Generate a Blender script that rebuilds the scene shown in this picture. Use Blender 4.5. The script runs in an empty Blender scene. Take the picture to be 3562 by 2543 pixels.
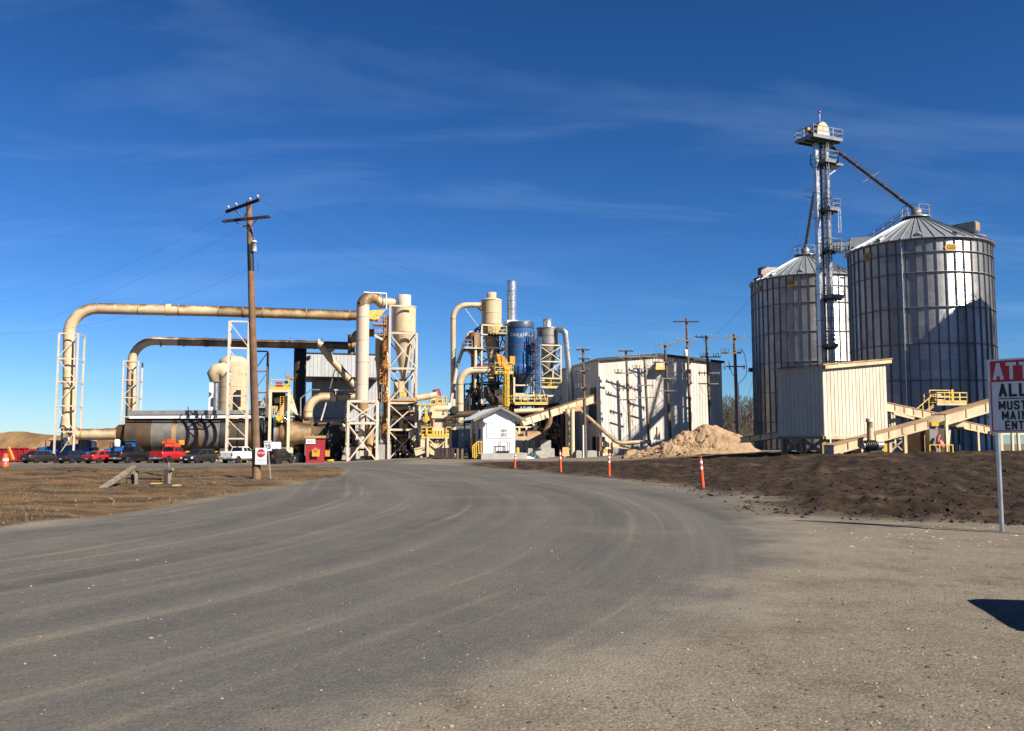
import bpy, math, random
import numpy as np
from mathutils import Vector, Matrix, Euler

random.seed(7)
np.random.seed(7)
C = bpy.context.scene.collection
R = math.radians

# ---------------------------------------------------------------- camera
F, CX, CY, HOR, CAMZ = 3136.0, 1781.0, 1271.5, 1543.0, 1.7
PITCH = math.atan((HOR - CY) / F)
cam_data = bpy.data.cameras.new('camera')
cam_data.sensor_fit = 'HORIZONTAL'
cam_data.sensor_width = 36.0
cam_data.lens = 36.0 * F / 3562.0
cam_data.clip_start = 0.1
cam_data.clip_end = 6000.0
cam = bpy.data.objects.new('camera', cam_data)
C.objects.link(cam)
cam.location = (0, 0, CAMZ)
cam.rotation_euler = (R(90) + PITCH, 0, 0)
bpy.context.scene.camera = cam

# ---------------------------------------------------------------- light
SUN_EL, SUN_AZ = R(38), R(52)          # azimuth: from straight behind the camera towards the right
sdir = Vector((math.sin(SUN_AZ) * math.cos(SUN_EL), -math.cos(SUN_AZ) * math.cos(SUN_EL), math.sin(SUN_EL)))
sd = bpy.data.lights.new('sun', 'SUN')
sd.energy = 5.0
sd.angle = R(0.53)
sd.color = (1.0, 0.93, 0.82)
sun = bpy.data.objects.new('sun', sd)
C.objects.link(sun)
sun.rotation_euler = (-sdir).to_track_quat('-Z', 'Y').to_euler()

world = bpy.data.worlds.new('World')
bpy.context.scene.world = world
world.use_nodes = True
wn, wl = world.node_tree.nodes, world.node_tree.links
wn.clear()
w_out = wn.new('ShaderNodeOutputWorld')
w_bg = wn.new('ShaderNodeBackground')
w_bg.inputs['Strength'].default_value = 0.05
sky = wn.new('ShaderNodeTexSky')
sky.sky_type = 'NISHITA'
sky.sun_disc = False
sky.sun_elevation = SUN_EL
sky.sun_rotation = math.pi - SUN_AZ
sky.altitude = 300
sky.air_density = 1.0
sky.dust_density = 0.0
sky.ozone_density = 1.0
# the camera's rendering of that sky: a deep, saturated blue (one curve for the whole sky)
EXPO = 1.15
ssep, scmb = wn.new('ShaderNodeSeparateColor'), wn.new('ShaderNodeCombineColor')
wl.new(sky.outputs['Color'], ssep.inputs[0])
for i_, (g_, k_) in enumerate(((1.55, .64), (1.33, .96), (1.38, 1.66))):
    m1 = wn.new('ShaderNodeMath'); m1.operation = 'MULTIPLY'; m1.inputs[1].default_value = .0841
    m2 = wn.new('ShaderNodeMath'); m2.operation = 'POWER'; m2.inputs[1].default_value = g_
    m3 = wn.new('ShaderNodeMath'); m3.operation = 'MULTIPLY'; m3.inputs[1].default_value = k_ / (2 ** EXPO * .05)
    wl.new(ssep.outputs[i_], m1.inputs[0]); wl.new(m1.outputs[0], m2.inputs[0])
    wl.new(m2.outputs[0], m3.inputs[0]); wl.new(m3.outputs[0], scmb.inputs[i_])
# thin cirrus streaks all round the sky
tc = wn.new('ShaderNodeTexCoord')
sep = wn.new('ShaderNodeSeparateXYZ')
wl.new(tc.outputs['Generated'], sep.inputs[0])
addz = wn.new('ShaderNodeMath'); addz.operation = 'ADD'; addz.inputs[1].default_value = 0.18
wl.new(sep.outputs['Z'], addz.inputs[0])
mx_ = wn.new('ShaderNodeMath'); mx_.operation = 'MAXIMUM'; mx_.inputs[1].default_value = 0.12
wl.new(addz.outputs[0], mx_.inputs[0])
dvx = wn.new('ShaderNodeMath'); dvx.operation = 'DIVIDE'
dvy = wn.new('ShaderNodeMath'); dvy.operation = 'DIVIDE'
wl.new(sep.outputs['X'], dvx.inputs[0]); wl.new(mx_.outputs[0], dvx.inputs[1])
wl.new(sep.outputs['Y'], dvy.inputs[0]); wl.new(mx_.outputs[0], dvy.inputs[1])
cmb = wn.new('ShaderNodeCombineXYZ')
wl.new(dvx.outputs[0], cmb.inputs[0]); wl.new(dvy.outputs[0], cmb.inputs[1])
cmap = wn.new('ShaderNodeMapping')
cmap.inputs['Rotation'].default_value = (0, 0, R(-28))
cmap.inputs['Scale'].default_value = (0.5, 1.5, 1)
wl.new(cmb.outputs[0], cmap.inputs['Vector'])
cno = wn.new('ShaderNodeTexNoise')
cno.inputs['Scale'].default_value = 2.1
cno.inputs['Detail'].default_value = 6
cno.inputs['Roughness'].default_value = 0.55
cno.inputs['Distortion'].default_value = 0.6
wl.new(cmap.outputs[0], cno.inputs['Vector'])
crp = wn.new('ShaderNodeMapRange')
crp.inputs['From Min'].default_value = 0.5
crp.inputs['From Max'].default_value = 0.80
crp.inputs['To Max'].default_value = 0.13
wl.new(cno.outputs['Fac'], crp.inputs['Value'])
cmix = wn.new('ShaderNodeMixRGB')
cmix.inputs['Color2'].default_value = (5.2, 7.6, 11.0, 1)
wl.new(crp.outputs[0], cmix.inputs['Fac'])
wl.new(scmb.outputs[0], cmix.inputs['Color1'])
wl.new(cmix.outputs[0], w_bg.inputs['Color'])
wl.new(w_bg.outputs[0], w_out.inputs['Surface'])

sc = bpy.context.scene
sc.view_settings.view_transform = 'Standard'
sc.view_settings.look = 'None'
sc.view_settings.exposure = EXPO
sc.view_settings.gamma = 1.0
sc.view_settings.use_curve_mapping = False
sc.cycles.max_bounces = 6
sc.cycles.use_denoising = True

# ---------------------------------------------------------------- placing helpers
_cp, _sp = math.cos(PITCH), math.sin(PITCH)
ROT = R(13)                                   # the whole plant is turned by this much
TT = math.tan(ROT)
E1 = Vector((math.cos(ROT), math.sin(ROT), 0))       # along the plant front, to the right
E2 = Vector((-math.sin(ROT), math.cos(ROT), 0))      # away from the front
UP = Vector((0, 0, 1))


def at(px, py, Y):
    u, v = (px - CX) / F, (CY - py) / F
    t = Y / (_cp - v * _sp)
    return Vector((u * t, Y, CAMZ + t * (_sp + v * _cp)))


def PL(px, py, Y0):
    """Point seen at that place of the photograph on the vertical plane parallel to the plant front, Y0 away."""
    u, v = (px - CX) / F, (CY - py) / F
    k = _cp - v * _sp
    return at(px, py, Y0 / (1 - TT * u / k))


def sm(a, b, x):
    t = min(1.0, max(0.0, (x - a) / (b - a)))
    return t * t * (3 - 2 * t)


def gz(x, y):
    z = -0.62 * sm(52, 100, y) * sm(-8, -24, x)
    z += 1.0 * sm(22, 64, y) * sm(6, 30, x)
    return z


# ---------------------------------------------------------------- mesh helpers
class MB:
    def __init__(self):
        self.v, self.f, self.s = [], [], []

    def add(self, vs, fs, smooth=False):
        b = len(self.v)
        self.v += [tuple(p) for p in vs]
        self.f += [tuple(i + b for i in q) for q in fs]
        self.s += [smooth] * len(fs)
        return self

    def hexa(self, c):
        return self.add(c, [(0, 3, 2, 1), (4, 5, 6, 7), (0, 1, 5, 4), (1, 2, 6, 5), (2, 3, 7, 6), (3, 0, 4, 7)])

    def box(self, c, s, rz=0.0):
        c = Vector(c)
        x, y = Vector((math.cos(rz), math.sin(rz), 0)) * s[0] / 2, Vector((-math.sin(rz), math.cos(rz), 0)) * s[1] / 2
        z = Vector((0, 0, s[2] / 2))
        return self.hexa([c - x - y - z, c + x - y - z, c + x + y - z, c - x + y - z,
                          c - x - y + z, c + x - y + z, c + x + y + z, c - x + y + z])

    def obox(self, o, ax, ay, az):
        """box from corner o along three edge vectors"""
        o, ax, ay, az = Vector(o), Vector(ax), Vector(ay), Vector(az)
        return self.hexa([o, o + ax, o + ax + ay, o + ay, o + az, o + ax + az, o + ax + ay + az, o + ay + az])

    def beam(self, p, q, w, h=None, up=None):
        p, q = Vector(p), Vector(q)
        h = h or w
        d = (q - p).normalized()
        up = Vector(up) if up is not None else (UP if abs(d.z) < 0.95 else E2)
        s = d.cross(up).normalized() * w / 2
        t = s.cross(d).normalized() * h / 2
        return self.hexa([p - s - t, p + s - t, p + s + t, p - s + t, q - s - t, q + s - t, q + s + t, q - s + t])

    def pipe(self, pts, r, n=12, caps=True):
        pts = [Vector(p) for p in pts]
        rs = r if isinstance(r, (list, tuple)) else [r] * len(pts)
        d = [(pts[min(i + 1, len(pts) - 1)] - pts[max(i - 1, 0)]).normalized() for i in range(len(pts))]
        a = d[0].cross(UP if abs(d[0].z) < 0.9 else Vector((1, 0, 0))).normalized()
        vs, fs = [], []
        for i, p in enumerate(pts):
            a = (a - d[i] * a.dot(d[i])).normalized()
            b = d[i].cross(a)
            for k in range(n):
                w = 2 * math.pi * k / n
                vs.append(p + (a * math.cos(w) + b * math.sin(w)) * rs[i])
        for i in range(len(pts) - 1):
            for k in range(n):
                fs.append((i * n + k, i * n + (k + 1) % n, (i + 1) * n + (k + 1) % n, (i + 1) * n + k))
        self.add(vs, fs, True)
        if caps:
            self.add(vs[:n], [tuple(range(n))[::-1]])
            self.add(vs[-n:], [tuple(range(n))])
        return self

    def tube(self, p, q, r, n=12, r2=None, caps=True):
        return self.pipe([p, q], [r, r if r2 is None else r2], n, caps)

    def lathe(self, prof, c, n=24, axis=None):
        """profile of (radius, distance along axis) turned round the axis through c"""
        c = Vector(c)
        ax = Vector(axis).normalized() if axis is not None else UP
        a = ax.cross(UP if abs(ax.z) < 0.9 else Vector((1, 0, 0))).normalized()
        b = ax.cross(a)
        vs, fs = [], []
        for r, t in prof:
            for k in range(n):
                w = 2 * math.pi * k / n
                vs.append(c + ax * t + (a * math.cos(w) + b * math.sin(w)) * r)
        for i in range(len(prof) - 1):
            for k in range(n):
                fs.append((i * n + k, i * n + (k + 1) % n, (i + 1) * n + (k + 1) % n, (i + 1) * n + k))
        self.add(vs, fs, True)
        if prof[0][0] > 1e-4:
            self.add(vs[:n], [tuple(range(n))[::-1]])
        if prof[-1][0] > 1e-4:
            self.add(vs[-n:], [tuple(range(n))])
        return self

    def prism(self, poly, d):
        """polygon of 3-D points pushed along d"""
        n = len(poly)
        d = Vector(d)
        vs = [Vector(p) for p in poly] + [Vector(p) + d for p in poly]
        fs = [tuple(range(n))[::-1], tuple(range(n, 2 * n))]
        fs += [(i, (i + 1) % n, n + (i + 1) % n, n + i) for i in range(n)]
        return self.add(vs, fs)

    def mesh(self, name, off, angle=40):
        me = bpy.data.meshes.new(name)
        o = Vector(off)
        me.from_pydata([(p[0] - o.x, p[1] - o.y, p[2] - o.z) for p in self.v], [], self.f)
        me.polygons.foreach_set('use_smooth', self.s)
        me.update()
        import bmesh
        bm = bmesh.new(); bm.from_mesh(me)
        bmesh.ops.recalc_face_normals(bm, faces=bm.faces)
        bm.to_mesh(me); bm.free()
        return me


ORG = {}


def thing(name, label, cat, loc=(0, 0, 0), group=None):
    o = bpy.data.objects.new(name, None)
    C.objects.link(o)
    o.empty_display_size = 0.3
    o.location = loc
    o['label'], o['category'] = label, cat
    if group:
        o['group'] = group
    ORG[o.name] = Vector(loc)
    return o


def part(name, mb, mat, par, label=None):
    org = ORG[par.name]
    me = mb.mesh(name, org)
    me.materials.append(mat)
    o = bpy.data.objects.new(name, me)
    C.objects.link(o)
    o.parent = par
    ORG[o.name] = org
    if label:
        o['label'] = label
    return o


def single(name, mb, mat, label, cat, loc=(0, 0, 0), group=None):
    me = mb.mesh(name, loc)
    me.materials.append(mat)
    o = bpy.data.objects.new(name, me)
    C.objects.link(o)
    o.location = loc
    o['label'], o['category'] = label, cat
    if group:
        o['group'] = group
    ORG[o.name] = Vector(loc)
    return o


def copy_tree(o, parent=None):
    c = o.copy()
    C.objects.link(c)
    c.parent = parent
    for ch in list(o.children):
        copy_tree(ch, c)
    return c


def dup(root, loc, rz=0.0, label=None, group=None):
    c = copy_tree(root)
    c.location = loc
    c.rotation_euler = (0, 0, rz)
    if label:
        c['label'] = label
    if group:
        c['group'] = group
    return c


def text(par, name, s, pos, right, up, size, mat, align='CENTER', bold=0.0, squeeze=1.0):
    cu = bpy.data.curves.new(name, 'FONT')
    cu.body = s
    cu.size = size
    cu.align_x = align
    cu.align_y = 'CENTER'
    cu.offset = bold * size
    cu.extrude = 0.002
    cu.materials.append(mat)
    o = bpy.data.objects.new(name, cu)
    C.objects.link(o)
    r, u = Vector(right).normalized(), Vector(up).normalized()
    n = r.cross(u)
    m = Matrix((r * squeeze, u, n)).transposed().to_4x4()
    m.translation = Vector(pos) - ORG[par.name]
    o.parent = par
    o.matrix_basis = m
    return o


def bend(pts, rad, n=7):
    """round the corners of a path; returns list of (kind, points)"""
    pts = [Vector(p) for p in pts]
    out, cur = [], pts[0]
    for i in range(1, len(pts) - 1):
        a, b, c = pts[i - 1], pts[i], pts[i + 1]
        d1, d2 = (a - b).normalized(), (c - b).normalized()
        ang = d1.angle(d2)
        rr = rad[i - 1] if isinstance(rad, (list, tuple)) else rad
        t = rr / math.tan(ang / 2)
        p, q = b + d1 * t, b + d2 * t
        bis = (d1 + d2).normalized()
        ctr = b + bis * rr / math.sin(ang / 2)
        arc = []
        va, vb = p - ctr, q - ctr
        tot = va.angle(vb)
        axis = va.cross(vb).normalized()
        for k in range(n + 1):
            arc.append(ctr + Matrix.Rotation(tot * k / n, 3, axis) @ va)
        out.append(('s', [cur, p]))
        out.append(('e', arc))
        cur = q
    out.append(('s', [cur, pts[-1]]))
    return out


def duct(par, pts, r, rad, mat, step=4.5, emat=None, n=18, fl=1.06, name='duct_section'):
    """a run of round duct: straight lengths, gored elbows and bolted flanges, each a part"""
    emat = emat or mat
    for kind, q in bend(pts, rad):
        if kind == 's':
            L = (q[1] - q[0]).length
            if L < 0.05:
                continue
            k = max(1, round(L / step))
            for i in range(k):
                a, b = q[0].lerp(q[1], i / k), q[0].lerp(q[1], (i + 1) / k)
                o = part(name, MB().tube(a, b, r, n), mat, par)
                d = (b - a).normalized() * 0.06
                part('flange', MB().tube(b - d, b + d, r * fl, n), M['drum_band'] if mat.name.startswith(('cream', 'pale', 'sooty')) else mat, o)
        else:
            part('elbow', MB().pipe(q, r * 1.012, n), emat, par)


def lattice(par, FL, FR, dep, zs, mat, w=0.22, bw=0.14, front='x', side='x', top=True, back=True, topbeam=None):
    """steel tower: four legs, cross beams at the levels zs, braces in every bay"""
    FL, FR = Vector(FL), Vector(FR)
    e = (FR - FL).to_2d().normalized()
    dv = Vector((-e.y, e.x, 0)) * dep
    q = [Vector((p.x, p.y, 0)) for p in (FL, FR, FR + dv, FL + dv)]
    for p in q:
        part('leg', MB().beam(p + UP * zs[0], p + UP * zs[-1], w, w, up=E2), mat, par)
    for j, z in enumerate(zs):
        if j == 0:
            continue
        for k in range(4):
            if k == 2 and not back:
                continue
            a, b = q[k], q[(k + 1) % 4]
            d = (b - a).normalized() * w * 0.5
            part('crossbeam', MB().beam(a + d + UP * z, b - d + UP * z, bw * 0.9, bw * 1.5), mat, par)
    for j in range(len(zs) - 1):
        z0, z1 = zs[j] + 0.15, zs[j + 1] - 0.15
        for k in range(4):
            mode = front if k in (0, 2) else side
            if k == 2 and not back:
                continue
            nrm = (q[(k + 1) % 4] - q[k]).cross(UP).normalized() * w * 0.3
            a, b = q[k], q[(k + 1) % 4]
            if mode in ('x', 'd') or (mode == 'z' and j % 2):
                part('brace', MB().beam(a + UP * z1 + nrm, b + UP * z0 + nrm, bw * .8), mat, par)
            if mode in ('x', 'u') or (mode == 'z' and not j % 2):
                part('brace', MB().beam(a + UP * z0 + nrm * 1.7, b + UP * z1 + nrm * 1.7, bw * .8), mat, par)
    return q


def handrail(par, pts, mat, h=1.07, r=0.03, step=1.6, name='handrail'):
    mb = MB()
    pts = [Vector(p) for p in pts]
    for a, b in zip(pts[:-1], pts[1:]):
        k = max(1, round((b - a).length / step))
        for i in range(k + 1):
            p = a.lerp(b, i / k)
            mb.beam(p, p + UP * h, r * 2)
        for hh in (h, h * .52):
            mb.beam(a + UP * hh, b + UP * hh, r * 2)
        mb.beam(a + UP * .06, b + UP * .06, r, r * 4)
    return part(name, mb, mat, par)


def ladder(par, p, ztop, right, out, mat, w=0.45, cage=True, z_cage=2.3, r=0.03):
    """vertical ladder from p up, with a hooped cage"""
    p, right, out = Vector(p), Vector(right).normalized(), Vector(out).normalized()
    mb = MB()
    for s in (-1, 1):
        a = p + right * s * w / 2
        mb.beam(a, Vector((a.x, a.y, ztop)), r * 2, r * 2, up=out)
    z = p.z + .3
    while z < ztop:
        mb.beam(p - right * w / 2 + UP * (z - p.z), p + right * w / 2 + UP * (z - p.z), r * 1.2)
        z += .3
    lad = part('ladder', mb, mat, par)
    if cage:
        mb = MB()
        hoop = [(-.35, 0), (-.36, .35), (-.2, .62), (0, .7), (.2, .62), (.36, .35), (.35, 0)]
        z = p.z + z_cage
        while z < ztop + .2:
            c = [p + right * a + out * b + UP * (z - p.z) for a, b in hoop]
            for a, b in zip(c[:-1], c[1:]):
                mb.beam(a, b, r * .9, r * 2.6)
            z += 1.2
        for a, b in hoop[1:-1]:
            q = p + right * a + out * b
            mb.beam(q + UP * z_cage, Vector((q.x, q.y, ztop + .1)), r * 1.5, r, up=out)
        part('safety_cage', mb, mat, lad)
    return lad


def wire(a, b, sag, r=0.02, n=18):
    a, b = Vector(a), Vector(b)
    pts = []
    for i in range(n + 1):
        t = i / n
        p = a.lerp(b, t)
        p.z -= sag * 4 * t * (1 - t)
        pts.append(p)
    return MB().pipe(pts, r, 5)


# ---------------------------------------------------------------- materials
KA = .80          # scales non-metal colours down against the raised exposure, deepening the shade


def dusty(c):  # one even darkening paired with the exposure, no dust in it
    return tuple(v * KA for v in c[:3])


def _nt(name):
    m = bpy.data.materials.new(name)
    m.use_nodes = True
    nt = m.node_tree
    b = nt.nodes['Principled BSDF']
    return m, nt.nodes, nt.links, b


def mix(n, l, fac, a, b, mode='MIX'):
    x = n.new('ShaderNodeMix')
    x.data_type = 'RGBA'
    x.blend_type = mode
    for sock, val in ((x.inputs[0], fac), (x.inputs[6], a), (x.inputs[7], b)):
        if hasattr(val, 'links'):
            l.new(val, sock)
        elif isinstance(val, (int, float)):
            sock.default_value = val
        else:
            sock.default_value = (*val[:3], 1)
    return x.outputs[2]


def noise_tex(n, l, vec, scale, detail=4, rough=.55, mscale=None):
    if mscale is not None:
        mp = n.new('ShaderNodeMapping')
        mp.inputs['Scale'].default_value = mscale
        l.new(vec, mp.inputs['Vector'])
        vec = mp.outputs[0]
    t = n.new('ShaderNodeTexNoise')
    t.inputs['Scale'].default_value = scale
    t.inputs['Detail'].default_value = detail
    t.inputs['Roughness'].default_value = rough
    l.new(vec, t.inputs['Vector'])
    return t.outputs['Fac']


def ramp(n, l, val, a, b, lo=0.0, hi=1.0):
    m = n.new('ShaderNodeMapRange')
    m.inputs['From Min'].default_value = a
    m.inputs['From Max'].default_value = b
    m.inputs['To Min'].default_value = lo
    m.inputs['To Max'].default_value = hi
    l.new(val, m.inputs['Value'])
    return m.outputs[0]


def math_(n, l, op, a, b=None):
    m = n.new('ShaderNodeMath')
    m.operation = op
    for s, v in ((m.inputs[0], a), (m.inputs[1], b)):
        if v is None:
            continue
        if hasattr(v, 'links'):
            l.new(v, s)
        else:
            s.default_value = v
    return m.outputs[0]


def paint(name, col, rough=.55, metal=0.0, var=.14, scale=.9, stain=None, amt=.5, sscale=.5, smap=(1, 1, .18),
          jitter=.05, bump=.0, bscale=6, top=None, spec=.4, lo=.5, hi=.75):
    """painted or bare surface with uneven tone, run-down dirt streaks, per-piece tint and fine relief"""
    m, n, l, b = _nt(name)
    if metal < .3:
        col, stain = dusty(col), dusty(stain) if stain else None
    g = n.new('ShaderNodeNewGeometry')
    oi = n.new('ShaderNodeObjectInfo')
    pos = g.outputs['Position']
    f1 = noise_tex(n, l, pos, scale, 5, .6)
    k = ramp(n, l, f1, .3, .7, 1 - var, 1 + var)
    j = ramp(n, l, oi.outputs['Random'], 0, 1, 1 - jitter, 1 + jitter)
    kk = math_(n, l, 'MULTIPLY', k, j)
    cr = n.new('ShaderNodeCombineXYZ')
    for i in range(3):
        l.new(kk, cr.inputs[i])
    c = mix(n, l, 1.0, col, cr.outputs[0], 'MULTIPLY')
    if stain:
        s1 = noise_tex(n, l, pos, sscale, 7, .65, smap)
        c = mix(n, l, ramp(n, l, s1, lo, hi, 0, amt), c, stain)
    if top:
        # soot and rust settled on the upper side of the duct
        sx = n.new('ShaderNodeSeparateXYZ')
        l.new(g.outputs['Normal'], sx.inputs[0])
        s2 = noise_tex(n, l, pos, .55, 6, .7)
        h = math_(n, l, 'ADD', sx.outputs['Z'], ramp(n, l, s2, .3, .7, -.45, .45))
        c = mix(n, l, ramp(n, l, h, top[1], top[2], 0, top[3]), c, top[0])
    l.new(c, b.inputs['Base Color'])
    r1 = noise_tex(n, l, pos, scale * 3, 4)
    l.new(ramp(n, l, r1, .3, .7, max(.05, rough - .12), min(1, rough + .12)), b.inputs['Roughness'])
    b.inputs['Metallic'].default_value = metal
    b.inputs['Specular IOR Level'].default_value = spec
    if bump:
        bp = n.new('ShaderNodeBump')
        bp.inputs['Strength'].default_value = bump
        bp.inputs['Distance'].default_value = .05
        l.new(noise_tex(n, l, pos, bscale, 5), bp.inputs['Height'])
        l.new(bp.outputs[0], b.inputs['Normal'])
    return m


def corrugated(name, col, rough, metal, pitch, amp, warm=(.35, .25, .14), wamt=.3, var=.12, jitter=.1):
    """galvanised sheet with horizontal corrugations of that pitch"""
    m, n, l, b = _nt(name)
    g = n.new('ShaderNodeNewGeometry')
    oi = n.new('ShaderNodeObjectInfo')
    pos = g.outputs['Position']
    sx = n.new('ShaderNodeSeparateXYZ')
    l.new(pos, sx.inputs[0])
    s = math_(n, l, 'SINE', math_(n, l, 'MULTIPLY', sx.outputs['Z'], 2 * math.pi / pitch))
    cz = n.new('ShaderNodeCombineXYZ')
    l.new(math_(n, l, 'MULTIPLY', s, amp), cz.inputs[2])
    va = n.new('ShaderNodeVectorMath'); va.operation = 'ADD'
    l.new(g.outputs['Normal'], va.inputs[0]); l.new(cz.outputs[0], va.inputs[1])
    vn = n.new('ShaderNodeVectorMath'); vn.operation = 'NORMALIZE'
    l.new(va.outputs[0], vn.inputs[0])
    l.new(vn.outputs[0], b.inputs['Normal'])
    # sheets come in courses of about 1.1 m, each a little different
    fl = math_(n, l, 'FLOOR', math_(n, l, 'DIVIDE', sx.outputs['Z'], 1.12))
    wn_ = n.new('ShaderNodeTexWhiteNoise'); wn_.noise_dimensions = '2D'
    cv = n.new('ShaderNodeCombineXYZ')
    l.new(fl, cv.inputs[0]); l.new(oi.outputs['Random'], cv.inputs[1])
    l.new(cv.outputs[0], wn_.inputs['Vector'])
    k = math_(n, l, 'MULTIPLY', ramp(n, l, wn_.outputs['Value'], 0, 1, 1 - var, 1 + var),
              ramp(n, l, oi.outputs['Random'], 0, 1, 1 - jitter, 1 + jitter))
    k = math_(n, l, 'MULTIPLY', k, ramp(n, l, noise_tex(n, l, pos, 2.5, 5, .6), .3, .7, .88, 1.12))
    cr = n.new('ShaderNodeCombineXYZ')
    for i in range(3):
        l.new(k, cr.inputs[i])
    c = mix(n, l, 1.0, col, cr.outputs[0], 'MULTIPLY')
    f = noise_tex(n, l, pos, .35, 6, .65, (1, 1, .25))
    c = mix(n, l, ramp(n, l, f, .5, .75, 0, wamt), c, warm)
    l.new(c, b.inputs['Base Color'])
    b.inputs['Roughness'].default_value = rough
    b.inputs['Metallic'].default_value = metal
    return m


def flat(name, col, rough=.5, metal=0.0, emit=None, coat=0.0, spec=.5):
    m, n, l, b = _nt(name)
    col = dusty(col) if metal < .3 else col
    g = n.new('ShaderNodeNewGeometry')
    f = noise_tex(n, l, g.outputs['Position'], 5, 4)
    c = mix(n, l, 1.0, col, mix(n, l, f, (.85, .85, .85), (1.12, 1.12, 1.12)), 'MULTIPLY')
    l.new(c, b.inputs['Base Color'])
    b.inputs['Roughness'].default_value = rough
    b.inputs['Metallic'].default_value = metal
    b.inputs['Coat Weight'].default_value = coat
    b.inputs['Specular IOR Level'].default_value = spec
    return m


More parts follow.
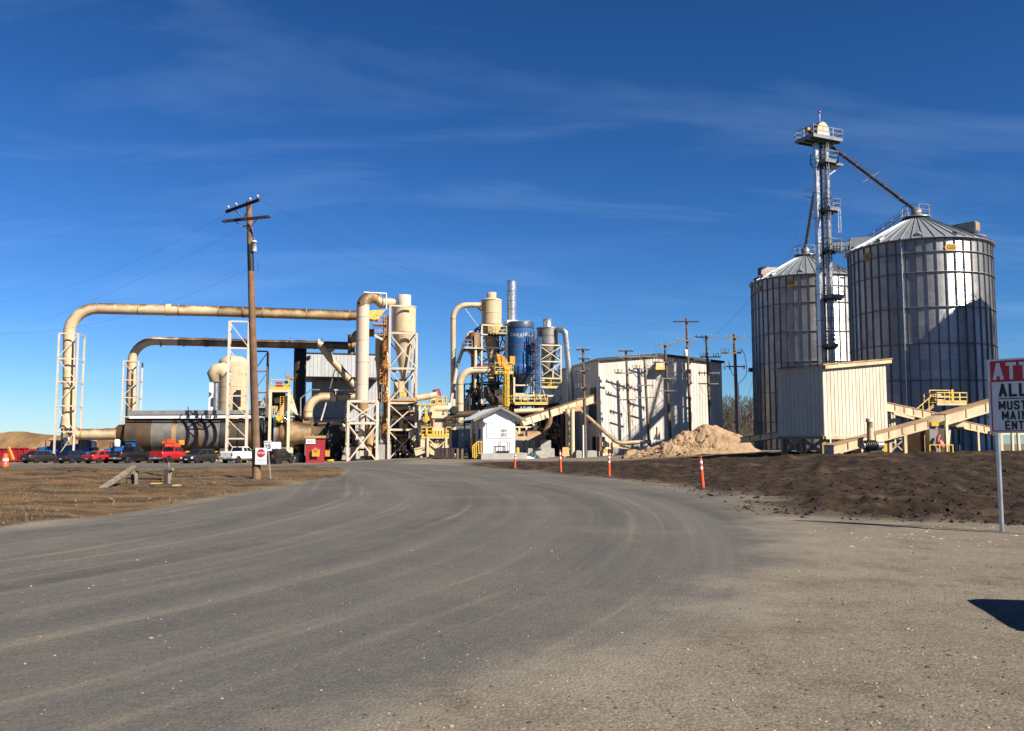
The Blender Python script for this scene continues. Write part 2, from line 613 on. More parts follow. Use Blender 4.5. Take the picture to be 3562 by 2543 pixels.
RUST = (.085, .038, .016)
SOOT = (.022, .016, .012)
M = dict(
    cream=paint('cream_paint', (.60, .47, .29), .5, var=.14, stain=(.22, .12, .05), amt=.55, lo=.46),
    duct=paint('cream_duct_paint', (.60, .45, .27), .5, var=.14, stain=(.18, .09, .035), amt=.6, sscale=.35,
               top=((.05, .022, .010), .25, .95, .92)),
    duct_brown=paint('scorched_duct', (.36, .23, .11), .6, var=.25, stain=(.06, .028, .012), amt=.85, sscale=.4, lo=.4, hi=.65,
                     top=((.04, .018, .008), .15, .85, .95)),
    duct_mid=paint('sooty_duct_paint', (.52, .36, .17), .55, var=.2, stain=(.10, .045, .02), amt=.7, sscale=.4, lo=.42, hi=.7,
                   top=((.035, .016, .008), .0, .75, .95)),
    duct_pink=paint('pale_duct_paint', (.58, .46, .35), .5, var=.05, stain=(.3, .2, .13), amt=.2),
    white_steel=paint('white_steel', (.58, .50, .39), .5, var=.12, stain=(.26, .14, .06), amt=.5, lo=.45),
    cream_steel=paint('cream_steel', (.62, .52, .34), .5, var=.08, stain=(.22, .14, .06), amt=.3),
    brown_steel=paint('brown_steel', (.16, .09, .055), .65, var=.25, stain=(.05, .025, .015), amt=.6),
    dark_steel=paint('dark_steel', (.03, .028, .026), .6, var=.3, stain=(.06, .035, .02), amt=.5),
    grey_steel=paint('grey_steel', (.20, .20, .20), .5, .3, var=.2, stain=(.1, .07, .05), amt=.4),
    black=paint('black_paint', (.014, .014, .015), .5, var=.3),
    clad=paint('white_cladding', (.70, .64, .56), .5, var=.07, stain=(.36, .27, .18), amt=.45, sscale=.8, jitter=.05),
    clad_tan=paint('tan_cladding', (.64, .54, .42), .5, var=.07, stain=(.33, .22, .13), amt=.5, sscale=.9, jitter=.05),
    clad_grey=paint('grey_cladding', (.50, .51, .51), .45, .05, var=.07, stain=(.22, .18, .14), amt=.35, jitter=.05),
    clad_dark=paint('dark_cladding', (.13, .135, .14), .5, .1, var=.12, stain=(.06, .05, .04), amt=.4),
    trim_dark=paint('dark_trim', (.045, .048, .055), .5, .2),
    roof=paint('galvanised_roof', (.30, .315, .325), .5, .4, var=.12, stain=(.2, .15, .1), amt=.3),
    white=paint('white_paint', (.82, .80, .77), .5, var=.03),
    yellow=paint('safety_yellow', (.72, .42, .02), .5, var=.1, stain=(.3, .16, .03), amt=.3),
    yellow_pale=paint('faded_yellow', (.66, .48, .12), .5, var=.1, stain=(.34, .2, .06), amt=.35),
    orange=paint('orange_paint', (.60, .25, .03), .55, var=.15, stain=(.2, .08, .02), amt=.4),
    blue=paint('faded_blue_paint', (.022, .11, .30), .45, var=.25, scale=.7, stain=(.08, .18, .32), amt=.5, sscale=.9,
               smap=(1, 1, .06), lo=.42, hi=.72),
    blue_dark=paint('dark_blue_paint', (.035, .06, .10), .5, var=.25, stain=(.09, .07, .06), amt=.5),
    machine_blue=paint('machine_blue', (.015, .10, .33), .4, var=.2, stain=(.05, .05, .05), amt=.4),
    galv=paint('galvanised_steel', (.50, .50, .50), .36, .85, var=.15, scale=1.2, stain=(.22, .18, .14), amt=.35),
    galv_dark=paint('weathered_galvanised', (.24, .22, .20), .5, .55, var=.25, stain=(.13, .09, .06), amt=.5),
    silo=corrugated('corrugated_silo_sheet', (.40, .39, .372), .36, .90, .11, .5),
    silo_roof=paint('silo_roof_sheet', (.22, .235, .25), .52, .45, var=.1, stain=(.30, .2, .11), amt=.3, jitter=.06),
    stiff=paint('silo_stiffener', (.17, .175, .18), .45, .45, var=.2, stain=(.1, .07, .05), amt=.3),
    drum=paint('drum_steel', (.155, .142, .122), .55, .25, var=.28, stain=(.06, .04, .024), amt=.5, sscale=.8, smap=(1, 1, .3)),
    drum_rust=paint('drum_rust', (.055, .038, .022), .7, .1, var=.4, stain=(.12, .055, .02), amt=.8, sscale=.6, smap=(1, 1, .1), lo=.4, hi=.7),
    drum_band=paint('drum_band', (.34, .21, .10), .6, var=.2, stain=(.12, .06, .03), amt=.5),
    stack=paint('sooty_stack', (.03, .022, .018), .65, var=.4, stain=(.12, .055, .025), amt=.6, sscale=.6, smap=(1, 1, .25)),
    concrete=paint('concrete', (.36, .34, .30), .85, var=.2, scale=2, stain=(.16, .13, .1), amt=.5, bump=.3, bscale=9, spec=.2),
    red=paint('red_paint', (.32, .018, .022), .5, var=.12, stain=(.14, .02, .02), amt=.4),
    wood=paint('pole_wood', (.15, .115, .075), .85, var=.3, scale=3, stain=(.06, .045, .03), amt=.6, sscale=2.5, smap=(1, 1, .06), bump=.3, bscale=12, spec=.2),
    wood_red=paint('treated_pole_wood', (.20, .115, .07), .8, var=.3, scale=2.5, stain=(.07, .035, .02), amt=.6, sscale=2.2, smap=(1, 1, .05), bump=.3, bscale=12, spec=.2),
    wood_dark=paint('crossarm_wood', (.045, .034, .03), .85, var=.3, scale=3, spec=.2),
    wood_grey=paint('weathered_plank', (.23, .20, .16), .9, var=.3, scale=4, stain=(.1, .08, .06), amt=.5, spec=.2),
    ply=paint('chipboard', (.50, .30, .12), .8, var=.25, scale=9, spec=.2),
    insul=flat('insulator_porcelain', (.5, .52, .53), .25),
    insul_dark=flat('cutout_polymer', (.10, .10, .11), .4),
    cable=flat('black_cable', (.02, .02, .022), .6),
    tank=flat('white_plastic_tank', (.72, .72, .70), .5),
    sawdust=paint('sawdust', (.35, .235, .138), .95, var=.22, scale=.8, stain=(.20, .115, .055), amt=.6, sscale=.7, smap=(1, 1, 1), bump=.8, bscale=3.5, spec=.1),
    sawdust_dark=paint('old_sawdust', (.30, .185, .09), .95, var=.3, scale=.25, stain=(.12, .065, .03), amt=.8, sscale=.12, smap=(1, 1, 1), lo=.42, hi=.6, bump=.8, bscale=1.5, spec=.1),
    cone=flat('delineator_orange', (.85, .09, .02), .5),
    band=flat('reflective_band', (.8, .8, .8), .35),
    rubber=flat('rubber', (.018, .018, .018), .8),
    tyre=flat('tyre_rubber', (.016, .016, .016), .8),
    rim=flat('alloy_rim', (.35, .35, .36), .35, .8),
    glass=flat('tinted_glass', (.012, .014, .016), .08, spec=.6),
    chrome=flat('bright_trim', (.6, .6, .6), .2, .9),
    lamp_red=flat('tail_lamp', (.35, .012, .012), .2),
    lamp_clear=flat('head_lamp', (.75, .75, .72), .15),
    plate=flat('number_plate', (.7, .7, .68), .4),
    p_black=flat('black_car_paint', (.010, .011, .013), .3, coat=.6),
    fan=paint('dusty_black_steel', (.035, .034, .032), .6, var=.3, stain=(.08, .06, .04), amt=.5),
    spout=paint('dark_spout_steel', (.05, .05, .052), .45, .2, var=.3),
    p_grey=flat('charcoal_car_paint', (.028, .027, .026), .35, .1, coat=.5),
    p_red=flat('red_car_paint', (.38, .014, .018), .32, coat=.6),
    p_white=flat('white_car_paint', (.74, .73, .69), .35, coat=.5),
    p_navy=flat('navy_car_paint', (.012, .02, .035), .3, coat=.6),
    sign_white=flat('sign_white', (.76, .77, .78), .45),
    sign_red=flat('sign_red', (.50, .02, .03), .45),
    sign_black=flat('sign_black', (.012, .012, .014), .5),
    ink_grey=flat('ink_grey', (.10, .10, .11), .6),
    ink_pale=flat('ink_pale_grey', (.45, .45, .46), .6),
    ink_blue=flat('ink_blue', (.16, .30, .46), .6),
    ink_navy=flat('ink_navy', (.12, .15, .36), .6),
    ink_green=flat('ink_green', (.22, .50, .36), .6),
    ink_red=flat('ink_red', (.60, .16, .16), .6),
    blue_white=flat('faded_white_lettering', (.55, .58, .60), .6),
    yel_sign=flat('yellow_badge', (.62, .30, .02), .5),
    tarp=paint('green_tarp', (.015, .06, .05), .5, var=.4),
    panel_grey=paint('cabinet_grey', (.30, .33, .32), .45, .1, var=.08),
)

# ---------------------------------------------------------------- ground
def vnoise(x, y, seed=0):
    xi, yi = np.floor(x).astype(np.int64), np.floor(y).astype(np.int64)
    xf, yf = x - xi, y - yi
    xf, yf = xf * xf * (3 - 2 * xf), yf * yf * (3 - 2 * yf)

    def h(a, b):
        n = (a * 374761393 + b * 668265263 + seed * 974711) & 0x7fffffff
        n = ((n ^ (n >> 13)) * 1274126177) & 0x7fffffff
        n = (n ^ (n >> 16)) & 0xffff
        return n / 65535.0
    a, b, c, d = h(xi, yi), h(xi + 1, yi), h(xi, yi + 1), h(xi + 1, yi + 1)
    return (a * (1 - xf) + b * xf) * (1 - yf) + (c * (1 - xf) + d * xf) * yf


def fbm(x, y, seed=0, o=4):
    s, a, t = 0, .5, 0
    for i in range(o):
        s = s + a * vnoise(x * 2 ** i, y * 2 ** i, seed + i * 17)
        t += a
        a *= .5
    return s / t


def smv(a, b, x):
    t = np.clip((x - a) / (b - a), 0, 1)
    return t * t * (3 - 2 * t)


ROAD = np.array([(-40, -22), (-14, -5), (-6, 3.6), (-2.4, 9.6), (-.4, 15.8), (.54, 24.6), (-.3, 34), (-4.9, 55), (-14, 72), (-32, 84), (-75, 92)])


def _spline(P, k=8):
    out = []
    for i in range(len(P) - 1):
        p0, p1, p2, p3 = P[max(i - 1, 0)], P[i], P[i + 1], P[min(i + 2, len(P) - 1)]
        for j in range(k):
            t = j / k
            out.append(.5 * (2 * p1 + (p2 - p0) * t + (2 * p0 - 5 * p1 + 4 * p2 - p3) * t * t + (3 * p1 - p0 - 3 * p2 + p3) * t ** 3))
    return np.array(out + [P[-1]])


ROAD = _spline(ROAD)


def road_coord(x, y):
    best = np.full(x.shape, 1e9)
    tt, ss = np.zeros(x.shape), np.zeros(x.shape)
    s0 = 0.0
    for (ax, ay), (bx, by) in zip(ROAD[:-1], ROAD[1:]):
        dx, dy = bx - ax, by - ay
        L = math.hypot(dx, dy)
        k = np.clip(((x - ax) * dx + (y - ay) * dy) / (L * L), 0, 1)
        ex, ey = x - ax - k * dx, y - ay - k * dy
        d = np.hypot(ex, ey)
        sg = np.sign(dx * ey - dy * ex)
        w = d < best
        best = np.where(w, d, best)
        tt = np.where(w, -sg * d, tt)       # positive to the right of travel
        ss = np.where(w, s0 + k * L, ss)
        s0 += L
    return tt, ss


def edge_x(y, pts):
    ys, xs = [p[1] for p in pts], [p[0] for p in pts]
    return np.interp(y, ys, xs)


# right of this line the wet mud starts; left of that one the dry verge
MUD_E = [(30, 17.0), (12.0, 18.6), (8.6, 20.2), (7.2, 22.0), (6.9, 25), (7.3, 30), (7.6, 35), (6.0, 41), (4.4, 47), (2.2, 54), (-.6, 62), (-3.2, 70), (-4.2, 78), (-2, 86), (30, 92)]
VERGE = [(-60, 13.5), (-24, 14.5), (-14, 16.0), (-10.3, 18), (-9.9, 21.6), (-9.7, 28.5), (-9.2, 36), (-8.6, 43), (-10.5, 50), (-15, 55), (-25, 61), (-60, 66)]


def masks(x, y):
    wob = (fbm(x * .35, y * .35, 5) - .5) * 2.4 + (fbm(x * 1.4, y * 1.4, 9) - .5) * .9
    mx = edge_x(y, MUD_E)
    mud = smv(-1.6, 1.8, x - mx + wob * 1.3) * smv(16.8, 19.6, y + wob * .5) * smv(98, 80, y)
    # verge between the two roads on the left
    yl0 = np.interp(x, [-60, -24, -14, -10.3, -9.0], [13.2, 14.8, 16.3, 18.4, 26])
    yl1 = np.interp(x, [-60, -25, -15, -10.5, -8.8], [80, 76, 68, 58, 46])
    ver = smv(-.5, .7, y - yl0 + wob * .45) * smv(.8, -.8, y - yl1 + wob * .6) * smv(.6, -.8, x + 9.2 - np.clip((y - 44) * .05, 0, 1) + wob * .4)
    road_t, road_s = road_coord(x, y)
    redge = 3.6 + 1.2 * smv(7, 13, y) + 2.4 * smv(14, 27, y)
    rd = smv(-11.5, -9.0, road_t + wob * .4) * smv(1.3, -1.3, road_t - redge + wob * .9)
    rd = np.maximum(rd, smv(62, 66, y) * smv(106, 103, y) * smv(-6, -12, x) * smv(-90, -80, x))
    rd = rd * (1 - ver) * (1 - mud)
    return rd, mud, ver, road_t, road_s


def height(x, y, mud, ver):
    z = -0.62 * smv(52, 100, y) * smv(-8, -24, x)
    z = z + 1.0 * smv(22, 64, y) * smv(6, 30, x)
    # ruts and clods of the mud field, humps of the verge
    rut = fbm(x * .55 + y * .12, y * .30, 21, 3)
    clod = fbm(x * 2.2, y * 1.9, 31, 3)
    fine = fbm(x * 6.0, y * 5.0, 41, 2)
    rid = 1 - np.abs(2 * fbm(x * .8, y * .55, 51, 3) - 1)
    trk = fbm(x * 1.5 - y * .55, (x * .35 + y) * .10, 55, 3)
    z = z + mud * mud * ((rut - .5) * .34 + (clod - .5) * .17 + (fine - .5) * .09 + (rid - .8) * .16 + (trk - .5) * .30) * smv(130, 60, y)
    z = z + ver * ((fbm(x * .3, y * .3, 61, 3) - .45) * .34 + (fbm(x * 1.3, y * 1.1, 71, 3) - .5) * .14 + (fine - .5) * .06)
    z = z + (1 - mud) * (1 - ver) * ((fbm(x * .25, y * .25, 81, 3) - .5) * .06 + (fbm(x * 3, y * 3, 91, 2) - .5) * .012) * smv(200, 90, y)
    z = z * smv(-2, 3, y) 
    return z


def ground_z(x, y):
    a, b = np.array([float(x)]), np.array([float(y)])
    rd, mud, ver, _, _ = masks(a, b)
    return float(height(a, b, mud, ver)[0])


# ground material: asphalt under dust, gravel, mud and dry verge, told apart by where they lie
def ground_material():
    m, n, l, b = _nt('yard_ground')
    g = n.new('ShaderNodeNewGeometry')
    pos = g.outputs['Position']
    a1 = n.new('ShaderNodeAttribute'); a1.attribute_name = 'zone'
    sx = n.new('ShaderNodeSeparateColor'); l.new(a1.outputs['Color'], sx.inputs[0])
    rd, mud, ver = sx.outputs[0], sx.outputs[1], sx.outputs[2]
    a2 = n.new('ShaderNodeAttribute'); a2.attribute_name = 'lane'
    lane = a2.outputs['Vector']
    fine = noise_tex(n, l, pos, 38, 4, .75)
    peb = n.new('ShaderNodeTexVoronoi'); peb.inputs['Scale'].default_value = 32
    l.new(pos, peb.inputs['Vector'])
    pv = n.new('ShaderNodeSeparateColor'); l.new(peb.outputs['Color'], pv.inputs[0])
    big = noise_tex(n, l, pos, .22, 5, .6)
    mid = noise_tex(n, l, pos, 1.1, 6, .65)
    # asphalt: wheel tracks worn dark, dust gathered in streaks between them
    st1 = noise_tex(n, l, lane, 1.0, 4, .55, (.62, .022, 1))
    st2 = noise_tex(n, l, lane, 1.0, 6, .7, (2.4, .035, 1))
    st = math_(n, l, 'ADD', math_(n, l, 'MULTIPLY', st1, .62), math_(n, l, 'MULTIPLY', st2, .38))
    asp = mix(n, l, ramp(n, l, st, .38, .64), (.056, .0545, .0515), (.106, .100, .089))
    asp = mix(n, l, ramp(n, l, mid, .46, .72, 0, .6), asp, (.10, .09, .074))
    pat = noise_tex(n, l, pos, .16, 6, .7)
    asp = mix(n, l, ramp(n, l, pat, .5, .66, 0, .65), asp, (.122, .108, .085))
    oil = noise_tex(n, l, pos, .75, 3, .5)
    asp = mix(n, l, ramp(n, l, oil, .66, .74, 0, .5), asp, (.045, .043, .04))
    asp = mix(n, l, math_(n, l, 'MULTIPLY', ramp(n, l, st2, .54, .70, 0, .75), ramp(n, l, pat, .38, .6)), asp, (.20, .168, .12))
    # gravel
    gr = mix(n, l, ramp(n, l, big, .35, .65), (.130, .107, .077), (.205, .172, .127))
    gr = mix(n, l, ramp(n, l, mid, .48, .66, 0, .65), gr, (.058, .049, .037))
    # stones of all colours
    stone = mix(n, l, pv.outputs[0], (.028, .024, .021), (.20, .165, .125))
    pg = noise_tex(n, l, pos, .45, 5, .7)
    gr = mix(n, l, ramp(n, l, pg, .5, .62, 0, .6), gr, (.165, .142, .108))
    gr = mix(n, l, .36, gr, stone)
    asp = mix(n, l, .16, asp, stone)
    # mud
    trk = noise_tex(n, l, pos, 1.0, 5, .6, (1.5, .22, 1))
    md = mix(n, l, ramp(n, l, mid, .35, .68), (.010, .006, .0035), (.040, .024, .013))
    md = mix(n, l, ramp(n, l, trk, .5, .68, 0, .6), md, (.062, .038, .021))
    md = mix(n, l, ramp(n, l, big, .56, .66, 0, .7), md, (.085, .054, .030))
    # dry verge: straw, ochre soil
    v1 = noise_tex(n, l, pos, .5, 6, .65, (.5, 1.4, 1))
    vg = mix(n, l, ramp(n, l, v1, .42, .58), (.045, .031, .018), (.135, .082, .038))
    vg = mix(n, l, ramp(n, l, mid, .5, .7, 0, .7), vg, (.085, .064, .04))
    vg = mix(n, l, ramp(n, l, big, .56, .7, 0, .8), vg, (.19, .092, .035))
    rde = ramp(n, l, math_(n, l, 'ADD', rd, ramp(n, l, pg, .3, .7, -.22, .22)), .3, .7)
    col = mix(n, l, rde, gr, asp)
    # pale dust blown to the edge of the tarmac
    eg = math_(n, l, 'MULTIPLY', math_(n, l, 'MULTIPLY', rd, math_(n, l, 'SUBTRACT', 1.0, rd)), 4.0)
    col = mix(n, l, math_(n, l, 'MULTIPLY', eg, ramp(n, l, pg, .4, .62, 0, .75)), col, (.20, .172, .130))
    col = mix(n, l, ver, col, vg)
    col = mix(n, l, mud, col, md)
    k = ramp(n, l, fine, .25, .75, .72, 1.28)
    cr = n.new('ShaderNodeCombineXYZ')
    for i in range(3):
        l.new(k, cr.inputs[i])
    col = mix(n, l, 1.0, col, cr.outputs[0], 'MULTIPLY')
    l.new(col, b.inputs['Base Color'])
    b.inputs['Roughness'].default_value = .95
    b.inputs['Specular IOR Level'].default_value = .15
    bp = n.new('ShaderNodeBump')
    bp.inputs['Strength'].default_value = .4
    bp.inputs['Distance'].default_value = .03
    hh = math_(n, l, 'ADD', fine, math_(n, l, 'MULTIPLY', peb.outputs['Distance'], -.8))
    hh = math_(n, l, 'ADD', hh, math_(n, l, 'MULTIPLY', mid, math_(n, l, 'MULTIPLY', mud, 4.0)))
    l.new(hh, bp.inputs['Height'])
    l.new(bp.outputs[0], b.inputs['Normal'])
    return m


def build_ground():
    GM = ground_material()
    ys = [-5.0]
    while ys[-1] < 4200:
        g = ys[-1] + 8
        k = .0085 if ys[-1] < 90 else (.03 if ys[-1] < 400 else .12)
        ys.append(ys[-1] + g * k)
    ys = np.array(ys)
    us = np.concatenate([[-60, -20, -8, -4, -2.4, -1.7, -1.3, -1.0, -.85, -.75], np.linspace(-.68, .68, 470), [.75, .85, 1.0, 1.3, 1.7, 2.4, 4, 8, 20, 60]])
    Y, U = np.meshgrid(ys, us, indexing='ij')
    X = U * (Y + 8)
    nr, nc = Y.shape
    x, y = X.ravel(), Y.ravel()
    rd, mud, ver, t, s = masks(x, y)
    z = height(x, y, mud, ver)
    idx = np.arange(nr * nc).reshape(nr, nc)
    quads = np.stack([idx[:-1, :-1], idx[:-1, 1:], idx[1:, 1:], idx[1:, :-1]], -1).reshape(-1, 4)
    fm, fr, fv = mud[quads].mean(1), rd[quads].mean(1), ver[quads].mean(1)
    kind = np.where(fm > .5, 1, np.where(fr > .5, 2, np.where(fv > .5, 3, 0)))
    for kk, nm, lab in ((0, 'ground', 'brown gravel yard ground'), (1, 'mud_field', 'churned dark brown mud in front of the silos'),
                        (2, 'road', 'grey dusty asphalt road curving into the plant'), (3, 'verge', 'dry ochre dirt verge on the left of the road')):
        q = quads[kind == kk]
        extra_v, extra_q = np.zeros((0, 3)), np.zeros((0, 4), int)
        used, inv = np.unique(q, return_inverse=True)
        co = np.stack([x[used], y[used], z[used]], -1)
        q2 = inv.reshape(-1, 4)
        zone = np.stack([rd[used], mud[used], ver[used], np.ones(len(used))], -1)
        lane = np.stack([t[used], s[used], np.zeros(len(used))], -1)
        if kk == 0:     # the land behind the camera
            b0 = len(co)
            ev = np.array([(-3500, -3500, 0), (3500, -3500, 0), (3500, -5, 0), (-3500, -5, 0)], float)
            ev[:, 2] = -.01
            co = np.concatenate([co, ev]); q2 = np.concatenate([q2, [[b0, b0 + 1, b0 + 2, b0 + 3]]])
            zone = np.concatenate([zone, np.tile([0, 0, 0, 1.], (4, 1))]); lane = np.concatenate([lane, np.zeros((4, 3))])
        me = bpy.data.meshes.new(nm)
        me.vertices.add(len(co)); me.vertices.foreach_set('co', co.ravel())
        me.loops.add(len(q2) * 4); me.loops.foreach_set('vertex_index', q2.ravel().astype(np.int32))
        me.polygons.add(len(q2)); me.polygons.foreach_set('loop_start', np.arange(len(q2), dtype=np.int32) * 4)
        me.polygons.foreach_set('use_smooth', np.ones(len(q2), bool))
        me.update(calc_edges=True)
        a = me.attributes.new('zone', 'FLOAT_COLOR', 'POINT'); a.data.foreach_set('color', zone.astype(np.float32).ravel())
        a = me.attributes.new('lane', 'FLOAT_VECTOR', 'POINT'); a.data.foreach_set('vector', lane.astype(np.float32).ravel())
        me.validate()
        me.materials.append(GM)
        o = bpy.data.objects.new(nm, me)
        C.objects.link(o)
        o['kind'] = 'structure'
        o['label'] = lab


build_ground()


def lumps(name, pts, mat, label, seed=3, flat_=.7):
    """loose stones or clods lying about: too many to count, one mesh"""
    rng = random.Random(seed)
    ico = [(0, 0, 1), (.9, 0, .3), (.28, .85, .3), (-.72, .53, .3), (-.72, -.53, .3), (.28, -.85, .3), (.72, .53, -.4), (-.28, .85, -.4), (-.9, 0, -.4), (-.28, -.85, -.4), (.72, -.53, -.4)]
    fs = [(0, 1, 2), (0, 2, 3), (0, 3, 4), (0, 4, 5), (0, 5, 1), (1, 6, 2), (2, 7, 3), (3, 8, 4), (4, 9, 5), (5, 10, 1), (2, 6, 7), (3, 7, 8), (4, 8, 9), (5, 9, 10), (1, 10, 6)]
    V, Fc = [], []
    for (x, y, z, r) in pts:
        b = len(V)
        ca, sa = math.cos(rng.random() * 6.3), math.sin(rng.random() * 6.3)
        ex, ey = rng.uniform(.7, 1.4), rng.uniform(.7, 1.2)
        for p in ico:
            j = rng.uniform(.75, 1.25)
            px, py, pz = p[0] * ex * j, p[1] * ey * j, p[2] * flat_ * j
            V.append((x + r * (px * ca - py * sa), y + r * (px * sa + py * ca), z + r * pz))
        Fc += [tuple(i + b for i in f) for f in fs]
    me = bpy.data.meshes.new(name)
    me.from_pydata(V, [], Fc)
    me.update()
    me.materials.append(mat)
    o = bpy.data.objects.new(name, me)
    C.objects.link(o)
    o['kind'] = 'stuff'
    o['label'] = label
    o['category'] = 'ground cover'
    return o


def speckle(name, cols, rough=.95):
    m, n, l, b = _nt(name)
    g = n.new('ShaderNodeNewGeometry')
    f = n.new('ShaderNodeTexVoronoi'); f.inputs['Scale'].default_value = 9
    l.new(g.outputs['Position'], f.inputs['Vector'])
    s = n.new('ShaderNodeSeparateColor'); l.new(f.outputs['Color'], s.inputs[0])
    r = n.new('ShaderNodeValToRGB')
    el = r.color_ramp.elements
    el[0].color, el[1].color = (*cols[0], 1), (*cols[-1], 1)
    for i, c in enumerate(cols[1:-1]):
        e = el.new((i + 1) / (len(cols) - 1)); e.color = (*c, 1)
    l.new(s.outputs[0], r.inputs[0])
    l.new(r.outputs[0], b.inputs['Base Color'])
    b.inputs['Roughness'].default_value = rough
    b.inputs['Specular IOR Level'].default_value = .2
    return m


def scatter():
    n = 24000
    rng = np.random.RandomState(5)
    y = 4.0 + 11 * rng.rand(n) ** 2.0
    x = (rng.rand(n) * 1.5 - .7) * (y + .5)
    rd, mud, ver, t, s = masks(x, y)
    z = height(x, y, mud, ver)
    keep = rng.rand(n) < (1 - .82 * rd)
    r = .003 + .010 * rng.rand(n) ** 3 + (rng.rand(n) < .012) * .014
    lumps('loose_gravel', list(zip(x[keep], y[keep], z[keep], r[keep])), speckle('gravel_stones', [(.03, .026, .024), (.07, .06, .05), (.16, .13, .10), (.34, .29, .22)]), 'loose gravel scattered over the yard ground')
    n = 7000
    y = 18 + 55 * rng.rand(n) ** 1.7
    x = rng.rand(n) * (y * .6 + 2 - 4) + 4
    rd, mud, ver, t, s = masks(x, y)
    z = height(x, y, mud, ver)
    edge = (mud > .08) & (rng.rand(n) < .25 + .75 * mud)
    r = .015 + .07 * rng.rand(n) ** 3 + (rng.rand(n) < .012) * .09
    lumps('mud_clods', list(zip(x[edge], y[edge], z[edge], r[edge])), speckle('clod_earth', [(.007, .005, .004), (.013, .009, .006), (.024, .016, .010), (.045, .03, .02)]), 'dark clods of earth strewn over the mud', 11)
    n = 1500
    y = 15 + 34 * rng.rand(n)
    x = -9 - rng.rand(n) * (y * .7 - 6)
    rd, mud, ver, t, s = masks(x, y)
    z = height(x, y, mud, ver)
    k = ver > .5
    r = .015 + .05 * rng.rand(n) ** 3
    lumps('verge_clods', list(zip(x[k], y[k], z[k], r[k])), speckle('verge_earth', [(.05, .035, .02), (.10, .068, .036), (.15, .10, .052), (.20, .145, .085)]), 'dry earth lumps on the left verge', 17)
    # pale bark chips by the sign post
    n = 110
    y = 15 + 4.5 * rng.rand(n); x = 5.5 + 5.5 * rng.rand(n)
    rd, mud, ver, t, s = masks(x, y); z = height(x, y, mud, ver)
    r = .012 + .03 * rng.rand(n) ** 2
    lumps('wood_chips', list(zip(x, y, z, r)), speckle('pale_wood', [(.34, .24, .13), (.45, .34, .2)]), 'pale wood chips on the gravel by the sign post', 23, .35)


scatter()


def heap(name, label, cx, cy, rx, ry, h, mat, seed, rough=.35, nx=70, ny=50, rot=0.0, peak=(0, 0), cone=1.0, cat='sawdust pile'):
    """loose heap as a closed height field on the ground"""
    gx, gy = np.meshgrid(np.linspace(-1, 1, nx), np.linspace(-1, 1, ny), indexing='ij')
    px, py = gx - peak[0] * (1 - gx ** 2), gy - peak[1] * (1 - gy ** 2)
    d = np.sqrt(px ** 2 + py ** 2) + (fbm(gx * 2.2 + seed, gy * 2.2, seed, 3) - .5) * .42
    hh = np.clip(1 - d, 0, 1) ** cone * h
    w = smv(0, .25, hh / h)
    hh = hh + w * h * rough * ((fbm(gx * 4.5 + 3, gy * 4.5, seed + 3, 4) - .5) * .75 + (fbm(gx * 17, gy * 12, seed + 7, 4) - .5) * .7 * smv(.3, -.3, gy) * smv(.55, 0, gx))
    c, s = math.cos(rot), math.sin(rot)
    X = cx + gx * rx * c - gy * ry * s
    Y = cy + gx * rx * s + gy * ry * c
    z0 = np.vectorize(gz)(X, Y)
    Z = z0 + np.where(hh < .03, -.25, hh)
    vs = np.stack([X.ravel(), Y.ravel(), Z.ravel()], -1)
    idx = np.arange(nx * ny).reshape(nx, ny)
    fs = np.stack([idx[:-1, :-1], idx[1:, :-1], idx[1:, 1:], idx[:-1, 1:]], -1).reshape(-1, 4)
    me = bpy.data.meshes.new(name)
    o0 = Vector((cx, cy, gz(cx, cy)))
    me.from_pydata([(a - o0.x, b - o0.y, c_ - o0.z) for a, b, c_ in vs.tolist()], [], fs.tolist())
    me.polygons.foreach_set('use_smooth', np.ones(len(fs), bool))
    me.update()
    me.materials.append(mat)
    o = bpy.data.objects.new(name, me)
    C.objects.link(o)
    o.location = o0
    o['label'], o['category'] = label, cat
    return o


heap('sawdust_pile', 'tan sawdust heap with a broken face in front of the white metal building', 18.9, 95, 7.3, 5.0, 3.05, M['sawdust'], 3, .46, 190, 120, peak=(.16, 0), cone=.95)
heap('sawdust_pile', 'long tan sawdust mound at the left edge behind the red dumpsters', -92, 168, 26, 9, 4.4, M['sawdust_dark'], 5, .3, 90, 40, cone=.6)
heap('sawdust_pile', 'high brown sawdust mound behind the leftmost duct tower', -73, 160, 16, 8, 4.9, M['sawdust_dark'], 8, .3, 90, 40, cone=.65)
heap('sawdust_pile', 'low pale sawdust slope behind the blue machines', -62, 150, 13, 6, 2.6, M['sawdust_dark'], 12, .3, 60, 30, cone=.7)


def pile_clods():
    """lumps fallen from the broken face of the sawdust heap"""
    rng = np.random.RandomState(9)
    n = 420
    x = 18.9 + (rng.rand(n) * 2 - 1) * 6.4 - 1.4
    y = 95 - 5.0 * (.35 + .6 * rng.rand(n))
    d = np.hypot((x - 18.9) / 7.3, (y - 95) / 5.0)
    z = np.array([gz(a, b) for a, b in zip(x, y)]) + np.clip(1 - d, 0, 1) ** .95 * 3.05 * .9
    r = .03 + .13 * rng.rand(n) ** 3
    k = d < 1.02
    lumps('sawdust_lumps', list(zip(x[k], y[k], z[k], r[k])), speckle('sawdust_lump', [(.16, .095, .05), (.26, .165, .09), (.33, .22, .12)]), 'crusted lumps on the broken face of the sawdust heap', 41)


pile_clods()


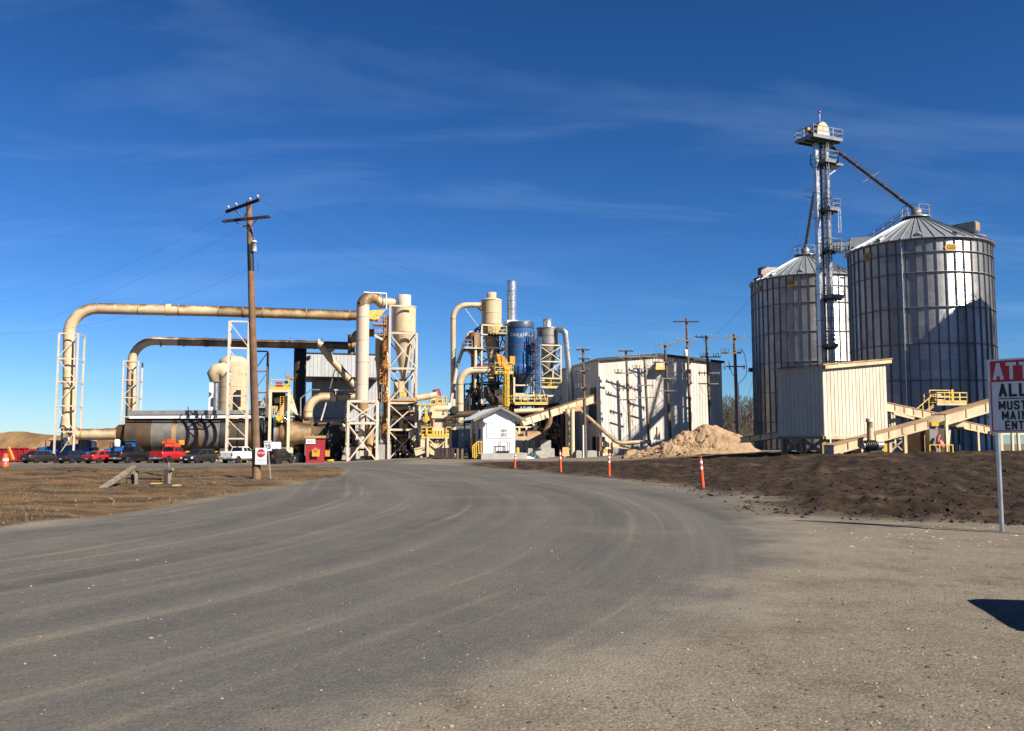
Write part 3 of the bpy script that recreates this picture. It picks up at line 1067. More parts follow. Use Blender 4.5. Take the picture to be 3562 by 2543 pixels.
def tufts():
    """dry grass and weed stems of the left verge"""
    rng = np.random.RandomState(21)
    n = 11000
    y = 15 + 60 * rng.rand(n) ** 1.3
    x = -8.5 - rng.rand(n) * (y * .62 - 4)
    _, mud, ver, t, s = masks(x, y)
    k = (ver > .45) & (fbm(x * .5, y * .5, 33, 3) + .25 * rng.rand(n) > .62)
    x, y, mud, ver = x[k], y[k], mud[k], ver[k]
    z = height(x, y, mud, ver)
    V, Fc = [], []
    for a, b, c in zip(x, y, z):
        h, w = .05 + .17 * rng.rand() ** 2, .006 + .012 * rng.rand()
        dx, dy = (rng.rand(2) - .5) * .16
        i = len(V)
        V += [(a - w, b, c - .02), (a + w, b + w, c - .02), (a + dx, b + dy, c + h)]
        Fc.append((i, i + 1, i + 2))
    me = bpy.data.meshes.new('dry_grass')
    me.from_pydata(V, [], Fc)
    me.materials.append(speckle('straw', [(.04, .03, .017), (.08, .056, .03), (.125, .09, .046)]))
    o = bpy.data.objects.new('dry_grass', me)
    C.objects.link(o)
    o['kind'], o['label'], o['category'] = 'stuff', 'dry straw-coloured grass on the left verge', 'grass'


tufts()

# ================================================================ the plant: drier side (left)
def rd(px, Y0, dpx):
    return dpx / 2 * PL(px, 1300, Y0).y / F


def foot(p, dz=-.15):
    """the same plan position on the ground"""
    return Vector((p.x, p.y, gz(p.x, p.y) + dz))


def PZ(py, px, Y0):
    return PL(px, py, Y0).z


def frame_tower(name, label, pxl, pxr, pys, Y0, dep, mat, w=.2, bw=.13, front='x', side='x', cat='steel tower', **kw):
    """lattice tower whose front legs stand at pxl and pxr, with levels at the heights pys (top first)"""
    ref = pys[len(pys) // 2]
    a, b = PL(pxl, ref, Y0), PL(pxr, ref, Y0)
    zs = [gz(a.x, a.y) - .2] + [PL((pxl + pxr) / 2, y, Y0).z for y in reversed(pys)]
    t = thing(name, label, cat, foot(a))
    q = lattice(t, a, b, dep, zs, mat, w, bw, front, side, **kw)
    return t, q, zs


# ---- big duct: stub from the drum, riser, long top run
t = thing('exhaust_duct', 'long cream duct with sooty top on the tall left tower, upper of two', 'duct', foot(PL(240, 1500, 128)))
duct(t, [PL(404, 1511, 128), PL(238, 1511, 128), PL(241, 1071, 128), PL(760, 1083, 128)], rd(600, 128, 38), [1.6, 3.3], M['duct'], 5.2)
duct(t, [PL(760, 1083, 128), PL(1215, 1097.5, 128)], rd(600, 128, 38), [1], M['duct_mid'], 5.2)
part('inlet_boot', MB().pipe([PL(238, 1440, 128), PL(236, 1490, 128)], [rd(240, 128, 40), rd(240, 128, 54)], 18), M['duct'], t)
part('expansion_joint', MB().tube(PL(842, 1085, 128), PL(848, 1085, 128), rd(840, 128, 41), 18), M['brown_steel'], t)
part('expansion_joint', MB().tube(PL(578, 1078, 128), PL(596, 1078, 128), rd(590, 128, 42), 18), M['cream'], t)
# its tower
frame_tower('duct_tower', 'tall white lattice tower round the leftmost duct riser', 199, 266, [1160, 1248, 1328, 1412, 1502], 126.5, 3.4, M['white_steel'], .22, .11, front='z', side='0', back=False)

# ---- second duct
t = thing('exhaust_duct', 'lower cream duct running behind the wooden pole to the boiler house', 'duct', foot(PL(455, 1460, 133)))
duct(t, [PL(456, 1500, 133), PL(460, 1184, 133), PL(620, 1188.2, 133)], rd(700, 133, 29), [2.9], M['duct'], 4.6)
duct(t, [PL(620, 1188.2, 133), PL(1212, 1203, 133)], rd(700, 133, 29), [1], M['duct_brown'], 4.6)
part('expansion_joint', MB().tube(PL(711, 1190, 133), PL(727, 1190, 133), rd(720, 133, 33), 18), M['brown_steel'], t)
for px in (560, 640, 850, 1010, 1120):
    p = PL(px, 1191, 133)
    part('stiffener_ring', MB().tube(p - E1 * .05, p + E1 * .05, rd(px, 133, 32.5), 18), M['duct_brown'], t)
frame_tower('duct_tower', 'short white lattice tower round the second duct riser', 426, 478, [1256, 1322, 1383, 1450], 131.3, 3.0, M['white_steel'], .2, .10, front='z', side='0', back=False)

# ---- support tower in the middle of the ducts
frame_tower('support_tower', 'narrow white ladder-like tower carrying both ducts beside the wooden pole', 792, 860, [1118, 1211, 1302, 1377, 1452, 1526], 120, 1.3, M['white_steel'], .28, .13, front='d', side='0', back=False, cat='steel tower')
frame_tower('support_tower', 'rusty brown lattice tower under the lower duct, right of the wooden pole', 884, 928, [1222, 1292, 1366, 1440], 134, 2.4, M['brown_steel'], .26, .14, front='u', side='0', back=False)

# ---- drum drier
YD = 129
ax = (PL(960, 1512, YD) - PL(440, 1512, YD)).normalized()
c0 = PL(442, 1514, YD)
L = (PL(958, 1512, YD) - c0).length
rD = rd(700, YD, 116)
t = thing('rotary_drum_dryer', 'huge weathered steel rotary drum lying behind the parked cars', 'drum dryer', foot(PL(700, 1540, YD)))


def dl(px):
    return (PL(px, 1512, YD) - c0).dot(ax)


part('drum_shell', MB().lathe([(rD * .99, dl(530)), (rD * .99, dl(772))], c0, 40, ax), M['drum'], t)
part('drum_shell', MB().lathe([(rD, dl(443)), (rD, dl(533))], c0, 40, ax), M['drum_rust'], t, 'rust-streaked left end of the drum')
part('drum_shell', MB().lathe([(rD * .985, dl(772)), (rD * .985, dl(900))], c0, 40, ax), M['drum_rust'], t)
for px in (612, 697):
    part('drum_band', MB().lathe([(rD * 1.012, dl(px - 8)), (rD * 1.012, dl(px + 8))], c0, 40, ax), M['duct_brown'], t)
for px, w in ((780, 9), (838, 7)):
    part('riding_ring', MB().lathe([(rD * 1.05, dl(px - w)), (rD * 1.05, dl(px + w))], c0, 40, ax), M['dark_steel'], t)
    for s in (-1, 1):
        p = c0 + ax * dl(px) - UP * rD * .95 + E2 * s * rD * .55
        part('trunnion_roller', MB().tube(p - ax * .4, p + ax * .4, .5, 16), M['dark_steel'], t)
        part('pedestal', MB().obox(foot(p, -.2) - E1 * .8 - E2 * .8, E1 * 1.6, E2 * 1.6, UP * max(.4, p.z - gz(p.x, p.y) - .2)), M['concrete'], t)
for a, b, k in ((902, 916, 1.06), (920, 934, 1.10), (938, 951, 1.07)):
    part('girth_housing', MB().lathe([(rD * k, dl(a)), (rD * k, dl(b))], c0, 40, ax), M['black'], t)
part('drum_head', MB().lathe([(rD * .42, dl(400)), (rD * .62, dl(412)), (rD * .62, dl(430)), (rD * .8, dl(443))], c0, 32, ax), M['drum_rust'], t)
part('number_badge', MB().obox(c0 + ax * dl(630) - E2 * rD * .93 - UP * rD * .56, ax * .7, -E2 * .05 + UP * -.02, UP * .6), M['yel_sign'], t)
p = c0 + ax * dl(446) - UP * rD * 1.02
part('base_frame', MB().beam(p, p + ax * (L - .5), .5, .5), M['dark_steel'], t)
part('guard_rail', MB().beam(PL(640, 1571, 126), PL(905, 1571, 126), .12, .14), M['yellow'], t)
for px in (660, 760, 845, 900):
    q = PL(px, 1571, 126)
    part('guard_post', MB().beam(foot(q), q, .12), M['yellow'], t)
# roof over the drum
t = thing('drum_canopy', 'flat grey walkway roof with white edge above the steel drum', 'canopy', foot(PL(660, 1500, 127.5)))
a, b = PL(446, 1444, 127), PL(905, 1441, 127)
part('roof_slab', MB().obox(a + UP * .02, b - a, E2 * 4.5, UP * .55), M['grey_steel'], t)
part('fascia', MB().obox(PL(450, 1456, 126.8), PL(882, 1454, 126.8) - PL(450, 1456, 126.8), E2 * .12, UP * .34), M['white'], t)
for px in (470, 560, 640, 720, 800, 880):
    q = PL(px, 1456, 131.8)
    part('post', MB().beam(foot(q), q, .16), M['grey_steel'], t)
for px in (625, 650, 682, 700, 730):
    q = PL(px, 1457, 126.6)
    part('hanger', MB().beam(q, q + UP * .7 + E1 * .25, .1), M['dark_steel'], t)
q = PL(655, 1440, 128)
part('mast', MB().tube(q, PL(655, 1414, 128), .06, 8), M['brown_steel'], t)

# ---- tan tank behind with gored elbow
YT = 152
t = thing('scrubber_tank', 'cream domed tank with ribbed elbow pipe behind the ladder-like tower', 'tank', foot(PL(806, 1500, YT)))
c = foot(PL(806, 1500, YT)); z0, z1 = PZ(1440, 806, YT), PZ(1262, 806, YT)
rr = rd(806, YT, 100)
part('tank_shell', MB().lathe([(rr, 0), (rr, z1 - c.z)], c, 32), M['cream'], t)
part('tank_dome', MB().lathe([(rr, z1 - c.z), (rr * .94, z1 - c.z + .45), (rr * .6, z1 - c.z + .95), (0.01, z1 - c.z + 1.15)], c, 32), M['cream'], t)
for py in (1275, 1300, 1347, 1400):
    z = PZ(py, 806, YT) - c.z
    part('hoop', MB().lathe([(rr * 1.015, z), (rr * 1.015, z + .09)], c, 32), M['cream'], t)
part('ribbed_elbow', MB().pipe([PL(786, 1300, YT - 4.6), PL(772, 1290, YT - 4.6), PL(757, 1292, YT - 4.6), PL(748, 1304, YT - 4.6), PL(748, 1328, YT - 4.6)], [1.3, 1.35, 1.3, 1.25, .75], 14), M['cream'], t)
part('downpipe', MB().tube(PL(752, 1326, YT - 4.6), foot(PL(752, 1500, YT - 4.6)), .36, 14), M['galv'], t)
part('access_slot', MB().obox(PL(819, 1415, YT - 2.9) , E1 * .75, E2 * .4, UP * 2.6), M['black'], t)
t = thing('cabinet', 'tall white box standing left of the cream domed tank', 'cabinet', foot(PL(735, 1500, YT)))
a = PL(725, 1436, YT); 
part('body', MB().obox(foot(a), E1 * (PL(744, 1436, YT) - a).length, E2 * 1.6, UP * (PZ(1332, 735, YT) - foot(a).z)), M['white'], t)
part('louvre_box', MB().obox(PL(736, 1410, YT) - E2 * .25, E1 * .5, E2 * .25, UP * 1.2), M['dark_steel'], t)

# ---- feeder platform left of the black stack
YP = 125
t = thing('feeder_platform', 'cream steel platform with yellow rails and slanted chute above the drum outlet', 'platform', foot(PL(975, 1500, YP)))
a, b = PL(941, 1364, YP), PL(1006, 1364, YP)
for p in (a, b):
    for d in (0, 3):
        q = p + E2 * d
        part('leg', MB().beam(foot(q), q, .36), M['cream_steel'], t)
part('deck', MB().obox(a - E1 * .2 - E2 * .2, (b - a) + E1 * .4, E2 * 3.4, UP * .35), M['cream_steel'], t)
part('side_plate', MB().obox(a + UP * .37 - E2 * .21, (b - a), E2 * .1, UP * .30), M['yellow'], t)
handrail(t, [a + UP * .36 + E2 * 3, a + UP * .36, b + UP * .36, b + UP * .36 + E2 * 3], M['yellow_pale'], 1.3)
part('drive_cover', MB().obox(PL(958, 1353, YP + 1.5), E1 * .9, E2 * .9, UP * .95), M['red'], t)
part('motor', MB().obox(PL(963, 1360, YP + .8), E1 * .9, E2 * .6, UP * .6), M['black'], t)
part('yellow_guard', MB().prism([PL(984, 1362, YP + 1), PL(1008, 1362, YP + 1), PL(1008, 1328, YP + 1), PL(996, 1328, YP + 1)], E2 * 1), M['yellow'], t)
part('flood_lamp', MB().obox(PL(989, 1334, YP), E1 * .5, E2 * .35, UP * .35), M['black'], t)
part('chute', MB().hexa([PL(962, 1440, YP + .4), PL(984, 1452, YP + .4), PL(984, 1452, YP + 2.2), PL(962, 1440, YP + 2.2),
                         PL(993, 1392, YP + .4), PL(1019, 1398, YP + .4), PL(1019, 1398, YP + 2.2), PL(993, 1392, YP + 2.2)]), M['cream'], t)
part('chute_head', MB().hexa([PL(992, 1398, YP + .3), PL(1019, 1398, YP + .3), PL(1019, 1398, YP + 2.4), PL(992, 1398, YP + 2.4),
                              PL(992, 1377, YP + .3), PL(1019, 1375, YP + .3), PL(1019, 1375, YP + 2.4), PL(992, 1377, YP + 2.4)]), M['cream'], t)
part('chute_wing', MB().prism([PL(1019, 1382, YP + 1.4), PL(1035, 1436, YP + 1.4), PL(1030, 1442, YP + 1.4), PL(1004, 1418, YP + 1.4)], E2 * .8), M['cream_steel'], t)
part('yellow_link', MB().pipe([PL(965, 1462, YP - .6), PL(981, 1450, YP - .6)], .36, 12), M['yellow'], t)
part('lower_box', MB().obox(PL(959, 1470, YP), E1 * .9, E2 * 2, UP * 1.0), M['cream'], t)
part('chute_neck', MB().tube(PL(975, 1478, YP + 1.5), PL(974, 1456, YP + 1.5), .55, 14), M['brown_steel'], t)
part('back_wall', MB().obox(PL(946, 1440, YP + 3), E1 * 1.7, E2 * .2, UP * 3.0), M['dark_steel'], t)
part('small_duct', MB().pipe([PL(955, 1395, YP + 2), PL(966, 1392, YP + 2), PL(978, 1393, YP + 2)], .42, 10), M['cream'], t)
for k in range(4):
    part('pipe', MB().tube(PL(948 + k * 6, 1445, YP + 1.5), PL(948 + k * 6, 1412, YP + 1.5), .09, 8), M['cream'], t)
ladder(t, PL(980, 1452, YP - .2), PZ(1378, 980, YP), E1, -E2, M['yellow'], cage=False)

t = thing('pipe_rack', 'cluttered cream pipe rack standing behind the brown tower', 'pipe rack', foot(PL(915, 1500, 140)))
for k, (x0, x1, y0, y1, mt) in enumerate(((898, 918, 1395, 1412, 'cream_steel'), (900, 925, 1418, 1432, 'cream'), (896, 912, 1434, 1446, 'drum_band'),
                                         (918, 936, 1384, 1394, 'grey_steel'), (914, 934, 1448, 1456, 'cream'))):
    a = PL(x0, y1, 138)
    part('box', MB().obox(a, E1 * (PL(x1, y1, 138) - a).length, E2 * 1.5, UP * (PZ(y0, x0, 138) - a.z)), M[mt], t)
for px in (899, 924, 936):
    q = PL(px, 1384, 138.5)
    part('post', MB().beam(foot(q), q, .15), M['cream_steel'], t)
part('motor', MB().tube(PL(914, 1440, 135), PL(924, 1440, 135), .4, 12), M['blue_dark'], t)

# ---- discharge cone and fan duct
YC = 127
t = thing('discharge_duct', 'rusty cream cone and bent duct leaving the right end of the drum', 'duct', foot(PL(1000, 1560, YC)))
part('ring', MB().lathe([(2.0, 0), (2.0, .3)], PL(953, 1508, YC), 28, E1), M['galv'], t)
part('taper', MB().lathe([(1.55, 0), (1.55, .55), (1.72, .6), (1.72, 1.7), (1.25, 4.6)], PL(958, 1506, YC), 28, E1), M['duct_brown'], t)
for px in (972, 1016):
    q = PL(px, 1536, YC)
    part('saddle_leg', MB().beam(foot(q), q, .3), M['white_steel'], t)
part('saddle_brace', MB().beam(foot(PL(993, 1580, YC - .4)), PL(1014, 1556, YC - .4), .2), M['white_steel'], t)
a = PL(1052, 1545, YC - .4)
part('riser_box', MB().obox(a, E1 * (PL(1088, 1545, YC) - PL(1052, 1545, YC)).length, E2 * 1.5, UP * (PZ(1457, 1070, YC) - a.z)), M['duct_brown'], t)
part('flange', MB().tube(PL(1071, 1456, YC), PL(1071, 1450, YC), rd(1071, YC, 38), 18), M['brown_steel'], t)
duct(t, [PL(1071, 1452, YC), PL(1073, 1381, YC), PL(1172, 1381, YC)], rd(1071, YC, 31), [2.0], M['duct'], 3)
part('damper', MB().obox(PL(1152, 1396, YC - .8), E1 * .7, E2 * 1.5, UP * 1.25), M['dark_steel'], t)
duct(t, [PL(1170, 1380, YC), PL(1240, 1380, YC)], rd(1200, YC, 26), [1], M['duct'], 3)
part('conduit', MB().pipe([PL(1046, 1447, YC - 1), PL(1046, 1386, YC - 1), PL(1081, 1356, YC - 1), PL(1112, 1356, YC - 1)], .09, 8), M['galv'], t)
part('conduit', MB().pipe([PL(1162, 1357, YC - 1), PL(1237, 1357, YC - 1)], .11, 8), M['white_steel'], t)
for px in (1168, 1197, 1226):
    part('strut', MB().beam(PL(px, 1372, YC - 1), PL(px, 1357, YC - 1), .08), M['white_steel'], t)
part('prop', MB().beam(PL(1117, 1463, YC), PL(1136, 1398, YC), .18), M['white_steel'], t)
part('fan_box', MB().hexa([PL(1088, 1512, YC), PL(1122, 1512, YC), PL(1122, 1512, YC + 2), PL(1088, 1512, YC + 2), PL(1088, 1482, YC), PL(1128, 1490, YC), PL(1128, 1490, YC + 2), PL(1088, 1482, YC + 2)]), M['duct_brown'], t)

t = thing('shade_filler', 'added dark steel shade bunker with ribs behind the black fan and the red bin', 'filler', foot(PL(1150, 1560, 133), 0))  # dark box added to stand in for equipment shadow on the boiler wall
a, b = PL(1092, 1590, 132), PL(1236, 1590, 132)
part('body', MB().hexa([foot(a), foot(b), foot(b) + E2 * 3, foot(a) + E2 * 3, PL(1092, 1476, 132), PL(1236, 1470, 132), PL(1236, 1470, 132) + E2 * 3, PL(1092, 1476, 132) + E2 * 3]), M['fan'], t)
for k_ in range(9):
    q_ = a.lerp(b, (k_ + .5) / 9)
    part('rib', MB().obox(foot(q_) - E2 * .14, E1 * .16, E2 * .13, UP * 4.4), M['dark_steel'], t)
part('top_rail', MB().beam(PL(1092, 1474, 131.9), PL(1236, 1468, 131.9), .2, .25), M['brown_steel'], t)
t = thing('draught_fan', 'round black fan housing with cream scroll behind the red bin', 'fan', foot(PL(1163, 1560, YC + 1)))
cc = PL(1163, 1513, YC + .4)
part('fan_disc', MB().lathe([(1.1, -.12), (1.3, 0), (1.3, .25)], cc, 32, E2), M['fan'], t)
part('fan_hub', MB().lathe([(.55, -.3), (.62, -.12)], cc, 24, E2), M['dark_steel'], t)
for k in range(3):
    part('disc_bar', MB().obox(cc - E1 * .9 - E2 * .16 + UP * (-.5 + .42 * k), E1 * 1.8, E2 * .06, UP * .08), M['dark_steel'], t)
sc_ = [cc + E2 * .5 + (E1 * math.cos(w) + UP * math.sin(w)) * (1.42 + .12 * k) for k, w in enumerate([R(110), R(90), R(70), R(50), R(30), R(10)])]
part('scroll', MB().pipe(sc_, .24, 8), M['cream'], t)
part('outlet', MB().obox(PL(1180, 1500, YC + .3), E1 * 1.5, E2 * 1, UP * .6), M['cream'], t)
for s in (-1, 1):
    q = cc + E1 * s * .9 + E2 * .7
    part('leg', MB().beam(foot(q + E1 * s * .5), q - UP * .6, .16), M['dark_steel'], t)

# ---- black stack
YS = 134
t = thing('chimney_stack', 'soot-black chimney stack left of the grey boiler house', 'chimney', foot(PL(1039, 1560, YS)))
q = foot(PL(1039, 1500, YS)); h = PZ(1185, 1039, YS) - q.z; rr = rd(1039, YS, 43)
part('stack_shell', MB().lathe([(rr, 0), (rr, h), (rr * .92, h), (rr * .92, h - 1)], q, 28), M['stack'], t)
for f in (.25, .5, .74):
    part('ring', MB().lathe([(rr * 1.03, h * f), (rr * 1.03, h * f + .1)], q, 28), M['stack'], t)
part('gantry_deck', MB().obox(PL(991, 1318, YS - 1.2), E1 * 1.2, E2 * 1.6, UP * .3), M['drum_band'], t)
handrail(t, [PL(991, 1311, YS + .4), PL(991, 1311, YS - 1.2), PL(1016, 1311, YS - 1.2)], M['galv'], .95)
part('yellow_post', MB().beam(foot(PL(1006, 1400, YS - 1)), PL(1006, 1318, YS - 1), .2), M['yellow_pale'], t)

# ---- grey boiler house
YB = 139
t = thing('boiler_house', 'grey corrugated boiler house with overhanging upper storey', 'building', foot(PL(1190, 1560, YB)))


def clad(par, p, q, z0, z1, n, mat, th=.06, name='cladding_panel', rib=.022, ribmat=None):
    """wall of separate upright sheets with a raised rib at every joint; z0, z1 may be callables of 0..1"""
    p, q = Vector((p.x, p.y, 0)), Vector((q.x, q.y, 0))
    d = (q - p)
    nrm = d.cross(UP).normalized()
    if nrm.y > 0:
        nrm = -nrm
    f0 = z0 if callable(z0) else (lambda k: z0)
    f1 = z1 if callable(z1) else (lambda k: z1)
    gap = .022
    for i in range(n):
        a, b = (i + gap) / n, (i + 1 - gap) / n
        A, B = p + d * a, p + d * b
        mb = MB()
        mb.hexa([A + UP * f0(a), B + UP * f0(b), B - nrm * th + UP * f0(b), A - nrm * th + UP * f0(a),
                 A + UP * f1(a), B + UP * f1(b), B - nrm * th + UP * f1(b), A - nrm * th + UP * f1(a)])
        w = d.normalized() * rib
        for c_, o_ in ((a, w * 1.2), ((a + b) / 2, w * .0)):
            S = p + d * c_ + o_
            hgt = rib * (1.3 if c_ == a else .5)
            mb.hexa([S - w + nrm * .002 + UP * f0(c_), S + w + nrm * .002 + UP * f0(c_), S + w * .5 + nrm * hgt + UP * f0(c_), S - w * .5 + nrm * hgt + UP * f0(c_),
                     S - w + nrm * .002 + UP * f1(c_), S + w + nrm * .002 + UP * f1(c_), S + w * .5 + nrm * hgt + UP * f1(c_), S - w * .5 + nrm * hgt + UP * f1(c_)])
        part(name, mb, mat, par)


def turn(p, q, d):
    return p + E1 * q + E2 * d


a, b = PL(1064, 1270, YB), PL(1326, 1270, YB)
zt, zm = PZ(1232, 1190, YB), PZ(1311, 1190, YB)
W = (b - a).length
clad(t, a, b, zm, zt, 20, M['clad_grey'])
clad(t, a + E2 * 13, a, zm, zt, 9, M['clad_grey'])
part('core', MB().obox(Vector((a.x, a.y, zm)) + E1 * .08 + E2 * .1, E1 * (W - .16), E2 * 12.9, UP * (zt - zm - .02)), M['clad_dark'], t)
part('roof_edge', MB().obox(Vector((a.x, a.y, zt)) - E1 * .1 - E2 * .12, E1 * (W + .2), E2 * 13.4, UP * .14), M['trim_dark'], t)
a2, b2 = PL(1086, 1360, YB + 6.6), PL(1320, 1360, YB + 6.6)
zg = gz(a2.x, a2.y) - .2
clad(t, a2, b2, zg, zm - .02, 18, M['clad_grey'])
clad(t, a2 + E2 * 6.5, a2, zg, zm - .02, 7, M['clad_dark'])
part('core', MB().obox(Vector((a2.x, a2.y, zg)) + E1 * .08 + E2 * .1, E1 * ((b2 - a2).length - .16), E2 * 6.4, UP * (zm - zg - .04)), M['clad_dark'], t)
for px in (1070, 1310):
    p = PL(px, 1246, YB - .35)
    lamp = part('flood_lamp', MB().obox(p, E1 * .45, E2 * .3, UP * .4), M['black'], t)
    part('bracket', MB().beam(p + UP * .2 + E2 * .3, p + E2 * .36 - UP * .6, .06), M['dark_steel'], lamp)
for py in (1456, 1471):
    p = PL(1090, py, YB + 6.1)
    part('walkway_beam', MB().obox(p, E1 * 5.6, E2 * .2, UP * .18), M['black'], t)

# ---- slanting chute in front of it
YV = 130
t = thing('slanting_duct', 'slanting cream duct with an open cut end in front of the boiler house', 'duct', foot(PL(1236, 1560, YV)))
p0, p1, p2 = PL(1112, 1196, YV), PL(1150, 1246, YV), PL(1242, 1352, YV)
rr = rd(1150, YV, 27)
part('duct_section', MB().tube(p0, p1, rr, 18, caps=False), M['duct'], t)
part('cut_end', MB().prism([PL(1108, 1176, YV), PL(1113, 1184, YV), PL(1123, 1193, YV), PL(1106, 1206, YV), PL(1106, 1190, YV)], E2 * .9), M['cream'], t)
part('duct_section', MB().tube(p1, p2, rr * .98, 18), M['duct'], t)
d = (p2 - p1).normalized()
for f in (0.0, .32, .66):
    p = p1.lerp(p2, f)
    part('flange', MB().tube(p - d * .07, p + d * .07, rr * 1.1, 18), M['duct'], t)
p = p0.lerp(p1, .45)
part('flange', MB().tube(p - d * .07, p + d * .07, rr * 1.1, 18), M['duct'], t)
for (x0, y0, x1, y1) in ((1148, 1352, 1165, 1285), (1182, 1350, 1175, 1296), (1232, 1345, 1205, 1310)):
    part('strut', MB().beam(PL(x0, y0, YV + .8), PL(x1, y1, YV + .5), .14), M['grey_steel'], t)
part('drive', MB().obox(PL(1146, 1224, YV - .2), E1 * .7, E2 * .6, UP * .5), M['grey_steel'], t)

# ---- big pale riser with brown head
YR = 123.5
t = thing('riser_duct', 'thick pale vertical duct with brown bend at its top, left of the large cyclone', 'duct', foot(PL(1258, 1560, YR)))
rr = rd(1258, YR, 45)
c = PL(1258, 1394, YR)
ys = [1394, 1336, 1259, 1183, 1103, 1062]
for y0, y1 in zip(ys[:-1], ys[1:]):
    p, q = PL(1258, y0, YR), PL(1258, y1, YR)
    q.x, q.y = c.x, c.y; p.x, p.y = c.x, c.y
    o = part('duct_section', MB().tube(p, q, rr, 26), M['duct_pink'], t)
    part('flange', MB().tube(q - UP * .05, q + UP * .05, rr * 1.045, 26), M['duct_pink'], o)
top = PL(1258, 1062, YR); top.x, top.y = c.x, c.y
inl = PL(1376, 1052, YR + 1.6)
zc = PZ(1046, 1258, YR) 
arc = []
for k in range(8):
    w = math.pi / 2 * k / 7
    arc.append(top + E1 * (1 - math.cos(w)) * 1.7 + E2 * (1 - math.cos(w)) * .8 + UP * math.sin(w) * 1.25)
part('head_bend', MB().pipe(arc, [rr * (1.0 - .12 * k / 7) for k in range(8)], 26), M['duct_brown'], t)
part('inlet_transition', MB().pipe([arc[-1], PL(1325, 1053, YR + 1.3), inl], [rr * .88, rr * .92, rr * .72], 20), M['duct'], t)
part('access_door', MB().obox(PL(1252, 1064, YR) - E2 * (rr + .06), E1 * .55, E2 * .08, UP * .55), M['brown_steel'], t)
part('vent_pipe', MB().pipe([PL(1266, 1017, YR), PL(1344, 1021, YR), PL(1344, 1075, YR)], .09, 8), M['white'], t)
part('cone', MB().tube(PL(1262, 1395, YR), PL(1262, 1440, YR), rr * .9, 24, rr * .62), M['drum_band'], t)
part('lower_pipe', MB().tube(PL(1261, 1440, YR), PL(1261, 1478, YR), rr * .62, 20), M['duct_pink'], t)
part('lower_pipe', MB().tube(PL(1261, 1478, YR), PL(1258, 1560, YR), .52, 18), M['duct_pink'], t)
part('screw_drive', MB().obox(PL(1250, 1586, YR - .4), E1 * 1.6, E2 * 1, UP * .7), M['cream'], t)
part('rust_silo', MB().tube(foot(PL(1286, 1570, YR + 1)), PL(1286, 1495, YR + 1), .62, 16), M['duct_brown'], t)
part('rust_silo_cap', MB().lathe([(.66, 0), (.66, .2), (.2, .8)], PL(1286, 1495, YR + 1), 16), M['duct_brown'], t)
frame_tower('riser_tower', 'short white cross-braced tower under the thick pale vertical duct', 1211, 1312, [1396, 1472], 121.5, 3.6, M['white_steel'], .34, .22)

# concrete blocks by the tower feet
for (x0, x1, y0, y1, Y0, lab) in ((1188, 1238, 1553, 1592, 124.5, 'sloped concrete pedestal left of the short white tower'), (1316, 1360, 1546, 1590, 122.5, 'square concrete pedestal right of the short white tower')):
    a, b = PL(x0, y1, Y0), PL(x1, y1, Y0)
    w = b - a; h = PZ(y0, x0, Y0) - a.z
    k = .22 if x0 < 1200 else .0
    mb = MB().hexa([a - UP * .3, b - UP * .3, b + E2 * 2 - UP * .3, a + E2 * 2 - UP * .3, a + w * k + UP * h, b + UP * h, b + E2 * 2 + UP * h, a + w * k + E2 * 2 + UP * h])
    single('concrete_pedestal', mb, M['concrete'], lab, 'pedestal', foot(a))
t = thing('electric_motor', 'grey electric motor on the square concrete pedestal', 'motor', PL(1332, 1546, 122.5))
part('body', MB().tube(PL(1322, 1539, 123.2), PL(1350, 1539, 123.2), .42, 16), M['grey_steel'], t)
part('end_bell', MB().tube(PL(1350, 1539, 123.2), PL(1359, 1539, 123.2), .5, 16), M['galv_dark'], t)
part('foot_plate', MB().obox(PL(1324, 1546, 122.8), E1 * 1.2, E2 * .8, UP * .14), M['black'], t)


# ---- cyclones
def cyclone(name, label, px, Y0, pyc, py_lid, py_bar, py_cone, cap, bar, tip, mat, lid=6, rings=(), capmat=None):
    """cyclone collector: outlet cap, lid, barrel, cone; widths in photo pixels, heights by their rows"""
    c = foot(PL(px, 1560, Y0)); k = PL(px, 1300, Y0).y / F
    z = lambda py: PZ(py, px, Y0) - c.z
    t = thing(name, label, 'cyclone', c)
    part('outlet_cap', MB().lathe([(cap * k, z(py_lid + 6)), (cap * k, z(pyc)), (cap * k * .93, z(pyc)), (cap * k * .93, z(pyc) - .8)], c, 28), capmat or mat, t)
    part('lid', MB().lathe([(bar * k * 1.05, z(py_lid + lid)), (bar * k * 1.05, z(py_lid + lid) + .12), (cap * k * 1.02, z(py_lid) + .02)], c, 32), mat, t)
    part('barrel', MB().lathe([(bar * k, z(py_bar)), (bar * k, z(py_lid + lid))], c, 36), mat, t)
    for r_ in rings:
        part('ring', MB().lathe([(bar * k * 1.025, z(r_)), (bar * k * 1.025, z(r_) + .12)], c, 36), mat, t)
    part('cone', MB().lathe([(tip * k, z(py_cone)), (bar * k * .97, z(py_bar))], c, 36), mat, t)
    part('cone_outlet', MB().lathe([(tip * k * 1.15, z(py_cone) - .5), (tip * k * 1.15, z(py_cone))], c, 20), mat, t)
    return t, c, k


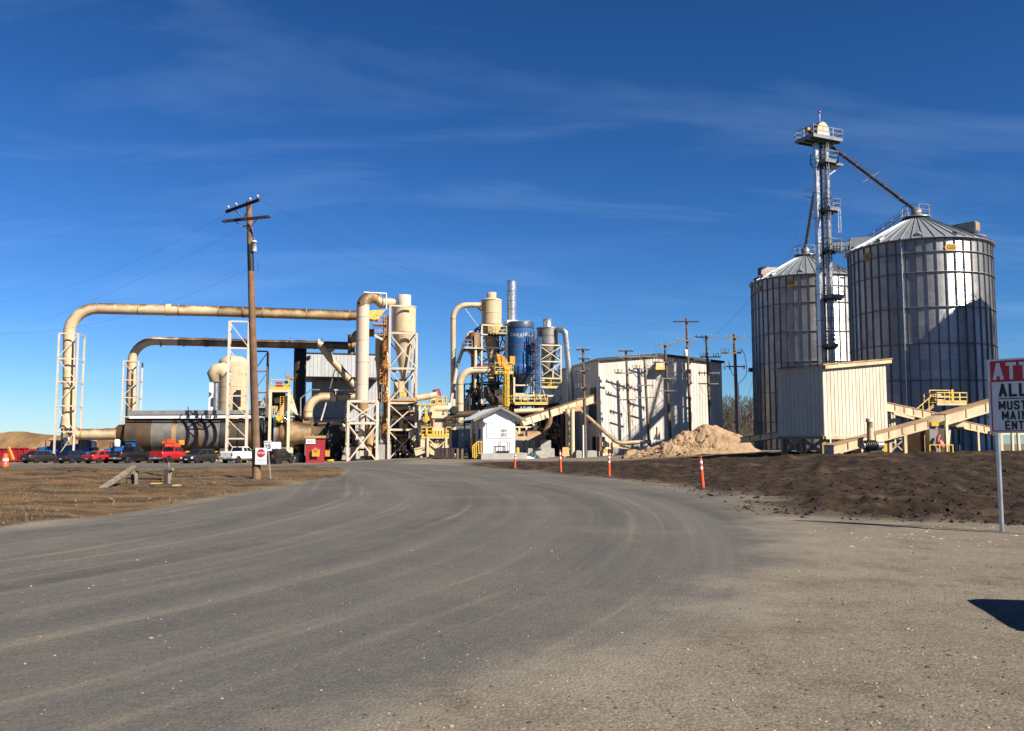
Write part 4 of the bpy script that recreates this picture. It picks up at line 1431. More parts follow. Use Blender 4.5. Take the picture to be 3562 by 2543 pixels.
YY = 124.5
t, c, k = cyclone('cyclone', 'large cream cyclone on a white tower, left half of the plant', 1401, YY, 1027, 1064, 1158, 1318, 23.5, 41, 8.5, M['cream'], 7, (), M['duct_pink'])
part('valve_box', MB().obox(PL(1388, 1381, YY - .8), E1 * 1.25, E2 * 1.4, UP * 2.4), M['cream'], t)
part('airlock', MB().obox(PL(1390, 1383, YY - 1.1), E1 * .95, E2 * .7, UP * .8), M['yellow_pale'], t)
part('side_spout', MB().beam(PL(1391, 1355, YY - .4), PL(1374, 1320, YY - .4), .55, .5), M['cream'], t)
part('pipe', MB().tube(PL(1376, 1390, YY), PL(1376, 1330, YY), .25, 12), M['cream'], t)
tw, q, zs = frame_tower('cyclone_tower', 'tall white cross-braced tower carrying the large cream cyclone', 1353, 1447, [1159, 1282, 1402, 1495], 122.3, 4.6, M['white_steel'], .30, .18)
part('leg_extension', MB().beam(q[0] + UP * zs[-1], q[0] + UP * PZ(1062, 1353, 122.3), .30, .30, up=E2), M['white_steel'], tw)
z = PZ(1063, 1353, 122.3)
part('top_beam', MB().beam(q[0] + UP * z, q[0] + UP * z + E1 * 3.1, .14, .22), M['white_steel'], tw)
part('deck', MB().obox(q[0] + UP * (zs[2] + .17), (q[1] - q[0]), (q[3] - q[0]), UP * .12), M['drum_band'], tw)
part('deck_edge', MB().obox(q[0] + UP * (zs[2] + .30) - E2 * .2, (q[1] - q[0]), E2 * .12, UP * .22), M['orange'], tw)
handrail(tw, [q[3] + UP * (zs[2] + .3), q[0] + UP * (zs[2] + .3), q[1] + UP * (zs[2] + .3), q[2] + UP * (zs[2] + .3)], M['drum_band'])

# second, smaller cyclone just behind, and its duct elbows
t, c, k = cyclone('cyclone', 'small tan cyclone tucked between the pale riser and the large cyclone', 1317, 128.5, 1160, 1178, 1240, 1385, 9, 16, 5, M['cream'], 5)
duct(t, [PL(1212, 1203, 129.5), PL(1233, 1200, 129.5), PL(1234, 1158, 129.5), PL(1300, 1158, 129.5)], rd(1230, 129.5, 27), [.8, .9], M['duct_brown'], 3)
part('standpipe', MB().tube(PL(1222, 1234, 131), PL(1222, 1165, 131), rd(1222, 131, 25), 18), M['duct_brown'], t)
part('yellow_box', MB().prism([PL(1281, 1108, 128), PL(1281, 1082, 128), PL(1300, 1078, 128), PL(1325, 1078, 128), PL(1343, 1076, 128), PL(1330, 1092, 128), PL(1316, 1112, 128), PL(1300, 1112, 128)], E2 * 1.8), M['yellow_pale'], t)
part('link_duct', MB().tube(PL(1215, 1097.5, 128.9), PL(1300, 1098, 128.9), rd(1250, 128.9, 34), 18), M['duct_brown'], t)
part('spout', MB().beam(PL(1340, 1235, 127.5), PL(1352, 1280, 127.5), .7, .6), M['cream'], t)
# orange stairs and ladders
t = thing('access_ladder', 'rusty orange caged ladder and landings climbing beside the large cyclone', 'ladder', foot(PL(1333, 1560, 125.5)))
ladder(t, foot(PL(1336, 1560, 125.5), 0), PZ(1100, 1336, 125.5), E1, -E2, M['orange'], .6, True, 3.0, .045)
ladder(t, foot(PL(1327, 1560, 126.5), 0), PZ(1200, 1327, 126.5), E1, -E2, M['brown_steel'], .6, True, 3.0, .045)
for (x0, x1, y) in ((1300, 1342, 1128), (1300, 1342, 1166), (1322, 1346, 1300), (1320, 1345, 1398), (1322, 1345, 1336), (1322, 1342, 1478)):
    a = PL(x0, y, 125)
    ln = (PL(x1, y, 125) - a).length
    land = part('landing', MB().obox(a, E1 * ln, E2 * 1.4, UP * .14), M['orange'] if y != 1166 else M['grey_steel'], t)
    mb = MB()
    for f in (0, .5, 1):
        mb.beam(a + E1 * ln * f + UP * .1, a + E1 * ln * f + UP * 1.2, .07)
    for hh in (.6, 1.2):
        mb.beam(a + UP * hh, a + E1 * ln + UP * hh, .07)
    part('rail', mb, M['orange'], land)
part('stringer', MB().beam(PL(1302, 1166, 125), PL(1338, 1185, 125), .12, .3), M['white_steel'], t)
part('column', MB().beam(foot(PL(1341, 1560, 126.8)), PL(1341, 1105, 126.8), .28), M['drum_band'], t)

# machinery on and under the cyclone tower
t = thing('screw_conveyor', 'cream tube conveyors and motors on the lower deck of the cyclone tower', 'conveyor', foot(PL(1400, 1560, 124.5)))
for (x0, y0, x1, y1, r_, mt) in ((1352, 1424, 1420, 1414, .42, 'cream'), (1350, 1440, 1440, 1432, .35, 'duct_brown'), (1362, 1462, 1436, 1452, .32, 'cream'), (1410, 1475, 1444, 1488, .3, 'grey_steel')):
    part('tube', MB().tube(PL(x0, y0, 124.6), PL(x1, y1, 124.6), r_, 12), M[mt], t)
for (x0, y0, w, h_, mt) in ((1366, 1492, .9, .9, 'dark_steel'), (1384, 1490, .7, 1.1, 'cream'), (1404, 1492, .8, .7, 'yellow'), (1418, 1492, 1.0, 1.2, 'dark_steel'), (1372, 1470, .6, .7, 'galv'), (1426, 1466, .7, .8, 'cream'), (1360, 1482, .5, .8, 'blue_dark')):
    part('machine_block', MB().obox(PL(x0, y0, 124.2), E1 * w, E2 * 1.1, UP * h_), M[mt], t)
part('drip_pan', MB().lathe([(.5, 0), (1.0, .35)], PL(1384, 1520, 124), 16), M['drum_band'], t)
for px in (1375, 1392, 1412, 1430):
    part('post', MB().beam(foot(PL(px, 1560, 126)), PL(px, 1408, 126), .2), M['cream_steel'], t)
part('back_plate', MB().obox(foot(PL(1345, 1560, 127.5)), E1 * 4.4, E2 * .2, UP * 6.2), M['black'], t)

# ================================================================ the plant: pellet side (middle)
# ---- hammermill stand between the two cyclone groups
YH = 118
t = thing('hammermill_stand', 'cream hammermill on a yellow railed platform left of the grey cabinets', 'mill', foot(PL(1520, 1570, YH)))


def bx(par, name, x0, x1, y0, y1, Y0, dep, mat):
    """upright box seen between those columns and rows"""
    a, b = PL(x0, y1, Y0), PL(x1, y1, Y0)
    return part(name, MB().obox(a, b - a, E2 * dep, UP * (PZ(y0, x0, Y0) - a.z)), M[mat], par)


for px in (1488, 1552, 1568):
    for d in (0, 2.8):
        q = PL(px, 1520, YH) + E2 * d
        part('leg', MB().beam(foot(q), q, .28), M['cream_steel'], t)
bx(t, 'deck', 1466, 1570, 1519, 1525, YH, 3.2, 'cream_steel')
bx(t, 'deck_edge', 1466, 1570, 1512, 1519, YH - .05, 3.3, 'yellow')
handrail(t, [PL(1466, 1513, YH + 3), PL(1466, 1513, YH), PL(1504, 1513, YH)], M['yellow'], 1.0, .045)
handrail(t, [PL(1552, 1513, YH), PL(1570, 1513, YH), PL(1570, 1513, YH + 3)], M['yellow'], 1.0, .045)
base = bx(t, 'mill_base', 1504, 1546, 1490, 1513, YH + .2, 2, 'cream')
for k in range(4):
    bx(base, 'rib', 1507 + k * 10, 1512 + k * 10, 1497, 1512, YH + .05, .16, 'yellow_pale')
part('mill_skirt', MB().hexa([PL(1546, 1513, YH + .2), PL(1566, 1513, YH + .2), PL(1566, 1513, YH + 2), PL(1546, 1513, YH + 2), PL(1543, 1488, YH + .2), PL(1552, 1490, YH + .2), PL(1552, 1490, YH + 2), PL(1543, 1488, YH + 2)]), M['cream'], t)
bx(t, 'mill_housing', 1505, 1541, 1457, 1490, YH + .3, 1.8, 'cream')
for x in (1506, 1538):
    bx(t, 'red_stripe', x, x + 2, 1462, 1487, YH + .25, .1, 'red')
bx(t, 'feeder', 1501, 1545, 1444, 1455, YH + .1, 2.1, 'cream')
bx(t, 'feeder_cover', 1503, 1537, 1431, 1444, YH + .3, 1.7, 'cream')
bx(t, 'dark_gap', 1514, 1544, 1460, 1466, YH + .18, .2, 'black')
bx(t, 'motor', 1492, 1505, 1433, 1445, YH + .5, 1, 'dark_steel')
bx(t, 'guard_column', 1478, 1486, 1420, 1470, YH - .2, .5, 'yellow')
part('belt_guard', MB().prism([PL(1480, 1470, YH - .25), PL(1495, 1461, YH - .25), PL(1493, 1450, YH - .25), PL(1486, 1444, YH - .25)], E2 * .4), M['yellow'], t)
bx(t, 'guard_column', 1481, 1488, 1489, 1513, YH - .25, .4, 'yellow')
duct(t, [PL(1497, 1437, YH + 1), PL(1500, 1421, YH + 1), PL(1573, 1421, YH + 1)], .42, [.7], M['cream'], 3)
part('motor_fan', MB().lathe([(.45, -.1), (.55, .1), (.55, .5)], PL(1580, 1427, YH + .4), 18, E2), M['black'], t)
for (x0, x1, y0, y1, mt) in ((1545, 1556, 1432, 1450, 'cream'), (1551, 1560, 1428, 1438, 'white'), (1470, 1478, 1450, 1470, 'cream'), (1462, 1476, 1468, 1478, 'cream'), (1560, 1566, 1402, 1412, 'white')):
    bx(t, 'gear_box', x0, x1, y0, y1, YH + .8, .8, mt)
part('brace', MB().beam(PL(1490, 1527, YH), PL(1524, 1556, YH), .12), M['cream_steel'], t)
part('brace', MB().beam(PL(1552, 1530, YH), PL(1524, 1556, YH), .12), M['cream_steel'], t)
part('hopper', MB().hexa([PL(1502, 1585, YH + 1), PL(1516, 1588, YH + 1), PL(1516, 1588, YH + 2), PL(1502, 1585, YH + 2), PL(1494, 1538, YH + .6), PL(1550, 1538, YH + .6), PL(1550, 1538, YH + 2.4), PL(1494, 1538, YH + 2.4)]), M['cream'], t)
part('under_chute', MB().hexa([PL(1495, 1580, YH + .4), PL(1520, 1586, YH + .4), PL(1520, 1586, YH + 1.4), PL(1495, 1580, YH + 1.4), PL(1485, 1550, YH + .4), PL(1528, 1554, YH + .4), PL(1528, 1554, YH + 1.4), PL(1485, 1550, YH + 1.4)]), M['cream'], t)
bx(t, 'sack_tube', 1556, 1569, 1526, 1548, YH + .4, 1, 'cream')

t = thing('infeed_frame', 'cream portal frame with inclined tube conveyor left of the hammermill', 'frame', foot(PL(1480, 1570, 121)))
for (px, d) in ((1460, 0), (1512, 0), (1460, 3), (1512, 3)):
    q = PL(px, 1411, 120) + E2 * d
    part('post', MB().beam(foot(q), q, .25), M['cream_steel'], t)
bx(t, 'top_beam', 1455, 1516, 1408, 1413, 120, 3.2, 'cream_steel')
bx(t, 'top_edge', 1449, 1552, 1404, 1408, 119.9, 3.3, 'yellow_pale')
part('brace', MB().beam(PL(1462, 1434, 120), PL(1480, 1414, 120), .2), M['cream_steel'], t)
part('conveyor_tube', MB().tube(PL(1448, 1386, 121), PL(1520, 1373, 121), .42, 16), M['cream'], t)
part('conveyor_leg', MB().prism([PL(1493, 1404, 120.6), PL(1500, 1388, 120.6), PL(1516, 1384, 120.6), PL(1513, 1404, 120.6)], E2 * .8), M['cream'], t)
handrail(t, [PL(1516, 1404, 120), PL(1552, 1404, 120)], M['yellow'], .95, .045, 1.2)
for px in (1520, 1536):
    bx(t, 'post_guard', px, px + 4, 1383, 1406, 119.9, .3, 'yellow')
bx(t, 'sack', 1524, 1535, 1382, 1400, 120.6, .5, 'galv')
t2 = thing('red_hoist', 'small red lifting frame on top of the inclined tube conveyor', 'hoist', PL(1515, 1404, 121.4))
for (x0, y0, x1, y1) in ((1533, 1379, 1526, 1354), (1526, 1354, 1516, 1357), (1516, 1357, 1517, 1364), (1516, 1364, 1505, 1367), (1524, 1380, 1521, 1364), (1505, 1367, 1506, 1378)):
    part('bar', MB().beam(PL(x0, y0, 121.4), PL(x1, y1, 121.4), .22), M['red'], t2)
part('drum', MB().tube(PL(1506, 1364, 121.2), PL(1516, 1362, 121.2), .3, 10), M['dark_steel'], t2)
part('base', MB().beam(PL(1533, 1379, 121.4), PL(1518, 1404, 121.4), .2), M['red'], t2)
bx(t, 'red_post', 1549, 1553, 1380, 1411, 120, .3, 'red')

t = thing('waste_hopper', 'grey-white hopper box hanging at the right foot of the cyclone tower', 'hopper', foot(PL(1440, 1560, 120)))
part('box', MB().hexa([PL(1422, 1524, 120), PL(1446, 1536, 120), PL(1458, 1530, 122), PL(1436, 1520, 122), PL(1423, 1501, 120), PL(1436, 1503, 120), PL(1458, 1500, 122), PL(1440, 1499, 122)]), M['cream'], t)
part('hopper_side', MB().hexa([PL(1434, 1530, 120.6), PL(1459, 1534, 120.6), PL(1459, 1534, 122.4), PL(1434, 1530, 122.4), PL(1434, 1506, 120.6), PL(1459, 1502, 120.6), PL(1459, 1502, 122.4), PL(1434, 1506, 122.4)]), M['clad_grey'], t)
part('leg', MB().beam(foot(PL(1448, 1560, 121)), PL(1448, 1532, 121), .25), M['cream_steel'], t)
t = thing('feed_trough', 'tilted cream feed trough lying on the ground below the hammermill', 'trough', foot(PL(1460, 1580, 116)))
part('trough', MB().hexa([PL(1446, 1587, 116), PL(1478, 1575, 116), PL(1478, 1575, 117.6), PL(1446, 1587, 117.6), PL(1440, 1563, 116), PL(1476, 1555, 116), PL(1476, 1555, 117.6), PL(1440, 1563, 117.6)]), M['cream'], t)
part('lip', MB().beam(PL(1440, 1562, 115.95), PL(1477, 1554, 115.95), .12, .14), M['cream'], t)
bx(t, 'chute_pipe', 1463, 1478, 1528, 1556, 117, .9, 'cream')
part('stand', MB().beam(foot(PL(1466, 1588, 116.5)), PL(1464, 1576, 116.5), .2), M['cream'], t)
bx(t, 'red_label', 1470, 1477, 1562, 1567, 115.94, .05, 'ink_grey')

# cabinets
t = thing('electrical_cabinet', 'tall grey electrical cabinet left of the white gabled shed', 'cabinet', foot(PL(1615, 1580, 104)))
bx(t, 'body', 1598, 1636, 1491, 1560, 104, 1.6, 'panel_grey')
d_ = bx(t, 'door', 1617, 1634, 1499, 1535, 103.9, .1, 'panel_grey')
bx(t, 'window_frame', 1603, 1614, 1504, 1516, 103.88, .1, 'grey_steel')
bx(t, 'window', 1605, 1613, 1506, 1516, 103.84, .05, 'sign_white')
for px in (1600, 1634):
    q = PL(px, 1560, 104.6)
    part('leg', MB().beam(foot(q), q, .14), M['dark_steel'], t)
bx(t, 'side_wall', 1571, 1597, 1495, 1578, 105, 2, 'clad_dark')
bx(t, 'lean_to_roof', 1562, 1634, 1476, 1479, 104, 3.2, 'trim_dark')
bx(t, 'base_box', 1598, 1636, 1564, 1574, 104.2, 1.2, 'panel_grey')
t = thing('timber_deck', 'dark timber deck and pallets stacked in front of the grey cabinet', 'deck', foot(PL(1580, 1585, 101)))
bx(t, 'deck_board', 1548, 1612, 1558, 1561, 101, 2, 'wood_dark')
for k, px in enumerate((1516, 1527, 1538, 1550, 1562, 1574, 1592, 1608)):
    q = PL(px, 1560, 101)
    part('post', MB().beam(foot(q), q + UP * .02, .26 + .08 * (k % 3)), M['wood_dark'] if k < 6 else M['wood'], t)
for y in (1566, 1575, 1584):
    bx(t, 'rail', 1514, 1612, y, y + 2.5, 101.2, .1, 'wood_dark')
bx(t, 'pallet', 1493, 1542, 1589, 1594, 100.5, 1.6, 'wood_dark')
t = thing('steel_steps', 'thin black steel steps with rails between the cabinet and the shed', 'steps', foot(PL(1625, 1590, 101)))
for (x0, x1, y0, y1) in ((1614, 1614, 1536, 1592), (1621, 1621, 1536, 1592), (1630, 1630, 1536, 1592), (1614, 1632, 1551, 1551), (1612, 1642, 1572, 1572), (1614, 1632, 1536, 1536), (1621, 1630, 1540, 1572), (1630, 1640, 1552, 1572)):
    part('bar', MB().beam(PL(x0, y0, 101), PL(x1, y1, 101), .09), M['black'], t)

# ---- tall thin duct, sloping pipe, fat duct
t = thing('riser_duct', 'slim tall tan duct bending over to the cyclone beside the blue filter', 'duct', foot(PL(1576, 1560, 126)))
duct(t, [foot(PL(1577, 1560, 126)), PL(1576, 1061, 126), PL(1672, 1061, 126)], rd(1576, 126, 18.5), [2.0], M['cream'], 7)
part('inlet_hood', MB().prism([PL(1662, 1052, 125.8), PL(1676, 1052, 125.8), PL(1676, 1080, 125.8), PL(1664, 1070, 125.8)], E2 * .8), M['brown_steel'], t)
part('stay', MB().beam(PL(1616, 1071, 126), PL(1664, 1136, 126), .12), M['galv'], t)
t = thing('sloping_pipe', 'thin pale pipe sloping down to the left of the cyclone tower', 'pipe', foot(PL(1562, 1560, 124.5)))
duct(t, [PL(1645, 1157, 125), PL(1631, 1157, 125), PL(1590, 1270, 125), PL(1566, 1410, 125)], rd(1600, 125, 12.5), [.7, 1.5], M['duct_pink'], 4)
part('joint', MB().tube(PL(1591, 1266, 125), PL(1590, 1272, 125), rd(1590, 125, 16), 14), M['galv'], t)
t = thing('return_duct', 'fat tan duct rising and turning right towards the orange hood', 'duct', foot(PL(1600, 1560, 122.5)))
duct(t, [PL(1600, 1470, 122.5), PL(1599, 1289, 122.5), PL(1728, 1288, 122.5)], rd(1600, 122.5, 24.5), [1.9], M['cream'], 3.4)
part('foot_cone', MB().tube(PL(1600, 1452, 122.5), PL(1600, 1478, 122.5), rd(1600, 122.5, 24), 18, .25), M['cream'], t)
part('fan_end', MB().lathe([(.45, -.2), (.5, 0)], PL(1719, 1285, 122), 18, E1), M['brown_steel'], t)
part('strip', MB().beam(PL(1654, 1273, 121.8), PL(1719, 1273, 121.8), .1), M['red'], t)

# ---- middle cyclone and its tower
YK = 126.5
t, c, k = cyclone('cyclone', 'tan cyclone on a dark tower left of the tall silver stack', 1709, YK, 1018, 1037, 1130, 1262, 16.5, 35, 10.5, M['cream'], 10, (1092,))
part('lower_spout', MB().tube(PL(1709, 1262, YK), PL(1709, 1330, YK), .5, 16), M['cream'], t)
part('airlock', MB().obox(PL(1702, 1335, YK - .8), E1 * .8, E2 * .9, UP * 1), M['cream'], t)
part('airlock_drive', MB().obox(PL(1698, 1350, YK - .6), E1 * 1.6, E2 * .9, UP * .5), M['dark_steel'], t)
tw, q, zs = frame_tower('cyclone_tower', 'dark braced tower with railed walkways round the middle cyclone', 1676, 1759, [1132, 1210, 1268, 1330, 1412], 124.2, 5.0, M['dark_steel'], .26, .15)
part('front_beam', MB().beam(q[0] + UP * zs[-1] - E2 * .2, q[0] + UP * zs[-1] - E2 * .2 + E1 * 2.9, .12, .2), M['cream_steel'], tw)
for x in (1676,):
    qq = PL(x, 1132, 123.8)
    part('front_post', MB().beam(Vector((qq.x, qq.y, PZ(1420, x, 123.8))), qq, .2), M['cream_steel'], tw)
for (x0, x1, y, d) in ((1700, 1762, 1163, 4), (1674, 1696, 1165, 1)):
    a = PL(x0, y, 123.6); ln = (PL(x1, y, 123.6) - a).length
    part('walkway', MB().obox(a, E1 * ln, E2 * d * .4, UP * .15), M['dark_steel'] if x0 > 1690 else M['cream_steel'], tw)
    if x0 > 1690:
        handrail(tw, [a + UP * .15, a + E1 * ln + UP * .15], M['yellow_pale'], 1.0, .035)
ladder(tw, PL(1722, 1165, 123.4), PZ(1137, 1722, 123.4), E1, -E2, M['yellow_pale'], cage=True, z_cage=.2)
t = thing('classifier', 'small brown classifier with vertical pipes on a railed bracket left of the cyclone', 'classifier', foot(PL(1650, 1560, 124)))
c = PL(1650, 1210, 124)
part('body', MB().lathe([(.28, -2.2), (.8, 0), (.8, 1.9), (.65, 2.1), (.3, 2.15)], c, 20), M['brown_steel'], t)
part('side_housing', MB().obox(PL(1650, 1203, 123), E1 * .55, E2 * .7, UP * 1.5), M['drum_band'], t)
part('pipe', MB().tube(PL(1654, 1203, 123.2), PL(1652, 1350, 123.2), .22, 12), M['cream'], t)
part('pipe', MB().tube(PL(1645, 1240, 124), PL(1645, 1300, 124), .26, 12), M['brown_steel'], t)
a = PL(1616, 1212, 122.8); ln = (PL(1682, 1212, 122.8) - a).length
part('deck', MB().obox(a, E1 * ln, E2 * 2.4, UP * .16), M['cream_steel'], t)
part('deck_under', MB().obox(a - UP * .22 + E2 * .2, E1 * ln * .95, E2 * 2, UP * .2), M['dark_steel'], t)
handrail(t, [a + E2 * 2.3 + UP * .16, a + UP * .16, a + E1 * ln * .4 + UP * .16], M['galv'], 1.0, .03)
part('bracket', MB().beam(PL(1622, 1218, 123), PL(1644, 1240, 123), .14), M['dark_steel'], t)
for (x0, y0, x1, y1, mt) in ((1646, 1340, 1620, 1440, 'black'), (1652, 1345, 1646, 1420, 'dark_steel'), (1655, 1330, 1676, 1410, 'drum_band'), (1648, 1330, 1632, 1430, 'dark_steel'), (1660, 1335, 1668, 1412, 'black')):
    part('spout', MB().pipe([PL(x0, 1300, 124), PL(x0, y0, 124), PL(x1, (y0 + y1) / 2 + 10, 124), PL(x1, y1, 124)], .26, 10), M[mt], t)
bx(t, 'lower_deck', 1642, 1712, 1412, 1424, 123.5, 3, 'dark_steel')
part('header_pipe', MB().pipe([PL(1552, 1462, 119), PL(1566, 1450, 119), PL(1580, 1443, 119), PL(1660, 1438, 119)], .42, 14), M['drum_rust'], t)
part('header_drop', MB().pipe([PL(1553, 1458, 119), PL(1549, 1470, 119), PL(1556, 1500, 119)], .5, 12), M['dark_steel'], t)
part('dark_elbow', MB().pipe([PL(1690, 1345, 122), PL(1697, 1375, 122), PL(1716, 1394, 122), PL(1752, 1398, 122)], [.35, .6, .75, .8], 16), M['drum_rust'], t)
bx(t, 'fan_base', 1714, 1752, 1404, 1422, 122, 1.5, 'drum_band')
bx(t, 'fan_block', 1700, 1752, 1352, 1372, 123, 2, 'black')

# ---- orange hood, yellow platform, caged ladder
t = thing('orange_hood', 'orange sheet-metal hood on the yellow platform beside the blue filter', 'hood', PL(1745, 1273, 121))
part('hood', MB().prism([PL(1737, 1273, 121), PL(1727, 1231, 121), PL(1741, 1233, 121), PL(1755, 1241, 121), PL(1765, 1253, 121), PL(1768, 1268, 121), PL(1764, 1275, 121)], E2 * 1.6), M['orange'], t)
part('seam', MB().beam(PL(1745, 1234, 120.9), PL(1748, 1272, 120.9), .06), M['orange'], t)
t = thing('yellow_platform', 'yellow railed platform with caged ladder left of the blue filter', 'platform', foot(PL(1755, 1560, 121)))
a, b = PL(1722, 1301, 120.4), PL(1786, 1301, 120.4)
part('deck', MB().obox(a, b - a, E2 * 2.8, UP * .24), M['yellow_pale'], t)
handrail(t, [a + E2 * 2.6 + UP * .25, a + UP * .25, b + UP * .25, b + E2 * 2.6 + UP * .25], M['yellow_pale'], 1.25, .045)
handrail(t, [a + E2 * .1 + UP * .25 + E1 * 1.8, b + UP * .25 + E2 * .1 ], M['yellow'], .9, .04)
for (x0, x1, y0, y1, mt) in ((1730, 1750, 1283, 1298, 'cream'), (1752, 1768, 1276, 1298, 'yellow_pale'), (1770, 1780, 1270, 1298, 'galv'), (1738, 1762, 1290, 1299, 'grey_steel')):
    bx(t, 'valve', x0, x1, y0, y1, 121.4, .8, mt)
ladder(t, PL(1760, 1425, 119.6), PZ(1272, 1760, 119.6), E1, -E2, M['yellow'], .55, True, .5, .05)
bx(t, 'column', 1748, 1754, 1342, 1424, 120.2, .3, 'yellow_pale')
for px in (1724, 1784):
    qq = PL(px, 1301, 122.6)
    part('leg', MB().beam(foot(qq), qq, .24), M['dark_steel'], t)

# ---- blue bag filter with silver stack
YF = 124.5
c = foot(PL(1812, 1560, YF)); k = PL(1812, 1300, YF).y / F
t = thing('bag_filter', 'weathered blue cylindrical bag filter with faded white lettering', 'filter', c)
zz = lambda py, px=1812, Y0=YF: PZ(py, px, Y0) - c.z
rB = 46 * k
part('top_rim', MB().lathe([(rB * 1.02, zz(1143)), (rB * 1.02, zz(1124)), (rB * .98, zz(1122)), (.1, zz(1120))], c, 40), M['blue_dark'], t)
for y0, y1 in ((1204, 1143), (1270, 1205)):
    part('shell', MB().lathe([(rB, zz(y0)), (rB, zz(y1))], c, 40), M['blue'], t)
part('seam_ring', MB().lathe([(rB * 1.012, zz(1206)), (rB * 1.012, zz(1203))], c, 40), M['brown_steel'], t)
part('seam_ring', MB().lathe([(rB * 1.012, zz(1145)), (rB * 1.012, zz(1142.5))], c, 40), M['black'], t)
part('lower_shell', MB().lathe([(rB * 1.0, zz(1304)), (rB * 1.02, zz(1303)), (rB * 1.02, zz(1270)), (rB, zz(1269))], c, 40), M['blue'], t)
for px in (1796, 1806):
    part('panel_joint', MB().obox(PL(px, 1303, YF - 1.95), E1 * .05, E2 * .1, UP * 1.3), M['blue_dark'], t)
part('hopper', MB().lathe([(.45, zz(1372)), (rB * .98, zz(1306))], c, 40), M['blue_dark'], t)
part('inspection_hatch', MB().obox(PL(1774, 1268, YF - 1.9), E1 * .72, E2 * .2, UP * 1.15), M['orange'], t)
part('tag', MB().obox(PL(1819, 1289, YF - 2.0), E1 * .14, E2 * .05, UP * .24), M['black'], t)


def curved_text(par, s, py, pxc, size, r, cc, mat):
    """letters set round the cylinder one by one"""
    pc = PL(pxc, py, YF - 1.9)
    d = Vector((pc.x - cc.x, pc.y - cc.y, 0))
    w0 = math.atan2(d.y, d.x)
    adv = {'i': .3, 'l': .3, 'r': .42, 't': .38, 'D': .74, 'T': .62}
    tot = sum(adv.get(ch, .58) for ch in s) * size
    x = -tot / 2
    for ch in s:
        wd = adv.get(ch, .58) * size
        w = w0 + (x + wd / 2) / r
        n_ = Vector((math.cos(w), math.sin(w), 0))
        rt = Vector((-math.sin(w), math.cos(w), 0))
        p = Vector((cc.x, cc.y, pc.z)) + n_ * (r + .012)
        text(par, 'letter', ch, p, rt, UP, size, mat, 'CENTER', .012)
        x += wd


curved_text(t, 'Donaldson', 1163, 1820, .40 * 2.2 * .86, rB * 1.002, c, M['blue_white'])
curved_text(t, 'Torit', 1170.5, 1808, .40, rB * 1.002, c, M['blue_white'])
for s in (1, -1):
    for px in (1788, 1848):
        qq = PL(px, 1338, YF - 2.1 + (0 if s > 0 else 4.2))
        part('leg', MB().beam(Vector((qq.x, qq.y, PZ(1402, px, YF))), qq + UP * 1.0, .26), M['cream_steel'], t)
for y in (1340, 1370):
    bx(t, 'leg_beam', 1790, 1847, y - 2.5, y + 2.5, YF - 2.25, .2, 'white_steel')
ladder(t, PL(1851, 1300, YF - 2.0), PZ(1160, 1851, YF), E1, -E2, M['blue_dark'], .5, True, .6, .035)
a = PL(1842, 1199, YF - 2.6)
part('landing', MB().obox(a, E1 * .9, E2 * .9, UP * .12), M['blue_dark'], t)
handrail(t, [a + UP * .1, a + E1 * .9 + UP * .1], M['blue_dark'], 1.0, .04)
part('roof_pipe', MB().beam(PL(1800, 1117, YF - 1), PL(1842, 1118, YF - 1), .12), M['white'], t)
t = thing('exhaust_stack', 'tall shiny silver exhaust stack behind the blue filter', 'stack', foot(PL(1780, 1560, 127.5)))
qq = foot(PL(1780, 1560, 127.5)); rr = rd(1780, 127.5, 33)
zl = [PZ(y, 1780, 127.5) - qq.z for y in (1560, 1122, 1075, 1047, 1012, 978)]
for z0, z1 in zip(zl[:-1], zl[1:]):
    o = part('stack_section', MB().lathe([(rr, z0), (rr, z1 - .02)], qq, 28), M['galv'], t)
    part('band', MB().lathe([(rr * 1.04, z1 - .1), (rr * 1.04, z1)], qq, 28), M['stiff'], o)
bx(t, 'breeching', 1764, 1800, 1113, 1126, 126, 1.6, 'clad')

# narrow service tower with blue ladder between filter and cyclone
t = thing('service_tower', 'narrow brown service mast with blue caged ladder right of the blue filter', 'ladder', foot(PL(1866, 1560, 121.5)))
part('mast', MB().beam(foot(PL(1863, 1560, 121.5)), PL(1862, 1160, 121.5), .16), M['brown_steel'], t)
part('mast', MB().beam(foot(PL(1872, 1560, 122.5)), PL(1871, 1172, 122.5), .16), M['dark_steel'], t)
ladder(t, PL(1873, 1380, 121.2), PZ(1175, 1873, 121.2), E1, -E2, M['blue'], .5, True, .6, .035)
for y in (1200, 1262, 1322):
    bx(t, 'tie', 1856, 1880, y, y + 3, 121.6, .8, 'brown_steel')

# ---- grey cyclone and white tower
YG = 126
t, c, k = cyclone('cyclone', 'dark grey galvanised cyclone beside the shiny pipe, right end of the plant', 1906, YG, 1110, 1139, 1199, 1325, 14.5, 37.5, 10, M['galv_dark'], 5, (1170,), M['galv'])
part('airlock', MB().tube(PL(1910, 1325, YG), PL(1910, 1345, YG), .6, 16), M['galv_dark'], t)
part('airlock_motor', MB().obox(PL(1908, 1348, YG - 1.1), E1 * .9, E2 * .5, UP * .7), M['yellow'], t)
tw, q, zs = frame_tower('cyclone_tower', 'light cream cross-braced tower round the dark grey cyclone', 1878, 1951, [1201, 1258, 1316], 123.8, 4.2, M['cream_steel'], .18, .12)
a = q[0] + UP * PZ(1351, 1900, 123.8) - E2 * .3
part('deck', MB().obox(a, (q[1] - q[0]), E2 * 2, UP * .18), M['cream_steel'], tw)
handrail(tw, [a + UP * .18, a + (q[1] - q[0]) + UP * .18], M['yellow_pale'], 1.15, .04)
t = thing('spiral_pipe', 'shiny silver spiral pipe bending down along the dark side of the white building', 'pipe', foot(PL(1985, 1560, 124)))
